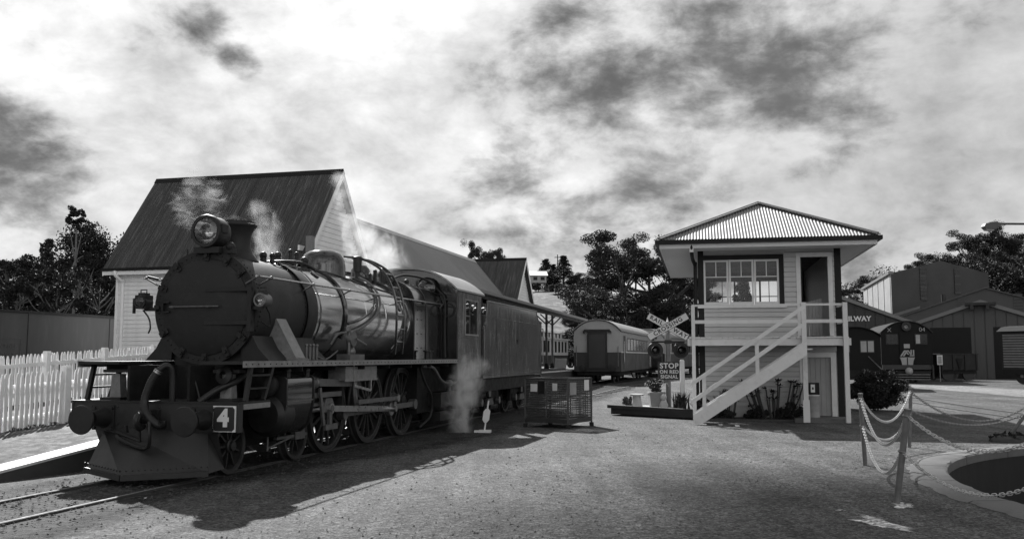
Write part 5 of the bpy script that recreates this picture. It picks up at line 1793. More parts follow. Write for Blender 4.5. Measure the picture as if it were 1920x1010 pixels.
p = local(BX, BRZ, 1.08, 0.66, 0.075)
dr_ = thing('steel_drum', 'pale drum standing beside the lower door of the signal box', 'drum', p, BRZ)
B().lathe([(0, 0), (0.17, 0), (0.175, 0.02), (0.168, 0.03), (0.168, 0.18), (0.176, 0.19), (0.168, 0.20), (0.168, 0.36), (0.176, 0.37), (0.168, 0.38), (0.168, 0.53), (0.175, 0.55), (0.0, 0.55)], n=28).build('drum_body', M['drum'], dr_)
B().lathe([(0, 0.551), (0.18, 0.551), (0.18, 0.58), (0, 0.58)], n=28).build('drum_lid', M['boxwhite'], dr_)
p2 = p + V(0, 0, 0.58)
db = thing('dark_box', 'small dark box with a white label sitting on the pale drum', 'box', p2, BRZ)
B().box(-0.16, 0.16, -0.13, 0.13, 0.002, 0.30).build('case', M['darktrim'], db, smooth=False)
lb_ = B().box(-0.05, 0.05, -0.136, -0.131, 0.06, 0.26).build('label_plate', M['signwhite'], db, smooth=False)
B().box(-0.02, 0.02, -0.14, -0.137, 0.13, 0.19).build('label_mark', M['black'], lb_, smooth=False)


# ---- level crossing sign
cr = thing('crossing_signal', 'railway level crossing signal with crossed boards, two dark lamps and a STOP plate', 'crossing signal', (4.46, 26.5, 0), R(-3))
B().lathe([(0.0, 0.0), (0.075, 0.0), (0.075, 2.55), (0.05, 2.6), (0.0, 2.6)], n=16).build('post', M['postgrey'], cr)
B().lathe([(0.0, 0.20), (0.02, 0.12), (0.045, 0.03), (0.085, 0.0)], (0, 0, 2.55), n=16).build('finial', M['signwhite'], cr)
for (ang, body, yy, parts) in ((R(-29), ('RAIL', 'WAY'), -0.095, 2), (R(29), ('CROSSING',), -0.115, 1)):
    w, h_ = 1.29, 0.205
    b = B().prism([(-w / 2, -h_ / 2), (w / 2, -h_ / 2), (w / 2, h_ / 2), (-w / 2, h_ / 2)], lambda u, v, q: (u * math.cos(ang) - v * math.sin(ang), q, 2.47 + u * math.sin(ang) + v * math.cos(ang)), yy, yy + 0.012)
    arm = b.build('crossbuck_arm', M['signwhite'], cr, smooth=False)
    b = B()
    for (u0, u1, v0, v1) in ((-w / 2, w / 2, -h_ / 2, -h_ / 2 + 0.012), (-w / 2, w / 2, h_ / 2 - 0.012, h_ / 2), (-w / 2, -w / 2 + 0.012, -h_ / 2, h_ / 2), (w / 2 - 0.012, w / 2, -h_ / 2, h_ / 2)):
        b.prism([(u0, v0), (u1, v0), (u1, v1), (u0, v1)], lambda u, v, q: (u * math.cos(ang) - v * math.sin(ang), q, 2.47 + u * math.sin(ang) + v * math.cos(ang)), yy - 0.003, yy)
    b.build('arm_border', M['signblack'], arm, smooth=False)
    if parts == 2:
        for (tx, u) in (('RAIL', -0.37), ('WAY', 0.39)):
            text('arm_lettering', tx, 0.165, M['signblack'], arm, (u * math.cos(ang), yy - 0.004, 2.47 + u * math.sin(ang)), (R(90), -ang, 0), 0.003, spacing=1.28, bold=0.004)
    else:
        text('arm_lettering', 'CROSSING', 0.165, M['signblack'], arm, (0, yy - 0.004, 2.47), (R(90), -ang, 0), 0.003, spacing=1.22, bold=0.004)
B().cyl((-0.48, -0.03, 2.04), (0.48, -0.03, 2.04), 0.03, 10).box(-0.1, 0.1, -0.09, 0.09, 1.99, 2.09).build('lamp_bar', M['black'], cr)
for s in (-1, 1):
    b = B().lathe([(0.22, 0.0), (0.225, 0.012), (0.22, 0.02), (0.0, 0.025)], (s * 0.365, -0.08, 1.80), (0, 1, 0), 36)
    bk = b.build('lamp_backboard', M['signblack'], cr)
    B().lathe([(0.105, 0.0), (0.12, 0.0), (0.125, -0.2), (0.118, -0.2), (0.11, 0.0)], (s * 0.365, -0.085, 1.80), (0, 1, 0), 24).build('lamp_hood', M['black'], bk)
    B().lathe([(0.0, -0.025), (0.06, -0.018), (0.10, -0.003)], (s * 0.365, -0.086, 1.80), (0, 1, 0), 24).build('lamp_lens', M['gloss'], bk)
    B().cyl((s * 0.365, -0.03, 2.04), (s * 0.365, -0.03, 1.8), 0.022, 8).build('lamp_hanger', M['black'], bk)
pl = B().box(-0.305, 0.335, -0.11, -0.10, 0.965, 1.47).build('stop_plate', M['signblack'], cr, smooth=False)
b = B()
for (x0, x1, z0, z1) in ((-0.295, 0.325, 0.975, 0.985), (-0.295, 0.325, 1.45, 1.46), (-0.295, -0.285, 0.975, 1.46), (0.315, 0.325, 0.975, 1.46)):
    pass
text('plate_lettering', 'STOP', 0.205, M['signwhite'], pl, (0.015, -0.112, 1.352), (R(90), 0, 0), 0.002, bold=0.006, spacing=1.12)
text('plate_lettering', 'ON RED', 0.135, M['signwhite'], pl, (0.015, -0.112, 1.185), (R(90), 0, 0), 0.002, bold=0.004, spacing=1.1)
text('plate_lettering', 'SIGNAL', 0.135, M['signwhite'], pl, (0.015, -0.112, 1.045), (R(90), 0, 0), 0.002, bold=0.004, spacing=1.1)
wp = tag(B().box(-0.06, 0.06, -0.05, 0.05, 0, 1.5).prism([(-.06, 1.5), (.06, 1.5), (.03, 1.54), (-.03, 1.54)], lambda u, v, w: (u, w, v), -.05, .05).build('marker_post', M['white'], smooth=False), 'plain white wooden post just right of the STOP ON RED SIGNAL plate', 'post')
wp.location = (4.72, 25.75, 0.0)


# ---- foliage generator (leaf sized faces)
def leaf_cloud(rng, centres, radii, counts, size, flat=0.7, up=0.0, aspect=0.45):
    cs = []
    for c_, r_, k in zip(centres, radii, counts):
        d = rng.normal(size=(k, 3))
        d /= np.linalg.norm(d, axis=1)[:, None] + 1e-9
        rad = r_ * rng.random(k) ** 0.45
        p = np.asarray(c_)[None, :] + d * rad[:, None] * np.array([1, 1, flat])[None, :]
        cs.append(p)
    P = np.concatenate(cs)
    n = len(P)
    a = rng.normal(size=(n, 3))
    a[:, 2] += up
    a /= np.linalg.norm(a, axis=1)[:, None] + 1e-9
    q = rng.normal(size=(n, 3))
    b = np.cross(a, q)
    b /= np.linalg.norm(b, axis=1)[:, None] + 1e-9
    s = size * (0.6 + 0.8 * rng.random(n))[:, None]
    a = a * s
    b = b * s * aspect
    return np.stack([P - a, P + b * 0.9 - a * 0.1, P + a, P - b * 0.9 - a * 0.1], axis=1)


TREES = {}


def tree_mesh(kind, seed, h, w, nclump=46, leaves=130, leaf=0.16, m='leaf', bark='barkdark', base=0.35, rad=0.13, thick=1.0):
    rng = np.random.default_rng(seed)
    rnd = random.Random(seed)
    centres, rads, counts = [], [], []
    tb = B()
    if kind == 'eucalypt':
        top = h * 0.62
        lean = rnd.uniform(-.04, .04) * h
        trunk = smooth_path([(0, 0, -0.3), (lean * .4, 0, h * .2), (lean * .7, rnd.uniform(-.02, .02) * h, h * .42), (lean, 0, top), (lean * 1.1, 0, h * .86)], 4)
        tb.tube(trunk, [thick * h * 0.026 * (1 - 0.85 * i / (len(trunk) - 1)) + 0.01 for i in range(len(trunk))], 7)
        nb_ = 9
        tips = []
        for i in range(nb_):
            an = 2 * math.pi * i / nb_ + rnd.uniform(-.4, .4)
            f0 = rnd.uniform(base, 0.72)
            st_ = Vector((lean * f0, 0, h * f0))
            rr = w / 2 * rnd.uniform(0.55, 0.95)
            en = Vector((rr * math.cos(an) + lean, rr * math.sin(an), h * min(0.97, f0 + rnd.uniform(.12, .34))))
            mid = st_.lerp(en, 0.5) + Vector((rnd.uniform(-.05, .05) * w, rnd.uniform(-.05, .05) * w, -0.03 * h))
            pa = smooth_path([st_, mid, en], 4)
            tb.tube(pa, [thick * h * 0.012 * (1 - 0.75 * k / (len(pa) - 1)) + 0.008 for k in range(len(pa))], 5)
            for k in range(3):
                e2 = en + Vector((rnd.uniform(-.16, .16) * w, rnd.uniform(-.16, .16) * w, rnd.uniform(0.0, .10) * h))
                tb.tube([mid.lerp(en, rnd.uniform(.4, .9)), e2], [h * 0.005 + .006, 0.008], 4)
                tips.append(e2)
            tips.append(en)
        while len(centres) < nclump:
            if rnd.random() < 0.72:
                t_ = rnd.choice(tips)
                c_ = t_ + Vector((rnd.gauss(0, .05) * w, rnd.gauss(0, .05) * w, rnd.gauss(0.01, .03) * h))
            else:
                an, rr = rnd.uniform(0, 6.28), (w / 2) * math.sqrt(rnd.random()) * 0.85
                c_ = Vector((rr * math.cos(an) + lean, rr * math.sin(an), h * (rnd.uniform(base + .08, 0.98) - 0.25 * (rr / w))))
            centres.append(tuple(c_))
            rads.append(w * rnd.uniform(0.07, rad))
            counts.append(int(leaves * rnd.uniform(0.5, 1.3)))
        co = leaf_cloud(rng, centres, rads, counts, leaf, 0.55)
    elif kind == 'conifer':
        tb.tube([(0, 0, -.3), (0, 0, h * .97)], [h * 0.022, 0.02], 6)
        for k in range(nclump):
            f_ = (k + 0.5) / nclump
            z = h * (0.08 + 0.9 * f_)
            rmax = w / 2 * (1 - f_) ** 0.9 + 0.04 * w
            for j in range(3):
                an = rnd.uniform(0, 6.28)
                rr = rmax * rnd.uniform(0.3, 0.85)
                centres.append((rr * math.cos(an), rr * math.sin(an), z - rr * 0.25))
                rads.append(0.05 * w + rmax * 0.33)
                counts.append(int(leaves / 3 * rnd.uniform(.6, 1.3)))
        co = leaf_cloud(rng, centres, rads, counts, leaf, 0.6)
    else:                                                       # bush or rounded crown on a short stem
        f_ = base
        tb.tube(smooth_path([(0, 0, -.2), (0.02 * w, 0, h * f_ * .6), (0, 0.02 * w, h * max(f_, .35))], 3), [thick * h * q_ for q_ in (.03, .026, .022, .02, .018, .016, .012)], 6)
        for i in range(6):
            an = 2 * math.pi * i / 6 + rnd.uniform(-.4, .4)
            tb.tube([(0, 0, h * max(f_ * .8, .12)), (w * .32 * math.cos(an), w * .32 * math.sin(an), h * rnd.uniform(.5, .85))], [thick * h * .014, thick * h * .004], 5)
        for k in range(nclump):
            u = rnd.uniform(-1, 1)
            an = rnd.uniform(0, 6.28)
            q = rnd.random() ** 0.35
            s_ = math.sqrt(1 - u * u)
            centres.append((w / 2 * .86 * q * s_ * math.cos(an), w / 2 * .86 * q * s_ * math.sin(an), h * (f_ + (1 - f_) * (0.5 + 0.46 * q * u))))
            rads.append(w * rnd.uniform(.07, rad + .03))
            counts.append(int(leaves * rnd.uniform(.5, 1.3)))
        co = leaf_cloud(rng, centres, rads, counts, leaf, 0.8)
    return tb.mesh('trunk', M[bark]), quads_mesh('crown', co, M[m])


def tree(name, label, loc, meshes, rz=0.0, sc=(1, 1, 1), group=None, cat='tree', tn_='trunk', cn='crown'):
    t = thing(name, label, cat, loc, rz, group)
    t.scale = sc
    place(tn_, meshes[0], t)
    place(cn, meshes[1], t)
    return t


# ---- garden bed by the crossing signal
gb = thing('garden_bed', 'raised garden bed edged with dark timber between the crossing signal and the stairs', 'garden bed', (0, 0, 0))
A0, A1 = Vector((2.87, 26.45, 0)), Vector((4.80, 24.45, 0))
dv = (A1 - A0).normalized()
nv = Vector((-dv.y, dv.x, 0))
if nv.y < 0:
    nv = -nv
B().bar(A0 + V(0, 0, .09), A1 + V(0, 0, .09), 0.16, 0.16).build('edge_timber', M['timber'], gb, smooth=False)
B().bar(A0 + V(-.1, .05, .215), A1 + V(0, .05, .19), 0.2, 0.09).build('edge_timber', M['timber'], gb, smooth=False)
B().bar(A0 + V(0, 0, .1), A0 + nv * 1.5 + V(0, 0, .1), 0.16, 0.2).build('edge_timber', M['timber'], gb, smooth=False)
s_ = B().add([A0 + V(0, 0, .17), A1 + V(0, 0, .17), A1 + nv * 1.6 + V(0, 0, .2), A0 + nv * 1.6 + V(0, 0, .2)], [(0, 1, 2, 3)])
s_.build('bed_soil', M['soil'], gb, smooth=False)
rnd = random.Random(12)
for k in range(16):
    f_, q = rnd.uniform(0.12, 0.62), rnd.uniform(0.06, 0.9)
    c_ = A0.lerp(A1, f_) + nv * q
    s_ = rnd.uniform(0.06, 0.16)
    B().ball((c_.x, c_.y, 0.185), s_, 8, 5, (1.3, 1, .28)).build('paving_stone', M['gardenstone'], gb, smooth=False)


def plant(name, label, loc, n, h, spread, m, cat='plant', w=0.02, droop=0.5, seed=1, blobs_=None):
    """tuft of tapered blades"""
    rnd_ = random.Random(seed)
    b = B()
    for k in range(n):
        an = rnd_.uniform(0, 6.28)
        L = h * rnd_.uniform(.6, 1.1)
        q = spread * rnd_.uniform(.2, 1)
        bx_, by_ = rnd_.gauss(0, spread * .22), rnd_.gauss(0, spread * .22)
        pts = [Vector((bx_ + q * math.cos(an) * f_ ** 1.5, by_ + q * math.sin(an) * f_ ** 1.5, L * (f_ - droop * f_ * f_ * .5))) for f_ in (0, .35, .7, 1)]
        s = Vector((-math.sin(an), math.cos(an), 0)) * w
        vs = []
        for i, p in enumerate(pts):
            ww = (1, .9, .6, .08)[i]
            vs += [p - s * ww, p + s * ww]
        b.add(vs, [(0, 1, 3, 2), (2, 3, 5, 4), (4, 5, 7, 6)])
    t = thing(name, label, cat, loc)
    b.build('leaf_blades', m, t, smooth=False)['kind'] = 'stuff'
    return t


g0 = lambda f_, q: A0.lerp(A1, f_) + nv * q + V(0, 0, 0.18)
plant('grass_tuft', 'tall dark spiky grass tuft at the foot of the crossing signal post', g0(0.70, 0.55), 110, 0.62, 0.34, M['leafmid'], seed=2)
plant('grass_tuft', 'low grass tuft in the garden bed between white post and stairs', g0(0.95, 0.35), 70, 0.40, 0.28, M['leafmid'], seed=3)
plant('spiky_plant', 'small strap leaved plant beside the pale stool in the garden bed', g0(0.14, 0.30), 36, 0.34, 0.22, M['leafmid'], w=0.03, seed=4)
bm1 = tree_mesh('bush', 21, 0.55, 0.8, 26, 90, 0.035, 'leafmid', rad=0.1, base=0.1)
tree('flowering_bush', 'small dark leafy bush at the left end of the garden bed', g0(0.07, 0.45) + V(0, 0, -.05), bm1, 0, (.62, .62, .62), cat='bush', tn_='stem', cn='foliage')
pt = thing('flower_pot', 'square pale planter pot in the garden bed holding a leafy bush', 'plant pot', g0(0.36, 0.70))
B().prism([(-.17, 0), (.17, 0), (.215, .40), (-.215, .40)], lambda u, v, w: (u, w * (0.17 + 0.045 * v / .4) / .17, v), -.17, .17).build('pot_body', M['pot'], pt, smooth=False)
B().box(-.23, .23, -.23, .23, .40, .45).build('pot_rim', M['pot'], pt, smooth=False)
fl = tree('flowering_bush', 'round leafy bush with pale flowers growing in the square planter pot', g0(0.36, 0.70) + V(0, 0, .38), bm1, 1.0, (0.92, 0.92, 0.80), cat='bush', tn_='stem', cn='foliage')
rng = np.random.default_rng(9)
d_ = rng.normal(size=(70, 3)); d_ /= np.linalg.norm(d_, axis=1)[:, None]; d_[:, 2] = np.abs(d_[:, 2])
co = leaf_cloud(rng, [tuple(np.array([0, 0, .28]) + v * np.array([.37, .37, .25])) for v in d_], [0.02] * 70, [5] * 70, 0.022, 1.0)
place('blossom', quads_mesh('blossom', co, M['flower']), fl)['kind'] = 'stuff'
so = thing('garden_stool', 'pale tapered garden stool with a flat round top standing in the bed', 'stool', g0(0.20, 0.38))
B().lathe([(0, 0), (0.17, 0.0), (0.13, 0.2), (0.11, 0.34), (0.0, 0.34)], n=24).build('stool_body', M['gardenstone'], so)
B().lathe([(0, 0.342), (0.20, 0.342), (0.20, 0.39), (0, 0.39)], n=24).build('stool_top', M['gardenstone'], so)
gn = thing('garden_ornament', 'small pale round headed garden ornament beside the planter pot', 'ornament', g0(0.47, 0.62))
B().lathe([(0, 0), (0.11, 0), (0.13, 0.1), (0.07, 0.22), (0.0, 0.24)], n=18).build('ornament_body', M['gardenstone'], gn)
B().ball((0, 0, 0.31), 0.09, 14, 9).build('ornament_head', M['flower'], gn)

# succulents against the front wall of the box, under the stairs
def succulent(label, loc, n, h, seed, spread=0.5):
    rnd_ = random.Random(seed)
    t = thing('tree_succulent', label, 'succulent', loc, 0, 'succulents growing under the signal box stairs')
    for k in range(n):
        an, q = rnd_.uniform(0, 6.28), spread * math.sqrt(rnd_.random())
        hh = h * rnd_.uniform(.45, 1.0)
        tip = Vector((q * 1.4 * math.cos(an), q * .7 * math.sin(an), hh))
        b = B().tube(smooth_path([(tip.x * .45, tip.y * .45, 0), (tip.x * .8, tip.y * .8, hh * .5), tuple(tip)], 3), 0.018, 6)
        stem = b.build('stem', M['barkdark'], t)
        r_ = B()
        for j in range(16):
            a2 = rnd_.uniform(0, 6.28)
            L = rnd_.uniform(.10, .19)
            d = Vector((math.cos(a2), math.sin(a2), rnd_.uniform(-.3, .9))).normalized()
            s = d.cross(V(0, 0, 1)).normalized() * 0.026
            r_.add([tip + d * .01, tip + d * L * .5 + s, tip + d * L, tip + d * L * .5 - s], [(0, 1, 2, 3)])
        r_.build('leaf_rosette', M['leafdark'], stem, smooth=False)['kind'] = 'stuff'
    return t


succulent('tall many headed succulent growing against the signal box wall near the lower door', local(BX, BRZ, 0.12, 0.78), 24, 0.98, 4, .62)
succulent('smaller succulent clump half hidden behind the middle of the stair stringer', local(BX, BRZ, -1.0, 0.80), 9, 0.72, 6, .35)
succulent('low succulent at the left foot of the stairs of the signal box', local(BX, BRZ, -1.62, 0.55), 7, 0.5, 7, .22)
bm2 = tree_mesh('bush', 33, 0.5, 1.0, 30, 110, 0.035, 'leafdark', rad=0.11, base=0.05)
for k, (x, lb) in enumerate(((-1.2, 'low dark ground plant under the lower stairs of the signal box'), (-0.35, 'low dark ground plant under the middle of the signal box stairs'), (0.45, 'low dark ground plant beside the post with a thickened base'))):
    tree('low_shrub', lb, local(BX, BRZ, x, 0.72, -.02), bm2, k * 1.3, (.95, .8, .72 + .1 * k), cat='shrub', tn_='stem', cn='foliage', group='low shrubs under the stairs')
bm3 = tree_mesh('bush', 40, 1.5, 1.9, 90, 230, 0.045, 'leafdark', rad=0.11, base=0.02)
tree('round_shrub', 'big dark rounded shrub at the right side of the signal box', (11.2, 28.6, -.05), bm3, 0, (.98, .98, .92), cat='shrub', tn_='stem', cn='foliage')
bed = B().box(-1.9, 0.7, 0.35, 1.15, -0.05, 0.03).build('planting_strip', M['soil'], None, smooth=False)
bed.location, bed.rotation_euler = BX, (0, 0, BRZ)
tag(bed, 'dark soil strip along the front of the signal box', kind='structure')

# ================================================================== WIRE CAGE
ca = R(33)
cg = thing('wire_cage', 'square steel wire mesh cage trolley with paper tags standing on the gravel', 'cage', (1.28, 21.4, 0), 0)
uL, uR = Vector((-math.cos(ca), math.sin(ca), 0)), Vector((math.sin(ca), math.cos(ca), 0))
CS, CH, CB = 1.15, 1.10, 0.13
cp = lambda a, b_, z: uL * a * CS + uR * b_ * CS + V(0, 0, z)
for (a, b_) in ((0, 0), (1, 0), (0, 1), (1, 1)):
    B().bar(cp(a, b_, 0.06), cp(a, b_, CH), 0.04).build('corner_post', M['cagewire'], cg, smooth=False)
    B().box(-.05, .05, -.05, .05, -0.04, .06).build('foot', M['frame'], cg, smooth=False).location = cp(a, b_, 0)
for (p, q) in (((0, 0), (1, 0)), ((0, 0), (0, 1)), ((1, 0), (1, 1)), ((0, 1), (1, 1))):
    B().bar(cp(*p, CH), cp(*q, CH), 0.04).build('top_rail', M['cagewire'], cg, smooth=False)
    B().bar(cp(*p, CB), cp(*q, CB), 0.05, 0.09).build('base_rail', M['cagewire'], cg, smooth=False)
    b = B()
    P0, P1 = cp(*p, 0), cp(*q, 0)
    for k in range(1, 18):
        z = CB + (CH - CB) * k / 18
        b.bar(P0 + V(0, 0, z), P1 + V(0, 0, z), 0.017, 0.017)
    for k in range(1, 22):
        c_ = P0.lerp(P1, k / 22)
        b.bar(c_ + V(0, 0, CB), c_ + V(0, 0, CH), 0.010, 0.010)
    b.build('wire_mesh', M['cagewire'], cg, smooth=False)['kind'] = 'stuff'
    for f_ in (0.5,):
        c_ = P0.lerp(P1, f_)
        B().bar(c_ + V(0, 0, CB), c_ + V(0, 0, CH), 0.03).build('mid_bar', M['cagewire'], cg, smooth=False)
B().bar(cp(0.02, -0.01, .39), cp(0.98, -0.01, .44), 0.025).build('mesh_rail', M['dull_steel'], cg, smooth=False)
b = B().add([cp(0, 0, CB), cp(1, 0, CB), cp(1, 1, CB), cp(0, 1, CB)], [(0, 1, 2, 3)])
b.build('base_plate', M['frame'], cg, smooth=False)
for (face, f0, f1, z0, z1, m_) in (('L', 0.70, 0.86, 0.80, 0.98, 'tag'), ('L', 0.53, 0.68, 0.74, 1.04, 'frame'), ('L', 0.23, 0.34, 0.83, 1.0, 'tag'), ('R', 0.06, 0.32, 0.74, 1.02, 'drum'), ('R', 0.66, 0.86, 0.82, 1.07, 'tag')):
    u = uL if face == 'L' else uR
    nrm_ = -uR if face == 'L' else -uL
    o_ = nrm_ * 0.02
    vs = [u * f0 * CS + o_ + V(0, 0, z0), u * f1 * CS + o_ + V(0, 0, z0), u * f1 * CS + o_ + V(0, 0, z1), u * f0 * CS + o_ + V(0, 0, z1)]
    vs += [v + nrm_ * 0.006 for v in vs]
    B().add(vs, [(0, 1, 2, 3), (7, 6, 5, 4), (0, 4, 5, 1), (1, 5, 6, 2), (2, 6, 7, 3), (3, 7, 4, 0)]).build('paper_tag' if m_ == 'tag' else 'tag_plate', M[m_], cg, smooth=False)

# ---- white point indicator by the track
pi_ = thing('point_indicator', 'small white track side marker with an eight sided plate leaning by the locomotive steam', 'marker', (-0.60, 20.35, 0), R(-8))
B().box(-.12, .14, -.08, .08, -0.03, 0.03).box(-.22, -.05, -.06, .04, -0.03, 0.02).build('marker_base', M['signwhite'], pi_, smooth=False)
B().cyl((0, 0, 0.02), (0.09, 0, 0.66), 0.018, 10).build('marker_rod', M['signwhite'], pi_)
B().prism([(-.075, -.09), (-.03, -.15), (.03, -.15), (.075, -.09), (.075, .09), (.03, .15), (-.03, .15), (-.075, .09)], lambda u, v, w: (0.045 + u * .99 + v * .14, w, 0.34 + v), -0.03, -0.018).build('marker_plate', M['signwhite'], pi_, smooth=False)

# ================================================================== CHAIN FENCE ROUND THE TURNTABLE
CPOST = {}


def chain_post(key, label, base, top, r_=0.033):
    t = thing('chain_post', label, 'post', (base[0], base[1], -0.02), 0, 'posts of the chain fence')
    d = Vector(top) - Vector((base[0], base[1], -0.02))
    B().cyl((0, 0, -0.1), d, r_, 14).build('post_tube', M['postgrey'], t)
    c_ = B().cyl(d * 0.985, d * 1.005, r_ * 1.12, 14).build('post_cap', M['dull_steel'], t)
    for f_ in (0.93, 0.55):
        q = d * f_
        B().lathe([(r_ + 0.006, -0.012), (r_ + 0.012, 0), (r_ + 0.006, 0.012), (r_, 0.012), (r_, -0.012)], q, d, 14).build('chain_ring', M['dull_steel'], t)
    CPOST[key] = (Vector((base[0], base[1], -0.02)), d)
    return t


chain_post('a', 'thin upright grey chain post left of the leaning one', (5.39, 14.29), (5.28, 14.10, 1.06))
chain_post('b', 'leaning grey chain post nearest the viewer, its foot in a pale patch', (4.33, 10.62), (4.44, 10.46, 1.03), 0.036)
chain_post('c', 'slim grey chain post furthest back before the round shrub', (7.25, 17.08), (7.27, 16.95, 1.05), 0.032)
chain_post('d', 'strongly leaning grey chain post with dark mound at its foot', (9.66, 18.39), (10.15, 18.0, 0.82))
chain_post('e', 'grey chain post just beyond the right picture edge by the near pit rim', (5.06, 8.72), (5.08, 8.74, 1.0))
chain_post('f', 'grey chain post on the far right of the turntable', (12.9, 19.2), (12.95, 19.15, 1.0))
rg = np.random.default_rng(2)
mo = leaf_cloud(rg, [(0, 0, .05), (.2, 0, .04), (-.2, .05, .04)], [.22, .2, .2], [160, 120, 120], 0.05, .6)
mt = thing('dark_mound', 'dark mound of clippings at the foot of the strongly leaning post', 'mound', (9.72, 18.2, -.02))
B().ball((0, 0, 0), 0.24, 14, 8, (1.7, 1.0, .55)).build('mound_core', M['soil'], mt)
place('clippings', quads_mesh('clippings', mo, M['leafdark']), mt)['kind'] = 'stuff'


def link_mesh(L, w, r_):
    b = B()
    pts = []
    n = 12
    for k in range(n):
        an = 2 * math.pi * k / n
        x = (w / 2) * math.cos(an)
        y = (w / 2) * math.sin(an) + (L / 2 - w / 2) * (1 if math.sin(an) >= 0 else -1)
        pts.append(Vector((x, y, 0)))
    m = 5
    for i in range(n):
        d = (pts[(i + 1) % n] - pts[i - 1]).normalized()
        s = d.cross(V(0, 0, 1)).normalized()
        for j in range(m):
            a_ = 2 * math.pi * j / m
            b.v.append(pts[i] + (s * math.cos(a_) + V(0, 0, 1) * math.sin(a_)) * r_)
    for i in range(n):
        for j in range(m):
            i2, j2 = (i + 1) % n, (j + 1) % m
            b.f.append((i * m + j, i * m + j2, i2 * m + j2, i2 * m + j))
    return [Vector(v) for v in b.v], b.f


def chain(label, p, q, sag, m, L=0.066, w=0.036, r_=0.0058):
    p, q = Vector(p), Vector(q)
    n_s = 200
    P_ = [p.lerp(q, i / n_s) - V(0, 0, 4 * sag * (i / n_s) * (1 - i / n_s)) for i in range(n_s + 1)]
    acc_ = [0]
    for i in range(n_s):
        acc_.append(acc_[-1] + (P_[i + 1] - P_[i]).length)
    step = L - 2 * r_ - 0.008
    tot = acc_[-1]
    k = int(tot / step)
    lv, lf = link_mesh(L, w, r_)
    out_v, out_f = [], []
    idx = 0
    for i in range(k):
        s = (i + 0.5) * tot / k
        while acc_[idx + 1] < s:
            idx += 1
        f_ = (s - acc_[idx]) / (acc_[idx + 1] - acc_[idx])
        c_ = P_[idx].lerp(P_[idx + 1], f_)
        d = (P_[idx + 1] - P_[idx]).normalized()
        sd_ = d.cross(V(0, 0, 1)).normalized()
        u = sd_.cross(d)
        if i % 2:
            sd_, u = u, -sd_
        n0 = len(out_v)
        out_v += [c_ + sd_ * v.x + d * v.y + u * v.z for v in lv]
        out_f += [tuple(a_ + n0 for a_ in f) for f in lf]
    b = B()
    b.v, b.f = [tuple(v) for v in out_v], out_f
    o = b.build('barrier_chain', m, None, angle=80)
    return tag(o, label, 'chain', 'chains hung between the posts')


def cpt(key, f_):
    return CPOST[key][0] + CPOST[key][1] * f_


chain('upper white chain from the thin upright post to the leaning front post', cpt('a', .95), cpt('b', .94), 0.50, M['chainw'])
chain('lower white chain from the thin upright post to the leaning front post', cpt('a', .56), cpt('b', .57), 0.46, M['chainw'])
chain('upper white chain from the thin upright post back to the slim rear post', cpt('a', .95), cpt('c', .95), 0.46, M['chainw'])
chain('lower white chain from the thin upright post back to the slim rear post', cpt('a', .56), cpt('c', .57), 0.34, M['chainw'])
chain('upper white chain swinging right from the leaning front post above the pit', cpt('b', .94), cpt('e', .94), 0.29, M['chainw'])
chain('lower white chain swinging right from the leaning front post across the pit rim', cpt('b', .55), cpt('e', .55), 0.33, M['chainw'])
chain('upper dark weathered chain from the slim rear post to the strongly leaning post', cpt('c', .93), cpt('d', .95), 0.46, M['chaind'])
chain('lower dark weathered chain from the slim rear post to the strongly leaning post', cpt('c', .62), cpt('d', .62), 0.24, M['chaind'])
chain('upper chain going right from the strongly leaning post at the frame edge', cpt('d', .95), cpt('f', .94), 0.40, M['chaind'])
chain('lower chain going right from the strongly leaning post at the frame edge', cpt('d', .62), cpt('f', .6), 0.30, M['chaind'])

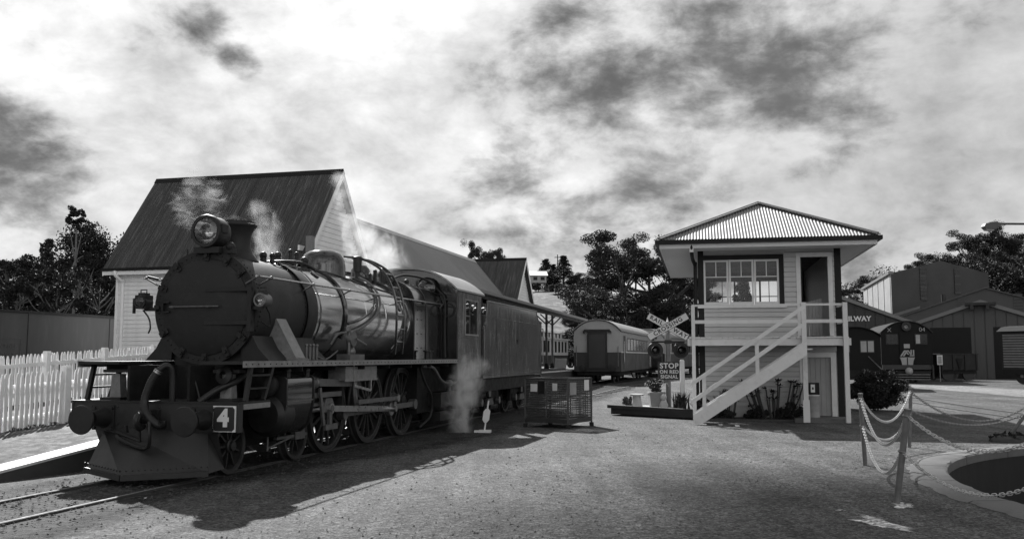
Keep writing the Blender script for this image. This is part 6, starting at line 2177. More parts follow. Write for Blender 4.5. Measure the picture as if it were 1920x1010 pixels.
# ================================================================== PASSENGER CARRIAGES
def carriage(label, loc, rz, length=16.0):
    z0 = ground_z(loc[0], loc[1]) + 0.03
    t = thing('passenger_carriage', label, 'railway carriage', (loc[0], loc[1], z0), rz, 'passenger carriages on the far track')
    hw_ = 1.25
    b = B().box(-hw_, hw_, 0, length, 0.62, 1.62)
    body = b.build('lower_body', M['coachdark'], t, smooth=False)
    prof = [(-hw_, 1.62), (hw_, 1.62), (hw_, 2.68)]
    for k in range(1, 12):
        u = 1 - k / 6
        prof.append((hw_ * u, 2.68 + 0.60 * (1 - abs(u) ** 2.4)))
    prof.append((-hw_, 2.68))
    B().prism(prof, lambda u, v, w: (u, w, v), 0.0, length).build('upper_body', M['coachcream'], t, smooth=False)
    rp = [(u * 1.04, v + 0.03) for (u, v) in prof[2:]]
    r_ = B()
    n = len(rp)
    for y in (-0.12, length + 0.12):
        for dz in (0, 0.045):
            for (u, v) in rp:
                r_.v.append((u, y, v + dz))
    for i in range(n - 1):
        r_.f += [(i, i + 1, 2 * n + i + 1, 2 * n + i), (n + i, n + i + 1, 3 * n + i + 1, 3 * n + i), (i, i + 1, n + i + 1, n + i), (2 * n + i, 2 * n + i + 1, 3 * n + i + 1, 3 * n + i)]
    r_.f += [(0, n, 3 * n, 2 * n), (n - 1, 2 * n - 1, 4 * n - 1, 3 * n - 1)]
    r_.build('roof', M['coachroof'], t, angle=50)
    # end: gangway door with its hood
    gd = B().box(-.52, .52, -0.16, -0.001, 0.75, 2.72).build('gangway_frame', M['black'], t, smooth=False)
    B().box(-.42, .42, -0.18, -0.161, 0.80, 2.55).build('gangway_door', M['coachdark'], gd, smooth=False)
    B().box(-.68, .68, -0.22, -0.001, 2.722, 2.82).box(-.74, -.66, -.2, -.002, 2.62, 2.74).box(.66, .74, -.2, -.002, 2.62, 2.74).build('gangway_hood', M['black'], gd, smooth=False)
    b = B()
    for x in (-1.1, 1.1):
        b.cyl((x, -.06, .9), (x, -.06, 1.95), .02, 6)
    build_each(b, 'end_handrail', M['dull_steel'], t)
    for s in (-1, 1):
        nwin = 8
        for k in range(nwin):
            y = 2.4 + k * (length - 4.8) / nwin
            e = (length - 4.8) / nwin
            f_ = B().box(min(s * hw_, s * (hw_ + .012)), max(s * hw_, s * (hw_ + .012)), y + .12, y + e - .12, 1.68, 2.42).build('window', M['coachdark'], t, smooth=False)
            B().box(min(s * (hw_ + .013), s * (hw_ + .016)), max(s * (hw_ + .013), s * (hw_ + .016)), y + .2, y + e - .2, 1.75, 2.36).build('pane', M['gloss'], f_, smooth=False)
        for y in (1.0, length - 1.7):
            d_ = B().box(min(s * hw_, s * (hw_ + .015)), max(s * hw_, s * (hw_ + .015)), y, y + .75, .72, 2.5).build('side_door', M['coachdark'] if y < 2 else M['coachcream'], t, smooth=False)
            B().cyl((s * (hw_ + .06), y - .12, 1.1), (s * (hw_ + .06), y - .12, 2.2), .02, 6).build('door_rail', M['steel'], d_)
        B().box(min(s * hw_, s * (hw_ + .01)), max(s * hw_, s * (hw_ + .01)), 0.02, length - .02, 1.60, 1.66).build('waist_band', M['coachwhite'], t, smooth=False)
        tr_ = B()
        tr_.bar((s * 1.1, 5.0, .62), (s * 1.1, 6.2, .22), .06).bar((s * 1.1, 6.2, .22), (s * 1.1, 9.6, .22), .06).bar((s * 1.1, 9.6, .22), (s * 1.1, 10.8, .62), .06)
        build_each(tr_, 'truss_rod', M['frame'], t, smooth=False)
    B().box(-1.1, 1.1, 0.1, length - .1, .42, .615).build('underframe', M['frame'], t, smooth=False)
    for yb in (2.5, length - 2.5):
        build_each(B().box(-.85, -.75, yb - 1.4, yb + 1.4, .3, .6).box(.75, .85, yb - 1.4, yb + 1.4, .3, .6), 'bogie_frame', M['frame'], t, smooth=False)
        for dy in (-.85, .85):
            for s in (-1, 1):
                B().lathe([(0, .06), (.2, .05), (.36, .06), (.4, .06), (.4, -.04), (.43, -.06), (0, -.06)], (s * .58, yb + dy, .4), (s, 0, 0), 20).build('wheel', M['wheel'], t)
    for s in (-1, 1):
        B().lathe([(0, 0), (.17, .01), (.17, .04), (.06, .06), (.08, .4)], (s * .76, -.42, .8), (0, 1, 0), 16).build('buffer', M['loco_black'], t)
    return t


c0 = tr(0, 36.6)
carriage('cream over dark passenger carriage with a domed roof end beyond the tender', (c0.x, c0.y), TRZ)
c1 = tr(0.75, 53.9)
carriage('second passenger carriage seen past the first, partly behind the crossing signal', (c1.x, c1.y), R(-22))

# white carriage standing at the far platform, seen under the awning
cw_ = thing('white_carriage', 'white verandah carriage standing beyond the awning posts on the far platform side', 'railway carriage', tr(-8.2, 50.5, 0.0), TRZ)
B().box(-1.3, 1.3, 0, 14, .9, 1.72).build('lower_body', M['coachdark'], cw_, smooth=False)
B().box(-1.3, 1.3, 0, 14, 1.72, 2.95).build('upper_body', M['coachwhite'], cw_, smooth=False)
B().box(-1.45, 1.45, -.3, 14.3, 2.95, 3.05).build('roof', M['coachwhite'], cw_, smooth=False)
B().box(-.9, .9, 0, 14, 3.05, 3.45).build('clerestory', M['coachdark'], cw_, smooth=False)
B().box(-1.0, 1.0, -.2, 14.2, 3.45, 3.52).build('clerestory_roof', M['coachwhite'], cw_, smooth=False)
for k in range(10):
    B().box(.901, .92, .5 + k * 1.35, 1.15 + k * 1.35, 3.1, 3.42).build('clerestory_light', M['coachwhite'], cw_, smooth=False)
    B().box(1.301, 1.32, .4 + k * 1.35, 1.05 + k * 1.35, 1.95, 2.8).build('window', M['darktrim'], cw_, smooth=False)
for k in range(5):
    B().box(-1.1 + k * .5, -.75 + k * .5, -.02, -.001, 1.95, 2.8).build('window', M['darktrim'], cw_, smooth=False)
for y in (2.2, 4.4, 9.6, 11.8):
    for s in (-1, 1):
        B().cyl((s * .55, y, .43), (s * .67, y, .43), .43, 18).build('wheel', M['wheel'], cw_)

# platform furniture under the awning
be = thing('platform_bench', 'platform bench standing under the station awning behind the tender', 'bench', tr(-4.6, 41.2, .9), TRZ + R(90))
B().box(-.9, .9, -.2, .25, .42, .47).build('seat', M['coachwhite'], be, smooth=False)
B().box(-.9, .9, .25, .30, .5, .9).build('backrest', M['loco_black'], be, smooth=False)
for x in (-.8, .8):
    B().box(x - .03, x + .03, -.2, .25, 0, .42).build('leg', M['loco_black'], be, smooth=False)
sg = thing('notice_board', 'small white leaning notice board on the platform under the awning', 'sign', tr(-3.2, 42.6, .9), TRZ)
B().prism([(0, 0), (.04, 0), (.26, .62), (.22, .62)], lambda u, v, w: (w, u, v), -.35, .35).build('board', M['signwhite'], sg, smooth=False)
B().bar((0, .25, .55), (0, .5, 0), .03).build('board_strut', M['loco_black'], sg, smooth=False)

# ================================================================== SHEDS
def shed(label, y, apex, left, right, base_z, eave_l, eave_r, apex_z, depth, m, ribs=0.0, trim=True, name='engine_shed'):
    """gable end facing the viewer; x positions in metres at distance y"""
    az = math.atan2(apex, y)
    t = thing(name, label, 'shed', (apex, y, 0), -az)
    ca_ = math.cos(az)
    left, right, ax_ = (left - apex) * ca_, (right - apex) * ca_, apex
    apex = 0.0
    t['_ax'] = 0
    del t['_ax']
    poly = [(left, base_z), (right, base_z), (right, eave_r), (apex, apex_z), (left, eave_l)]
    B().prism(poly, lambda u, v, w: (u, w, v), 0, depth).build('shed_body', m, t, smooth=False)
    rb = B().prism([(left - .25, eave_l - .08), (apex, apex_z + .02), (right + .25, eave_r - .08), (right + .25, eave_r + .0), (apex, apex_z + .12), (left - .25, eave_l + 0.0)], lambda u, v, w: (u, w, v), -.22, depth + .2)
    rb.build('roof', M['shed'], t, smooth=False)
    if trim:
        for (x, z) in ((left - .25, eave_l), (right + .25, eave_r)):
            b = B()
            b.add([(x, -.25, z - .2), (apex, -.25, apex_z - .10), (apex, -.25, apex_z + .14), (x, -.25, z + .04), (x, -.221, z - .2), (apex, -.221, apex_z - .10), (apex, -.221, apex_z + .14), (x, -.221, z + .04)], [(0, 1, 2, 3), (7, 6, 5, 4), (0, 4, 5, 1), (1, 5, 6, 2), (2, 6, 7, 3), (3, 7, 4, 0)])
            b.build('barge_flashing', M['shedtrim'], t, smooth=False)
    if ribs:
        k = int((right - left) / ribs)
        for i in range(k):
            x = left + (i + .5) * ribs
            zt = eave_l + (apex_z - eave_l) * (x - left) / (apex - left) if x < apex else eave_r + (apex_z - eave_r) * (right - x) / (right - apex)
            b = B().box(x - ribs / 2 + .035, x + ribs / 2 - .035, -.05, -.001, base_z, zt - .12)
            b.build('cladding_sheet', m, t, smooth=False)
    return t, ax_, ca_


def X_(px, Y):
    return (px - 960) / 1730 * Y * 1.0


def Z_(py, Y):
    return at(960, py, Y).z


Y0 = 60.0
sh, ax1, ca1 = shed('dark shed with twin roller doors and a low gable behind the diesel locomotive', Y0, at(1838, 566, Y0).x, at(1706, 605, Y0).x, at(1970, 605, Y0).x, .1, Z_(607, Y0), Z_(607, Y0), Z_(566, Y0), 16, M['shed'], ribs=0.62)
zt = Z_(613, Y0)
for (a, b_) in ((1741, 1820), (1862, 1942)):
    xa, xb = (at(a, 613, Y0).x - ax1) * ca1, (at(b_, 613, Y0).x - ax1) * ca1
    d_ = B().box(xa, xb, -.06, -.031, .1, zt).build('roller_door', M['door'], sh, smooth=False)
    for k in range(14):
        z = .15 + k * (zt - .2) / 14
        B().box(xa + .02, xb - .02, -.075, -.061, z, z + (zt - .2) / 14 - .04).build('door_slat', M['door'], d_, smooth=False)
cx, cz_ = 0.0, Z_(571, Y0)
B().box(cx - .9, cx + .9, -.7, -.2, cz_ - .05, cz_ + .12).box(cx - .6, cx - .4, -.75, -.3, cz_ - .35, cz_ - .06).box(cx + .3, cx + .5, -.75, -.3, cz_ - .35, cz_ - .06).build('floodlight_bracket', M['black'], sh, smooth=False)
Y1 = 62.0
sh2, ax2, ca2 = shed('dark shed with white RAILWAY lettering under its roof behind the signal box', Y1, at(1562, 553, Y1).x, at(1420, 606, Y1).x, at(1704, 606, Y1).x, .1, Z_(606, Y1), Z_(606, Y1), Z_(553, Y1), 14, M['sheddark'], ribs=0.62)
text('shed_lettering', 'RAILWAY', 0.44, M['signwhite'], sh2, ((at(1632, 598, Y1).x - ax2) * ca2, -.06, Z_(598, Y1 - .1)), (R(90), 0, 0), .01, align='RIGHT', bold=.018, spacing=1.08)
Y2 = 82.0
sh3, ax3, ca3 = shed('wide dark shed roof rising behind the twin door shed', Y2, at(1848, 541, Y2).x, at(1655, 600, Y2).x, at(2060, 600, Y2).x, .1, Z_(600, Y2), Z_(600, Y2), Z_(541, Y2), 16, M['shedmid'], trim=False)
for (a, b_, c_, d_) in ((1794, 1808, 554, 577), (1900, 1916, 552, 586)):
    f_ = B().box((at(a, 560, Y2).x - ax3) * ca3, (at(b_, 560, Y2).x - ax3) * ca3, -.05, -.001, Z_(d_, Y2), Z_(c_, Y2)).build('louvre_window', M['louvre'], sh3, smooth=False)
    for k in range(6):
        z = Z_(d_, Y2) + (Z_(c_, Y2) - Z_(d_, Y2)) * (k + .3) / 6
        B().box((at(a, 560, Y2).x - ax3) * ca3, (at(b_, 560, Y2).x - ax3) * ca3, -.08, -.051, z, z + .08).build('louvre', M['shed'], f_, smooth=False)
B().cyl(((at(1767, 552, Y2).x - ax3) * ca3, .3, Z_(568, Y2)), ((at(1767, 552, Y2).x - ax3) * ca3, .3, Z_(549, Y2)), .2, 10).build('vent_pipe', M['black'], sh3)
# tall rear shed with its pale end wall
Y3 = 100.0
pA, pB, pC = at(1673, 590, Y3), at(1780, 590, Y3), at(1884, 590, Y3)
zA, zB, zC, zb = Z_(512, Y3), Z_(486, Y3), Z_(508, Y3), 0.0
bk = at(1619, 545, 124)
t4 = thing('tall_shed', 'tall dark industrial shed with a pale striped side wall rising above the others', 'shed', (0, 0, 0))
dpt = Vector((bk.x - pA.x, 124 - Y3, 0))
vs = [(pA.x, Y3, zb), (pB.x, Y3 + 1.5, zb), (pC.x, Y3 + 3, zb), (pC.x, Y3 + 3, zC), (pB.x, Y3 + 1.5, zB), (pA.x, Y3, zA)]
vs2 = [(Vector(v) + dpt) for v in vs]
b = B().add(vs + vs2, [(0, 1, 4, 5), (1, 2, 3, 4), (7, 6, 11, 10), (8, 7, 10, 9), (5, 4, 10, 11), (4, 3, 9, 10), (2, 8, 9, 3)])
b.build('shed_body', M['sheddark'], t4, smooth=False)
b = B().add([vs[0], vs2[0], vs2[5], vs[5]], [(0, 1, 2, 3)])
b.build('end_wall', M['shedlight'], t4, smooth=False)
for k in range(5):
    f0 = .02 + k * .2
    q0, q1 = Vector(vs[0]).lerp(Vector(vs2[0]), f0), Vector(vs[0]).lerp(Vector(vs2[0]), f0 + .17)
    up = V(0, 0, zA - .3)
    o_ = V(-.06, -.03, 0)
    b = B().add([q0 + o_, q1 + o_, q1 + up + o_, q0 + up + o_, q0, q1, q1 + up, q0 + up], [(0, 1, 2, 3), (0, 4, 5, 1), (1, 5, 6, 2), (2, 6, 7, 3), (3, 7, 4, 0)])
    b.build('wall_panel', M['shedlight'], t4, smooth=False)
for (a, b_, c_, d_) in ((1731, 1743, 494, 562), (1805, 1816, 496, 549)):
    xa, xb = at(a, 520, Y3).x, at(b_, 520, Y3).x
    yf = Y3 + 3.0 * ((xa + xb) / 2 - pA.x) / (pC.x - pA.x)
    f_ = B().box(xa, xb, yf - .14, yf + .3, Z_(d_, Y3), Z_(c_, Y3) - .25)
    f_ = f_.build('louvre_window', M['louvre'], t4, smooth=False)
    for k in range(9):
        z = Z_(d_, Y3) + (Z_(c_, Y3) - .3 - Z_(d_, Y3)) * (k + .3) / 9
        B().box(xa, xb, yf - .20, yf - .141, z, z + .12).build('louvre', M['sheddark'] if k % 3 else M['shedmid'], f_, smooth=False)
b = B().bar(Vector(vs[5]) + V(0, 0, .05), Vector(vs2[5]) + V(0, 0, .05), .5, .3)
b.build('roof_edge', M['shedtrim'], t4, smooth=False)
lean = B().add([at(1676, 588, 94), at(1725, 573, 92), at(1725, 578, 92), at(1676, 594, 94), at(1676, 588, 97), at(1725, 573, 95), at(1725, 578, 95), at(1676, 594, 97)], [(0, 1, 2, 3), (7, 6, 5, 4), (0, 4, 5, 1), (2, 6, 7, 3), (1, 5, 6, 2), (0, 3, 7, 4)])
lean.build('lean_to_roof', M['shedtrim'], t4, smooth=False)

# ================================================================== DIESEL, SHUNTER, WAGONS
YD = 50.3
dp_ = at(1702, 700, YD)
dz = ground_z(dp_.x, YD) + .03
de = thing('diesel_locomotive', 'dark diesel locomotive facing us, with number 04 and a pale emblem on its nose', 'diesel locomotive', (dp_.x, YD, dz), TRZ)
hw_ = 1.30
prof = [(-hw_, .95), (hw_, .95), (hw_, 2.65)]
for k in range(1, 14):
    u = 1 - k / 7
    prof.append((hw_ * u, 2.65 + .62 * (1 - abs(u) ** 2.2)))
prof.append((-hw_, 2.65))
B().prism(prof, lambda u, v, w: (u, w, v), 0, 13).build('body', M['diesel'], de, smooth=False)
rp = [(u * 1.02, v + .02) for u, v in prof[2:]]
b = B()
n = len(rp)
for y in (-.1, 13.1):
    for dz_ in (0, .05):
        for (u, v) in rp:
            b.v.append((u, y, v + dz_))
for i in range(n - 1):
    b.f += [(i, i + 1, 2 * n + i + 1, 2 * n + i), (n + i, n + i + 1, 3 * n + i + 1, 3 * n + i), (i, i + 1, n + i + 1, n + i), (2 * n + i, 2 * n + i + 1, 3 * n + i + 1, 3 * n + i)]
b.f += [(0, n, 3 * n, 2 * n), (n - 1, 2 * n - 1, 4 * n - 1, 3 * n - 1)]
b.build('roof', mat('diesel_roof', 0.05, 0.9, spec=0.05), de, angle=50)
hl = B().lathe([(.16, 0), (.24, 0), (.25, .2), (0, .22)], (0, -.2, 3.02), (0, 1, 0), 24).build('headlight', M['black'], de)
B().lathe([(.16, .01), (.1, .1), (0, .12)], (0, -.2, 3.02), (0, 1, 0), 20).build('reflector', M['dull_steel'], hl)
for (x0, x1) in ((-1.05, -.42), (.42, 1.05)):
    w_ = B().box(x0, x1, -.04, -.001, 2.05, 2.62).build('cab_window', M['black'], de, smooth=False)
    B().box(x0 + .05, x1 - .05, -.05, -.041, 2.1, 2.57).build('pane', M['gloss'], w_, smooth=False)
    if x0 > 0:
        B().box(x0 + .05, x0 + .26, -.06, -.051, 2.1, 2.57).build('pane_reflection', M['dieselpale'], w_, smooth=False).name = 'pane_glint'  # pale strip painted as the reflection on this pane
B().box(-.36, .36, -.06, -.002, 1.0, 2.75).build('nose_door', M['diesel'], de, smooth=False)
B().box(-.15, .15, -.075, -.061, 1.85, 2.08).build('number_box', M['dieselpale'], de, smooth=False)
em = B()
st_ = lambda pts: em.prism(pts, lambda u, v, w: (u, w, v), -.078, -.062)
for off in (0, .13):
    st_([(-.36 + off, 1.42), (-.27 + off, 1.42), (-.09 + off, 1.68), (-.09 + off, 1.74), (-.15 + off, 1.74)])
    st_([(-.09 + off, 1.68), (.03 + off, 1.50), (.10 + off, 1.50), (-.05 + off, 1.74), (-.09 + off, 1.74)])
st_([(.13, 1.42), (.36, 1.42), (.36, 1.76), (.29, 1.76), (.29, 1.49), (.13, 1.49)])
st_([(.17, 1.53), (.24, 1.53), (.24, 1.76), (.17, 1.76)])
em.build('emblem', M['dieselpale'], de, smooth=False)
B().prism([(-.38, 1.36), (.38, 1.36), (.30, 1.15), (.26, .85), (-.26, .85), (-.30, 1.15)], lambda u, v, w: (u, w, v), -.078, -.062).build('pale_apron', M['dieselpale'], de, smooth=False)
B().box(-.03, .03, -.09, -.079, .95, 1.34).build('apron_strip', M['black'], de, smooth=False)
text('number_lettering', 'X', .3, M['dieselpale'], de, (-.86, -.05, 2.83), (R(90), 0, 0), .004)
text('number_lettering', '04', .32, M['dieselpale'], de, (.80, -.06, 2.85), (R(90), 0, 0), .004)
B().box(-1.28, 1.28, -.16, 0, .7, .95).build('buffer_beam', M['beam'], de, smooth=False)
B().box(-1.1, 1.1, .1, 12.8, .45, .95).build('underframe', M['frame'], de, smooth=False)
B().prism([(-1.15, .62), (1.15, .62), (.95, .18), (-.95, .18)], lambda u, v, w: (u, w - .2 * (v < .3), v), -.3, -.1).build('pilot_plate', M['frame'], de, smooth=False)
for k in range(3):
    B().box(-1.05, 1.05, -.52, -.35, .16 + k * .13, .20 + k * .13).build('step_bar', M['dull_steel'], de, smooth=False)
B().ball((0, -.5, .62), .2, 12, 8).build('coupler', M['dieselpale'], de)
B().box(1.2, 1.28, -.3, -.2, .2, .95).build('side_step', M['black'], de, smooth=False)
for y in (1.5, 3.2, 9.6, 11.3):
    for s in (-1, 1):
        B().cyl((s * .55, y, .45), (s * .68, y, .45), .45, 18).build('wheel', M['wheel'], de)
for k in range(4):
    B().box(-hw_ - .012, -hw_ - .001, .8 + k * 2.4, 1.9 + k * 2.4, 1.9, 2.55).build('side_window', M['dieselpale'], de, smooth=False)
B().box(-hw_ - .014, -hw_ - .001, .1, 12.9, 1.30, 1.55).build('side_stripe', M['dieselpale'], de, smooth=False)

YS = 43.0
sp_ = at(1606, 720, YS)
su = thing('shunting_locomotive', 'dark shunting locomotive cab half hidden behind the right post of the signal box', 'locomotive', (sp_.x, YS, ground_z(sp_.x, YS) + .03), R(-20))
prof = [(-1.1, .5), (1.1, .5), (1.1, 2.35)]
for k in range(1, 12):
    u = 1 - k / 6
    prof.append((1.1 * u, 2.35 + .42 * (1 - abs(u) ** 2.2)))
prof.append((-1.1, 2.35))
B().prism(prof, lambda u, v, w: (u, w, v), 0, 2.4).build('cab', M['shunter'], su, smooth=False)
B().prism([(u * 1.06, v + .05) for u, v in prof[2:]] + [(u * 1.06, v + .01) for u, v in prof[2:]][::-1], lambda u, v, w: (u, w, v), -.15, 2.55).build('cab_roof', M['shunter'], su, smooth=False)
for (x0, x1) in ((-.78, -.22), (.20, .84)):
    w_ = B().box(x0, x1, -.03, -.001, 1.6, 2.2).build('cab_window', M['black'], su, smooth=False)
    xm = (x0 + x1) / 2
    for (q0, q1) in ((x0 + .04, xm - .03), (xm + .03, x1 - .04)):
        B().box(q0, q1, -.04, -.031, 1.65, 2.15).build('pane', M['dieselpale'], w_, smooth=False)
B().box(-.85, .85, 2.4, 7, .8, 2.0).build('bonnet', M['shunter'], su, smooth=False)
B().box(-1.1, 1.1, -.3, 7.1, .45, .8).build('frame', M['frame'], su, smooth=False)
B().bar((.55, -.05, 1.45), (1.15, -.35, .8), .04).build('handrail', M['dull_steel'], su, smooth=False)
for y in (1.0, 3.2, 5.4):
    for s in (-1, 1):
        B().cyl((s * .55, y, .48), (s * .68, y, .48), .48, 18).build('wheel', M['wheel'], su)

YW = 54.0
wpx = at(1800, 705, YW)
ow = thing('open_wagon', 'low dark four wheel open wagon in front of the left roller door', 'goods wagon', (wpx.x, YW, ground_z(wpx.x, YW) + .03), R(8))
B().box(-1.15, 1.15, 0, 1.9, .62, 1.52).build('wagon_body', M['wagon'], ow, smooth=False)
for x in (-1.1, -.38, .38, 1.1):
    B().box(x - .05, x + .05, -.04, -.001, .6, 1.56).build('stanchion', M['wagon'], ow, smooth=False)
B().box(-1.2, 1.2, -.05, 1.95, 1.52, 1.58).build('top_rail', M['wagon'], ow, smooth=False)
B().box(-1.1, 1.1, .1, 1.8, .4, .62).build('underframe', M['frame'], ow, smooth=False)
B().prism([(-.2, 1.3), (.2, 1.3), (.1, .9), (.04, .66), (-.04, .66), (-.1, .9)], lambda u, v, w: (u, w, v), -.05, -.041).build('door_brace', M['frame'], ow, smooth=False)
for x in (-.65, .65):
    for y in (.2, 1.7):
        B().cyl((x, y - .06, .36), (x, y + .06, .36), .36, 18).build('wheel', M['wheel'], ow)
sgn_ = thing('white_notice', 'small white notice plate on a stake left of the open wagon', 'sign', (at(1763, 700, 53.2).x, 53.2, .2))
B().box(-.16, .16, -.02, 0, .95, 1.5).build('notice_plate', M['signwhite'], sgn_, smooth=False)
B().box(-.1, .1, -.028, -.021, 1.02, 1.43).box(-.02, .02, .001, .03, -.1, 1.5).build('notice_text_panel', M['dieselpale'], sgn_, smooth=False)

YV = 48.0
vp_ = at(1912, 700, YV)
vn = thing('louvred_van', 'goods van with a louvred end and pale double doors at the right edge', 'goods van', (28.7, 45.2, ground_z(28.7, 45.2) + .03), R(30))
B().box(-1.0, 1.0, -.6, 4.4, .75, 2.72).build('van_body', M['wagon'], vn, smooth=False)
for k in range(13):
    z = .85 + k * .135
    B().box(-1.02, -1.001, 1.9, 4.3, z, z + .09).build('louvre', M['vandoor'], vn, smooth=False)
    B().box(-.9, .9, -.65, -.601, z, z + .09).build('louvre', M['vandoor'], vn, smooth=False)
for (a, b_) in ((-.5, .62), (.7, 1.8)):
    d_ = B().box(-1.06, -1.021, a, b_, .82, 2.66).build('van_door', M['vandoor'], vn, smooth=False)
    B().box(-1.09, -1.061, (a + b_) / 2 - .05, (a + b_) / 2 + .05, 1.5, 1.7).build('door_latch', M['signwhite'], d_, smooth=False)
B().prism([(-1.15, 2.72), (1.15, 2.72), (.7, 2.95), (0, 3.02), (-.7, 2.95)], lambda u, v, w: (u, w, v), -.75, 4.55).build('van_roof', bpy.data.materials['diesel_roof'], vn, smooth=False)
B().box(-1.0, 1.0, -.6, 4.4, .5, .75).build('underframe', M['frame'], vn, smooth=False)
for y in (.3, 3.5):
    for s in (-1, 1):
        w_ = B().cyl((s * .55, y, .42), (s * .68, y, .42), .42, 18).build('wheel', M['wheel'], vn)
        B().cyl((s * .69, y, .42), (s * .78, y, .42), .09, 10).build('axle_box', M['drum'], vn)

# street lamp reaching in from the right edge
YL = 29.0
lp = at(1857, 423, YL)
sl_ = thing('street_lamp', 'street lamp head on a long arm reaching in at the right edge of the sky', 'street lamp', (lp.x + 3.4, YL, 0))
B().cyl((0, 0, 0), (0, 0, lp.z + .15), .09, 12, r2=.06).build('lamp_pole', M['lampgrey'], sl_)
B().tube([(0, 0, lp.z - .05), (-1.2, 0, lp.z + .05), (-3.15, 0, lp.z + .06)], .035, 8).build('lamp_arm', M['lampgrey'], sl_)
hd = B().prism([(-3.65, -.03), (-3.6, -.1), (-3.3, -.12), (-3.1, .0), (-3.1, .07), (-3.3, .12), (-3.6, .06)], lambda u, v, w: (u, w, lp.z + v), -.12, .12).build('lamp_head', M['lampgrey'], sl_, smooth=False)
B().prism([(-3.6, -.11), (-3.32, -.125), (-3.36, -.17), (-3.56, -.16)], lambda u, v, w: (u, w, lp.z + v), -.1, .1).build('lamp_bowl', M['drum'], hd, smooth=False)

# ================================================================== HILLS AND TREES
def hill_h(an, dist):
    """height of the land at an azimuth (radians from +Y towards +X) and distance"""
    deg = math.degrees(an)
    el = 0.060
    el += 0.018 * math.exp(-((deg + 32) / 11) ** 2)
    el += 0.034 * math.exp(-((deg - 31) / 8) ** 2)
    el += 0.004 * math.exp(-((deg - 3) / 4) ** 2)
    el -= 0.045 * math.exp(-((deg - 14) / 4.5) ** 2)
    el += 0.004 * math.sin(an * 17) + 0.003 * math.sin(an * 41 + 1)
    f_ = sstep((dist - 105) / 170)
    top = el * 275 + CAM_Z
    return -0.2 + f_ * top * (1 + 0.03 * math.sin(dist * .05 + an * 20))


hb_ = B()
dists = [100, 112, 125, 140, 156, 172, 190, 208, 226, 245, 262, 280, 320, 380, 460]
na = 240
for dd in dists:
    for j in range(na):
        an = 2 * math.pi * j / na
        hb_.v.append((dd * math.sin(an), dd * math.cos(an), hill_h(an if an < math.pi else an - 2 * math.pi, min(dd, 285))))
for i in range(len(dists) - 1):
    for j in range(na):
        a_, b2 = i * na + j, i * na + (j + 1) % na
        hb_.f.append((a_, b2, b2 + na, a_ + na))
tag(hb_.build('hills', M['hill'], angle=60), 'grassy and wooded hills rising all round the railway yard', kind='structure')


def on_hill(px, dist):
    v = at(px, 600, 1.0) - Vector((0, 0, CAM_Z))
    an = math.atan2(v.x, v.y)
    z = hill_h(an, dist) if dist > 105 else 0.0
    return Vector((dist * math.sin(an), dist * math.cos(an), z))


EU = [tree_mesh('eucalypt', s, 12.0, 9.5, 84, 430, 0.105, 'leaf', 'barkdark', base=b_, rad=.105) for s, b_ in ((1, .34), (2, .45), (3, .28), (5, .5))]
EUP = [tree_mesh('eucalypt', s, 12.0, 7.0, 46, 190, 0.13, 'leafdark', 'bark', base=.5, rad=.10, thick=0.5) for s in (11, 12)]
TU = tree_mesh('bush', 71, 11.1, 1.35, 34, 110, 0.075, 'leafdark', 'bark', base=.86, rad=.13, thick=.35)
RN = [tree_mesh('bush', s, 9.0, 8.5, 95, 480, 0.098, 'leafdark', 'barkdark', base=.12, rad=.10) for s in (51, 52, 53)]
CO = [tree_mesh('conifer', s, 12.0, 6.0, 30, 300, 0.17, 'leafdark') for s in (61, 62)]
rnd = random.Random(77)


def put(meshes, kind, px, dist, h, base_h, label, wide=1.0, group=None):
    s = h / base_h / (1.12 if base_h == 12 and kind != 'conifer' else 1.0)
    p = on_hill(px, dist)
    return tree(kind, label, p - V(0, 0, .2), meshes, rnd.uniform(0, 6.28), (s * wide, s * wide, s), group)


# the big trees right of the station
G1 = 'tall trees behind the passenger carriages'
put(EU[0], 'eucalyptus_tree', 1222, 84, 14.6, 12, 'tallest dark eucalyptus beside the signal box eaves', 1.05, G1)
put(EU[2], 'eucalyptus_tree', 1165, 80, 11.8, 12, 'broad dark eucalyptus left of the tallest one, above the crossed boards', 1.0, G1)
put(EU[1], 'eucalyptus_tree', 1275, 92, 11.5, 12, 'dark eucalyptus showing below the left eaves of the signal box', .9, G1)
put(RN[0], 'dense_tree', 1200, 78, 7.6, 9, 'dense dark rounded tree behind the second passenger carriage', 1.2, G1)
put(RN[1], 'dense_tree', 1120, 86, 5.4, 9, 'dense dark rounded tree above the roof of the first passenger carriage', 1.3, G1)
put(RN[2], 'dense_tree', 1255, 78, 5.8, 9, 'dense dark rounded tree behind the crossing lamps', 1.2, G1)
put(RN[0], 'dense_tree', 1070, 92, 4.6, 9, 'low dense tree seen under the end of the station awning', 1.4, G1)
put(RN[2], 'dense_tree', 1010, 98, 4.4, 9, 'low dense tree under the station awning beside the tender', 1.5, G1)
put(RN[1], 'dense_tree', 1300, 100, 6.0, 9, 'dense dark tree hidden mostly by the signal box', 1.3, G1)
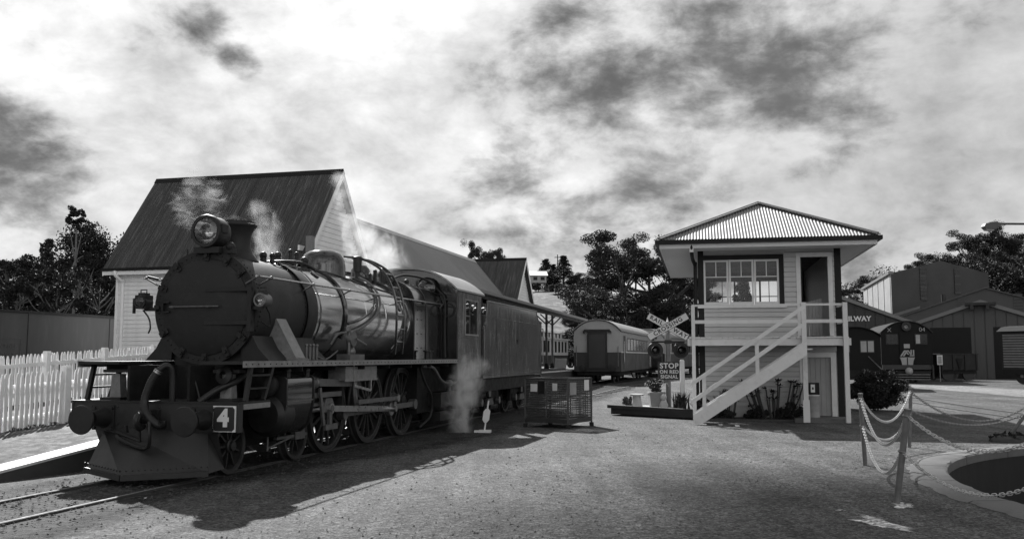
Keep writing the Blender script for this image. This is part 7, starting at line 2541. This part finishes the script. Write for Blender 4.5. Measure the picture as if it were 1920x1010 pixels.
# hill in the middle: house, conifers, bushes
G2 = 'bushes and conifers on the middle hill'
for (px, d_, h, lab) in ((1024, 262, 7.5, 'leftmost pointed conifer on the middle hill beside the pale house'), (1038, 266, 6.5, 'short pointed conifer between two taller ones on the middle hill'), (1057, 262, 8.5, 'tallest pointed conifer on the middle hill')):
    put(CO[rnd.randrange(2)], 'conifer', px, d_, h * 1.25, 12, lab, 1.9, G2)
for (px, d_, h, w_, lab) in ((1088, 258, 6.0, 1.6, 'wide rounded bush right of the tallest hill conifer'), (1070, 235, 3.2, 1.6, 'small bush in the grass below the hill conifers'), (1042, 240, 3.0, 1.8, 'low bush on the slope below the pale house'), (1092, 200, 5.0, 1.5, 'bush half way down the grassy slope at the right'), (1075, 170, 4.2, 1.5, 'dark bush low on the grassy slope above the awning end'), (1105, 180, 6.5, 1.4, 'taller bush where the grassy slope meets the tall trees'), (1120, 230, 7.5, 1.4, 'rounded tree at the edge of the hill beside the tall trees'), (1005, 250, 2.6, 1.5, 'small bush under the pale hill house'), (990, 275, 7, 1.0, 'dark tree beside the far gable of the station')):
    put(RN[rnd.randrange(3)], 'hill_bush', px, d_, h, 9, lab, w_, G2)
hp = on_hill(1003, 252)
ho_ = thing('hill_house', 'small pale roofed house on stilts high on the middle hill', 'house', hp + V(0, 0, 1.2), R(6))
B().box(-3.2, 3.2, 0, 5, 1.2, 3.2).build('wall', M['housewall'], ho_, smooth=False)
B().prism([(-.6, 3.15), (2.5, 4.6), (5.6, 3.15)], lambda u, v, w: (w, u, v), -3.6, 3.6).build('roof', M['houseroof'], ho_, smooth=False)
for x in (-2.4, -.4, 1.6):
    B().box(x, x + 1.1, -.04, -.001, 1.9, 2.8).build('window', M['darktrim'], ho_, smooth=False)
for x in (-3, -1, 1, 3):
    B().box(x - .1, x + .1, .1, .3, -4, 1.2).build('stilt', M['barkdark'], ho_, smooth=False)
pp = on_hill(1046, 264)
pw = thing('power_pole', 'thin power pole on the skyline between the hill conifers', 'power pole', pp)
B().cyl((0, 0, -1), (0, 0, 10.5), .14, 8).build('pole', M['barkdark'], pw)
B().box(-.9, .9, -.06, .06, 9.6, 9.8).build('crossarm', M['barkdark'], pw, smooth=False)
# open tree over the far station wing
put(EU[3], 'eucalyptus_tree', 914, 150, 18.0, 12, 'open crowned tree rising above the far wing of the station', .52)
# left hand trees behind the goods wagon
G3 = 'trees behind the dark goods wagon'
LEFT = [(TU, 'eucalyptus_tree', 136, 62, 11.1, 11.1, 1.0, 'slender eucalyptus with a small tuft crown standing highest at the left'),
        (RN[1], 'dense_tree', 185, 66, 10.9, 9, .82, 'big dense dark tree touching the left edge of the station roof'),
        (EUP[0], 'gum_tree', 30, 52, 7.6, 12, 1.0, 'pale trunked gum tree at the far left above the goods wagon'),
        (EUP[1], 'gum_tree', 105, 50, 6.6, 12, 1.0, 'pale forked gum tree in the middle of the left hand trees'),
        (EUP[0], 'gum_tree', 185, 54, 7.4, 12, .9, 'pale trunked gum tree close to the station corner'),
        (RN[0], 'dense_tree', 60, 80, 9.2, 9, 1.0, 'dark rounded tree behind the far left gum tree'),
        (RN[2], 'dense_tree', 5, 72, 8.4, 9, 1.1, 'dark rounded tree cut by the left picture edge'),
        (RN[1], 'dense_tree', 110, 76, 7.6, 9, 1.1, 'dark rounded tree behind the forked gum tree'),
        (CO[0], 'conifer', 83, 96, 13.0, 12, .8, 'pointed conifer rising over the left hand trees'),
        (RN[0], 'dense_tree', 222, 70, 6.0, 9, 1.2, 'dark tree behind the station corner at the left'),
        (RN[2], 'low_thicket', 45, 46, 3.6, 9, 1.7, 'low dark thicket behind the goods wagon at the far left'),
        (RN[0], 'low_thicket', 130, 48, 3.6, 9, 1.7, 'low dark thicket behind the middle of the goods wagon'),
        (RN[1], 'low_thicket', 200, 50, 3.4, 9, 1.6, 'low dark thicket beside the station corner')]
for (ms, kd, px, d_, h, bh, wd, lab) in LEFT:
    put(ms, kd, px, d_, h, bh, lab, wd, G3)
# right hand wooded hill
G4 = 'trees on the wooded hill at the right'
desc = ['spreading', 'open crowned', 'flat topped', 'dense', 'tall', 'ragged']
RIGHT = [(1745, 150, 15, 0), (1765, 165, 16, 2), (1790, 150, 17, 1), (1812, 160, 19, 0), (1838, 155, 21, 2), (1862, 150, 20, 1), (1885, 140, 21, 0), (1905, 150, 22, 3), (1925, 140, 20, 2),
         (1650, 170, 13, 1), (1630, 180, 11, 3), (1592, 160, 12, 1), (1610, 130, 8, 0), (1712, 160, 13, 3), (1728, 175, 14, 0), (1950, 150, 20, 0), (1580, 190, 10, 2)]
where = {1745: 'above the left slope of the tall shed roof', 1765: 'above the tall shed ridge, left part', 1790: 'directly above the tall shed ridge', 1812: 'above the right slope of the tall shed', 1838: 'left of the street lamp head', 1862: 'just under the street lamp head', 1885: 'under the street lamp arm', 1905: 'tallest on the hill near the right edge', 1925: 'at the right picture edge', 1650: 'left of the tall shed end wall', 1630: 'lower left of the tall shed end wall', 1592: 'right beside the signal box eaves', 1610: 'low behind the lettered shed', 1712: 'at the left corner of the tall shed', 1728: 'behind the left corner of the tall shed', 1950: 'beyond the right picture edge', 1580: 'behind the signal box roof corner'}
for (px, d_, h, k) in RIGHT:
    put(EU[k], 'eucalyptus_tree', px, d_, h * .74, 12, desc[(px // 7) % 6] + ' hill eucalyptus ' + where[px], .95, G4)
for i, (px, d_, h) in enumerate(((1600, 120, 7), (1640, 130, 8), (1690, 140, 9), (1735, 140, 10), (1775, 138, 11), (1815, 138, 12), (1855, 132, 12), (1895, 128, 13), (1930, 125, 13))):
    put(RN[i % 3], 'dense_tree', px, d_, h, 9, 'dense dark hill tree ' + ['behind the lettered shed roof', 'left of the tall shed', 'behind the tall shed corner', 'behind the tall shed left slope', 'behind the tall shed ridge', 'behind the tall shed right slope', 'below the street lamp head', 'below the street lamp arm', 'low at the right picture edge'][i], 1.3, G4)
# trees seen through the signal box windows
put(CO[1], 'conifer', 1393, 62, 7.6, 12, 'pointed conifer seen through the signal box windows', .8)
put(EU[0], 'eucalyptus_tree', 1352, 74, 7.4, 12, 'eucalyptus seen through the left sash of the signal box window', .8)
# woods on the hills, off to the sides and behind the viewer: one mass
rng = np.random.default_rng(31)
cen, rad_, cnt = [], [], []
for k in range(520):
    an = rng.uniform(-math.pi, math.pi)
    deg = math.degrees(an)
    d_ = rng.uniform(115, 280)
    if -12 < deg < 19:
        continue
    cen.append((d_ * math.sin(an), d_ * math.cos(an), hill_h(an, d_) + rng.uniform(1.0, 3.0)))
    rad_.append(rng.uniform(3, 5))
    cnt.append(420)
co = leaf_cloud(rng, cen, rad_, cnt, 0.3, .75)
tag(place('distant_woods', quads_mesh('distant_woods', co, M['leafdark'])), 'far off scrub and woodland covering the hills', kind='stuff')

# ================================================================== LOOSE STONES
rng = np.random.default_rng(5)
v0 = np.array([[1, 0, 0], [-1, 0, 0], [0, 1, 0], [0, -1, 0], [0, 0, 1], [0, 0, -.4]], dtype=float)
f0 = [(0, 2, 4), (2, 1, 4), (1, 3, 4), (3, 0, 4), (2, 0, 5), (1, 2, 5), (3, 1, 5), (0, 3, 5)]


def stones(name, pts, sizes, m, label):
    vs, fs = [], []
    for (p, s) in zip(pts, sizes):
        an = rng.uniform(0, 6.28)
        rot = np.array([[math.cos(an), -math.sin(an), 0], [math.sin(an), math.cos(an), 0], [0, 0, 1]])
        v = (v0 * rng.uniform(.6, 1.25, size=(6, 3)) * s * np.array([1, .8, .55])) @ rot.T + p
        k = len(vs)
        vs.extend(map(tuple, v))
        fs.extend([tuple(i + k for i in f) for f in f0])
    me = bpy.data.meshes.new(name)
    me.from_pydata(vs, [], fs)
    me.materials.append(m)
    return tag(place(name, me), label, kind='stuff')


pts, sz = [], []
for k in range(9000):
    y = 7.5 + 22 * rng.random() ** 1.7
    x = rng.uniform(-.62, .62) * y
    if (Vector((x, y, 0)) - TT).length < TT_R + .1:
        continue
    q = Vector((x, y, 0)) - TO
    if q.dot(tr_r) < -1.3 or (abs(q.dot(tr_r)) < .7 and q.dot(tr_d) > -1):
        continue
    pts.append(np.array([x, y, ground_z(x, y) + .006]))
    sz.append(0.007 + 0.016 * rng.random() ** 3)
stones('loose_gravel', pts, sz, M['stone'], 'loose stones scattered over the gravel yard')
pts, sz = [], []
for k in range(6500):
    x, y = rng.normal() * .75, rng.uniform(-6, 24)
    if x < -1.35 or x > 2.4:
        continue
    if abs(abs(x) - GAU) < .05:
        continue
    p = tr(x, y)
    pts.append(np.array([p.x, p.y, ground_z(p.x, p.y) + .02]))
    sz.append(0.012 + 0.02 * rng.random() ** 2)
stones('track_ballast', pts, sz, M['darkstone'], 'dark ballast stones between and beside the rails')
pts, sz = [], []
for k in range(420):
    q = rng.integers(0, 6)
    c_ = [(4.33, 10.62), (3.4, 9.9), (2.5, 18.5), (5.39, 14.29), (7.25, 17.1), (3.2, 12)][q]
    pts.append(np.array([c_[0] + rng.normal() * .35, c_[1] + rng.normal() * .35, .0]))
    sz.append(.006 + .012 * rng.random() ** 2)
stones('leaf_litter', pts, sz, M['soil'], 'dark leaf litter lying on the gravel near the chain posts')

# weeds along the foot of the nearer fence and the platform ramp
rng = np.random.default_rng(14)
cen, rad_, cnt = [], [], []
for k in range(70):
    y = rng.uniform(-.5, 4.5)
    p = tr(-4.22 + rng.normal() * .07, y)
    cen.append((p.x, p.y, .36 + .036 * (y - 1.2)))
    rad_.append(rng.uniform(.05, .13))
    cnt.append(40)
tag(place('weeds', quads_mesh('weeds', leaf_cloud(rng, cen, rad_, cnt, .035, .7, aspect=.3), M['leafmid'])), 'dark weeds growing along the foot of the picket fence', kind='stuff')

# ================================================================== STEAM
def steam(label, pts, rad, dens, seed, scale=1.6, thr=0.46, soft=0.22, stretch=(1, 1, .8), yaw_=0.0, drift=(0, 0, 0)):
    """a puff of steam: a closed envelope along a path, its inside a noisy volume"""
    c0_ = sum((Vector(p) for p in pts), Vector()) / len(pts)
    b = B()
    ps_ = [Vector(p) - c0_ for p in pts]
    P_ = smooth_path(ps_, 5)
    rr = []
    for i in range(len(P_)):
        f_ = i / (len(P_) - 1) * (len(rad) - 1)
        k = min(int(f_), len(rad) - 2)
        rr.append(rad[k] + (rad[k + 1] - rad[k]) * (f_ - k))
    d0, d1 = (P_[0] - P_[1]).normalized(), (P_[-1] - P_[-2]).normalized()
    import bmesh as bmm
    hb = bmm.new()
    for p, q in zip(P_, rr):
        sb_ = B().ball(p, q * 1.04, 10, 6)
        for v_ in sb_.v:
            hb.verts.new(v_)
    bmm.ops.convex_hull(hb, input=list(hb.verts), use_existing_faces=False)
    bmm.ops.delete(hb, geom=[v_ for v_ in hb.verts if not v_.link_faces], context='VERTS')
    hb.verts.index_update()
    b.v = [tuple(v_.co) for v_ in hb.verts]
    b.f = [tuple(v_.index for v_ in f_.verts) for f_ in hb.faces]
    hb.free()
    m = bpy.data.materials.new('steam_' + str(seed))
    m.use_nodes = True
    t = m.node_tree
    t.nodes.clear()
    o = N(t, 'ShaderNodeOutputMaterial')
    pv = N(t, 'ShaderNodeVolumePrincipled')
    pv.inputs['Color'].default_value = (0.98, 0.98, 0.98, 1)
    pv.inputs['Anisotropy'].default_value = 0.12
    t.links.new(pv.outputs[0], o.inputs['Volume'])
    tc_ = N(t, 'ShaderNodeTexCoord')
    mp = N(t, 'ShaderNodeMapping')
    mp.inputs['Scale'].default_value = stretch
    mp.inputs['Location'].default_value = (seed * 3.1, seed * 1.7, seed * .9)
    t.links.new(tc_.outputs['Object'], mp.inputs[0])
    nz = N(t, 'ShaderNodeTexNoise', i_Scale=scale, i_Detail=6.0, i_Roughness=0.62, i_Distortion=0.9)
    t.links.new(mp.outputs[0], nz.inputs['Vector'])
    # thin out towards the surface: distance to the spine of the puff, sampled at a few points
    best = None
    idxs = range(0, len(P_), 2)
    for i in idxs:
        vm = N(t, 'ShaderNodeVectorMath', operation='DISTANCE')
        t.links.new(tc_.outputs['Object'], vm.inputs[0])
        vm.inputs[1].default_value = P_[i]
        d_ = math_node(t, 'DIVIDE', vm.outputs['Value'], rr[i])
        best = d_ if best is None else math_node(t, 'MINIMUM', best, d_)
    fall = maprange(t, best, 0.1, 0.98, 1.0, 0.0)
    v = math_node(t, 'SUBTRACT', math_node(t, 'ADD', nz.outputs['Fac'], math_node(t, 'MULTIPLY', fall, 0.30)), thr + 0.15)
    v = maprange(t, v, 0.0, soft, 0.0, 1.0)
    v = math_node(t, 'MULTIPLY', math_node(t, 'MULTIPLY', v, maprange(t, fall, 0.0, .5, 0.0, 1.0)), dens)
    t.links.new(v, pv.inputs['Density'])
    ob = b.build('steam', m, None, smooth=False)
    ob.location = c0_
    return tag(ob, label, 'steam', 'puffs of steam', 'stuff')


steam('thin wisps of steam drifting across the roof left of the headlamp', [at(462, 420, 17.5), at(405, 412, 17.5), at(340, 402, 17.5), at(345, 372, 17.6), at(405, 372, 17.8), at(350, 335, 18)], [.24, .42, .42, .42, .50, .50], 1.5, 1, 3.4, .49, .5, (1, 1, 2.0))
steam('white steam puff rising just behind the chimney', [at(490, 496, 16.2), at(505, 468, 16.3), at(500, 430, 16.4), at(482, 385, 16.5)], [.24, .42, .44, .32], 2.5, 2, 3.6, .44, .5)
steam('large billowing steam plume above the boiler and cab', [at(745, 530, 21.5), at(722, 485, 21.3), at(690, 462, 21.2), at(664, 430, 21), at(648, 385, 21), at(634, 330, 21)], [.42, .86, .88, .60, .46, .36], 2.7, 3, 3.0, .43, .45)
steam('steam escaping at ground level beside the cab and tender', [at(866, 812, 20.3), at(866, 775, 20.3), at(868, 740, 20.3), at(876, 712, 20.3), at(886, 690, 20.3)], [.44, .62, .70, .70, .60], 5.0, 4, 3.2, .44, .5)

# ---- unseen cloud added before the sun, its lumps shaped to shade the near gravel
cm = bpy.data.materials.new('shade_cloud_vapour')
cm.use_nodes = True
ct = cm.node_tree
ct.nodes.clear()
co_ = N(ct, 'ShaderNodeOutputMaterial')
cmx = N(ct, 'ShaderNodeMixShader')
cmx.inputs[0].default_value = 0.85
ct.links.new(N(ct, 'ShaderNodeBsdfTransparent').outputs[0], cmx.inputs[1])
ctr = N(ct, 'ShaderNodeMixShader')
ct.links.new(N(ct, 'ShaderNodeBsdfDiffuse', i_Color=(.9, .9, .9, 1)).outputs[0], ctr.inputs[1])
ct.links.new(N(ct, 'ShaderNodeBsdfTranslucent', i_Color=(.9, .9, .9, 1)).outputs[0], ctr.inputs[2])
ct.links.new(ctr.outputs[0], cmx.inputs[2])
ct.links.new(cmx.outputs[0], co_.inputs[0])
rnd = random.Random(41)
cb_ = B()
CD = 330.0
lumps = [(1.6, 6.0, 2.6), (4.6, 8.6, 3.4), (8.5, 9.6, 3.2), (13, 9.2, 4.0), (3.0, 2.0, 4.0), (8, 3.5, 6.0), (15, 3, 7), (22, 7, 5.5)]
for k in range(34):
    lumps.append((rnd.uniform(6, 58), rnd.uniform(-42, 3), rnd.uniform(5, 10)))
for (gx, gy, rr_) in lumps:
    c_ = Vector((gx, gy, 0)) + sun_dir * (CD + rnd.uniform(-12, 12))
    cb_.ball(c_, rr_, 16, 10, (1, 1, rnd.uniform(.7, .9)))
tag(cb_.build('cloud', cm), 'cloud out of view added to shade the near gravel', kind='structure')
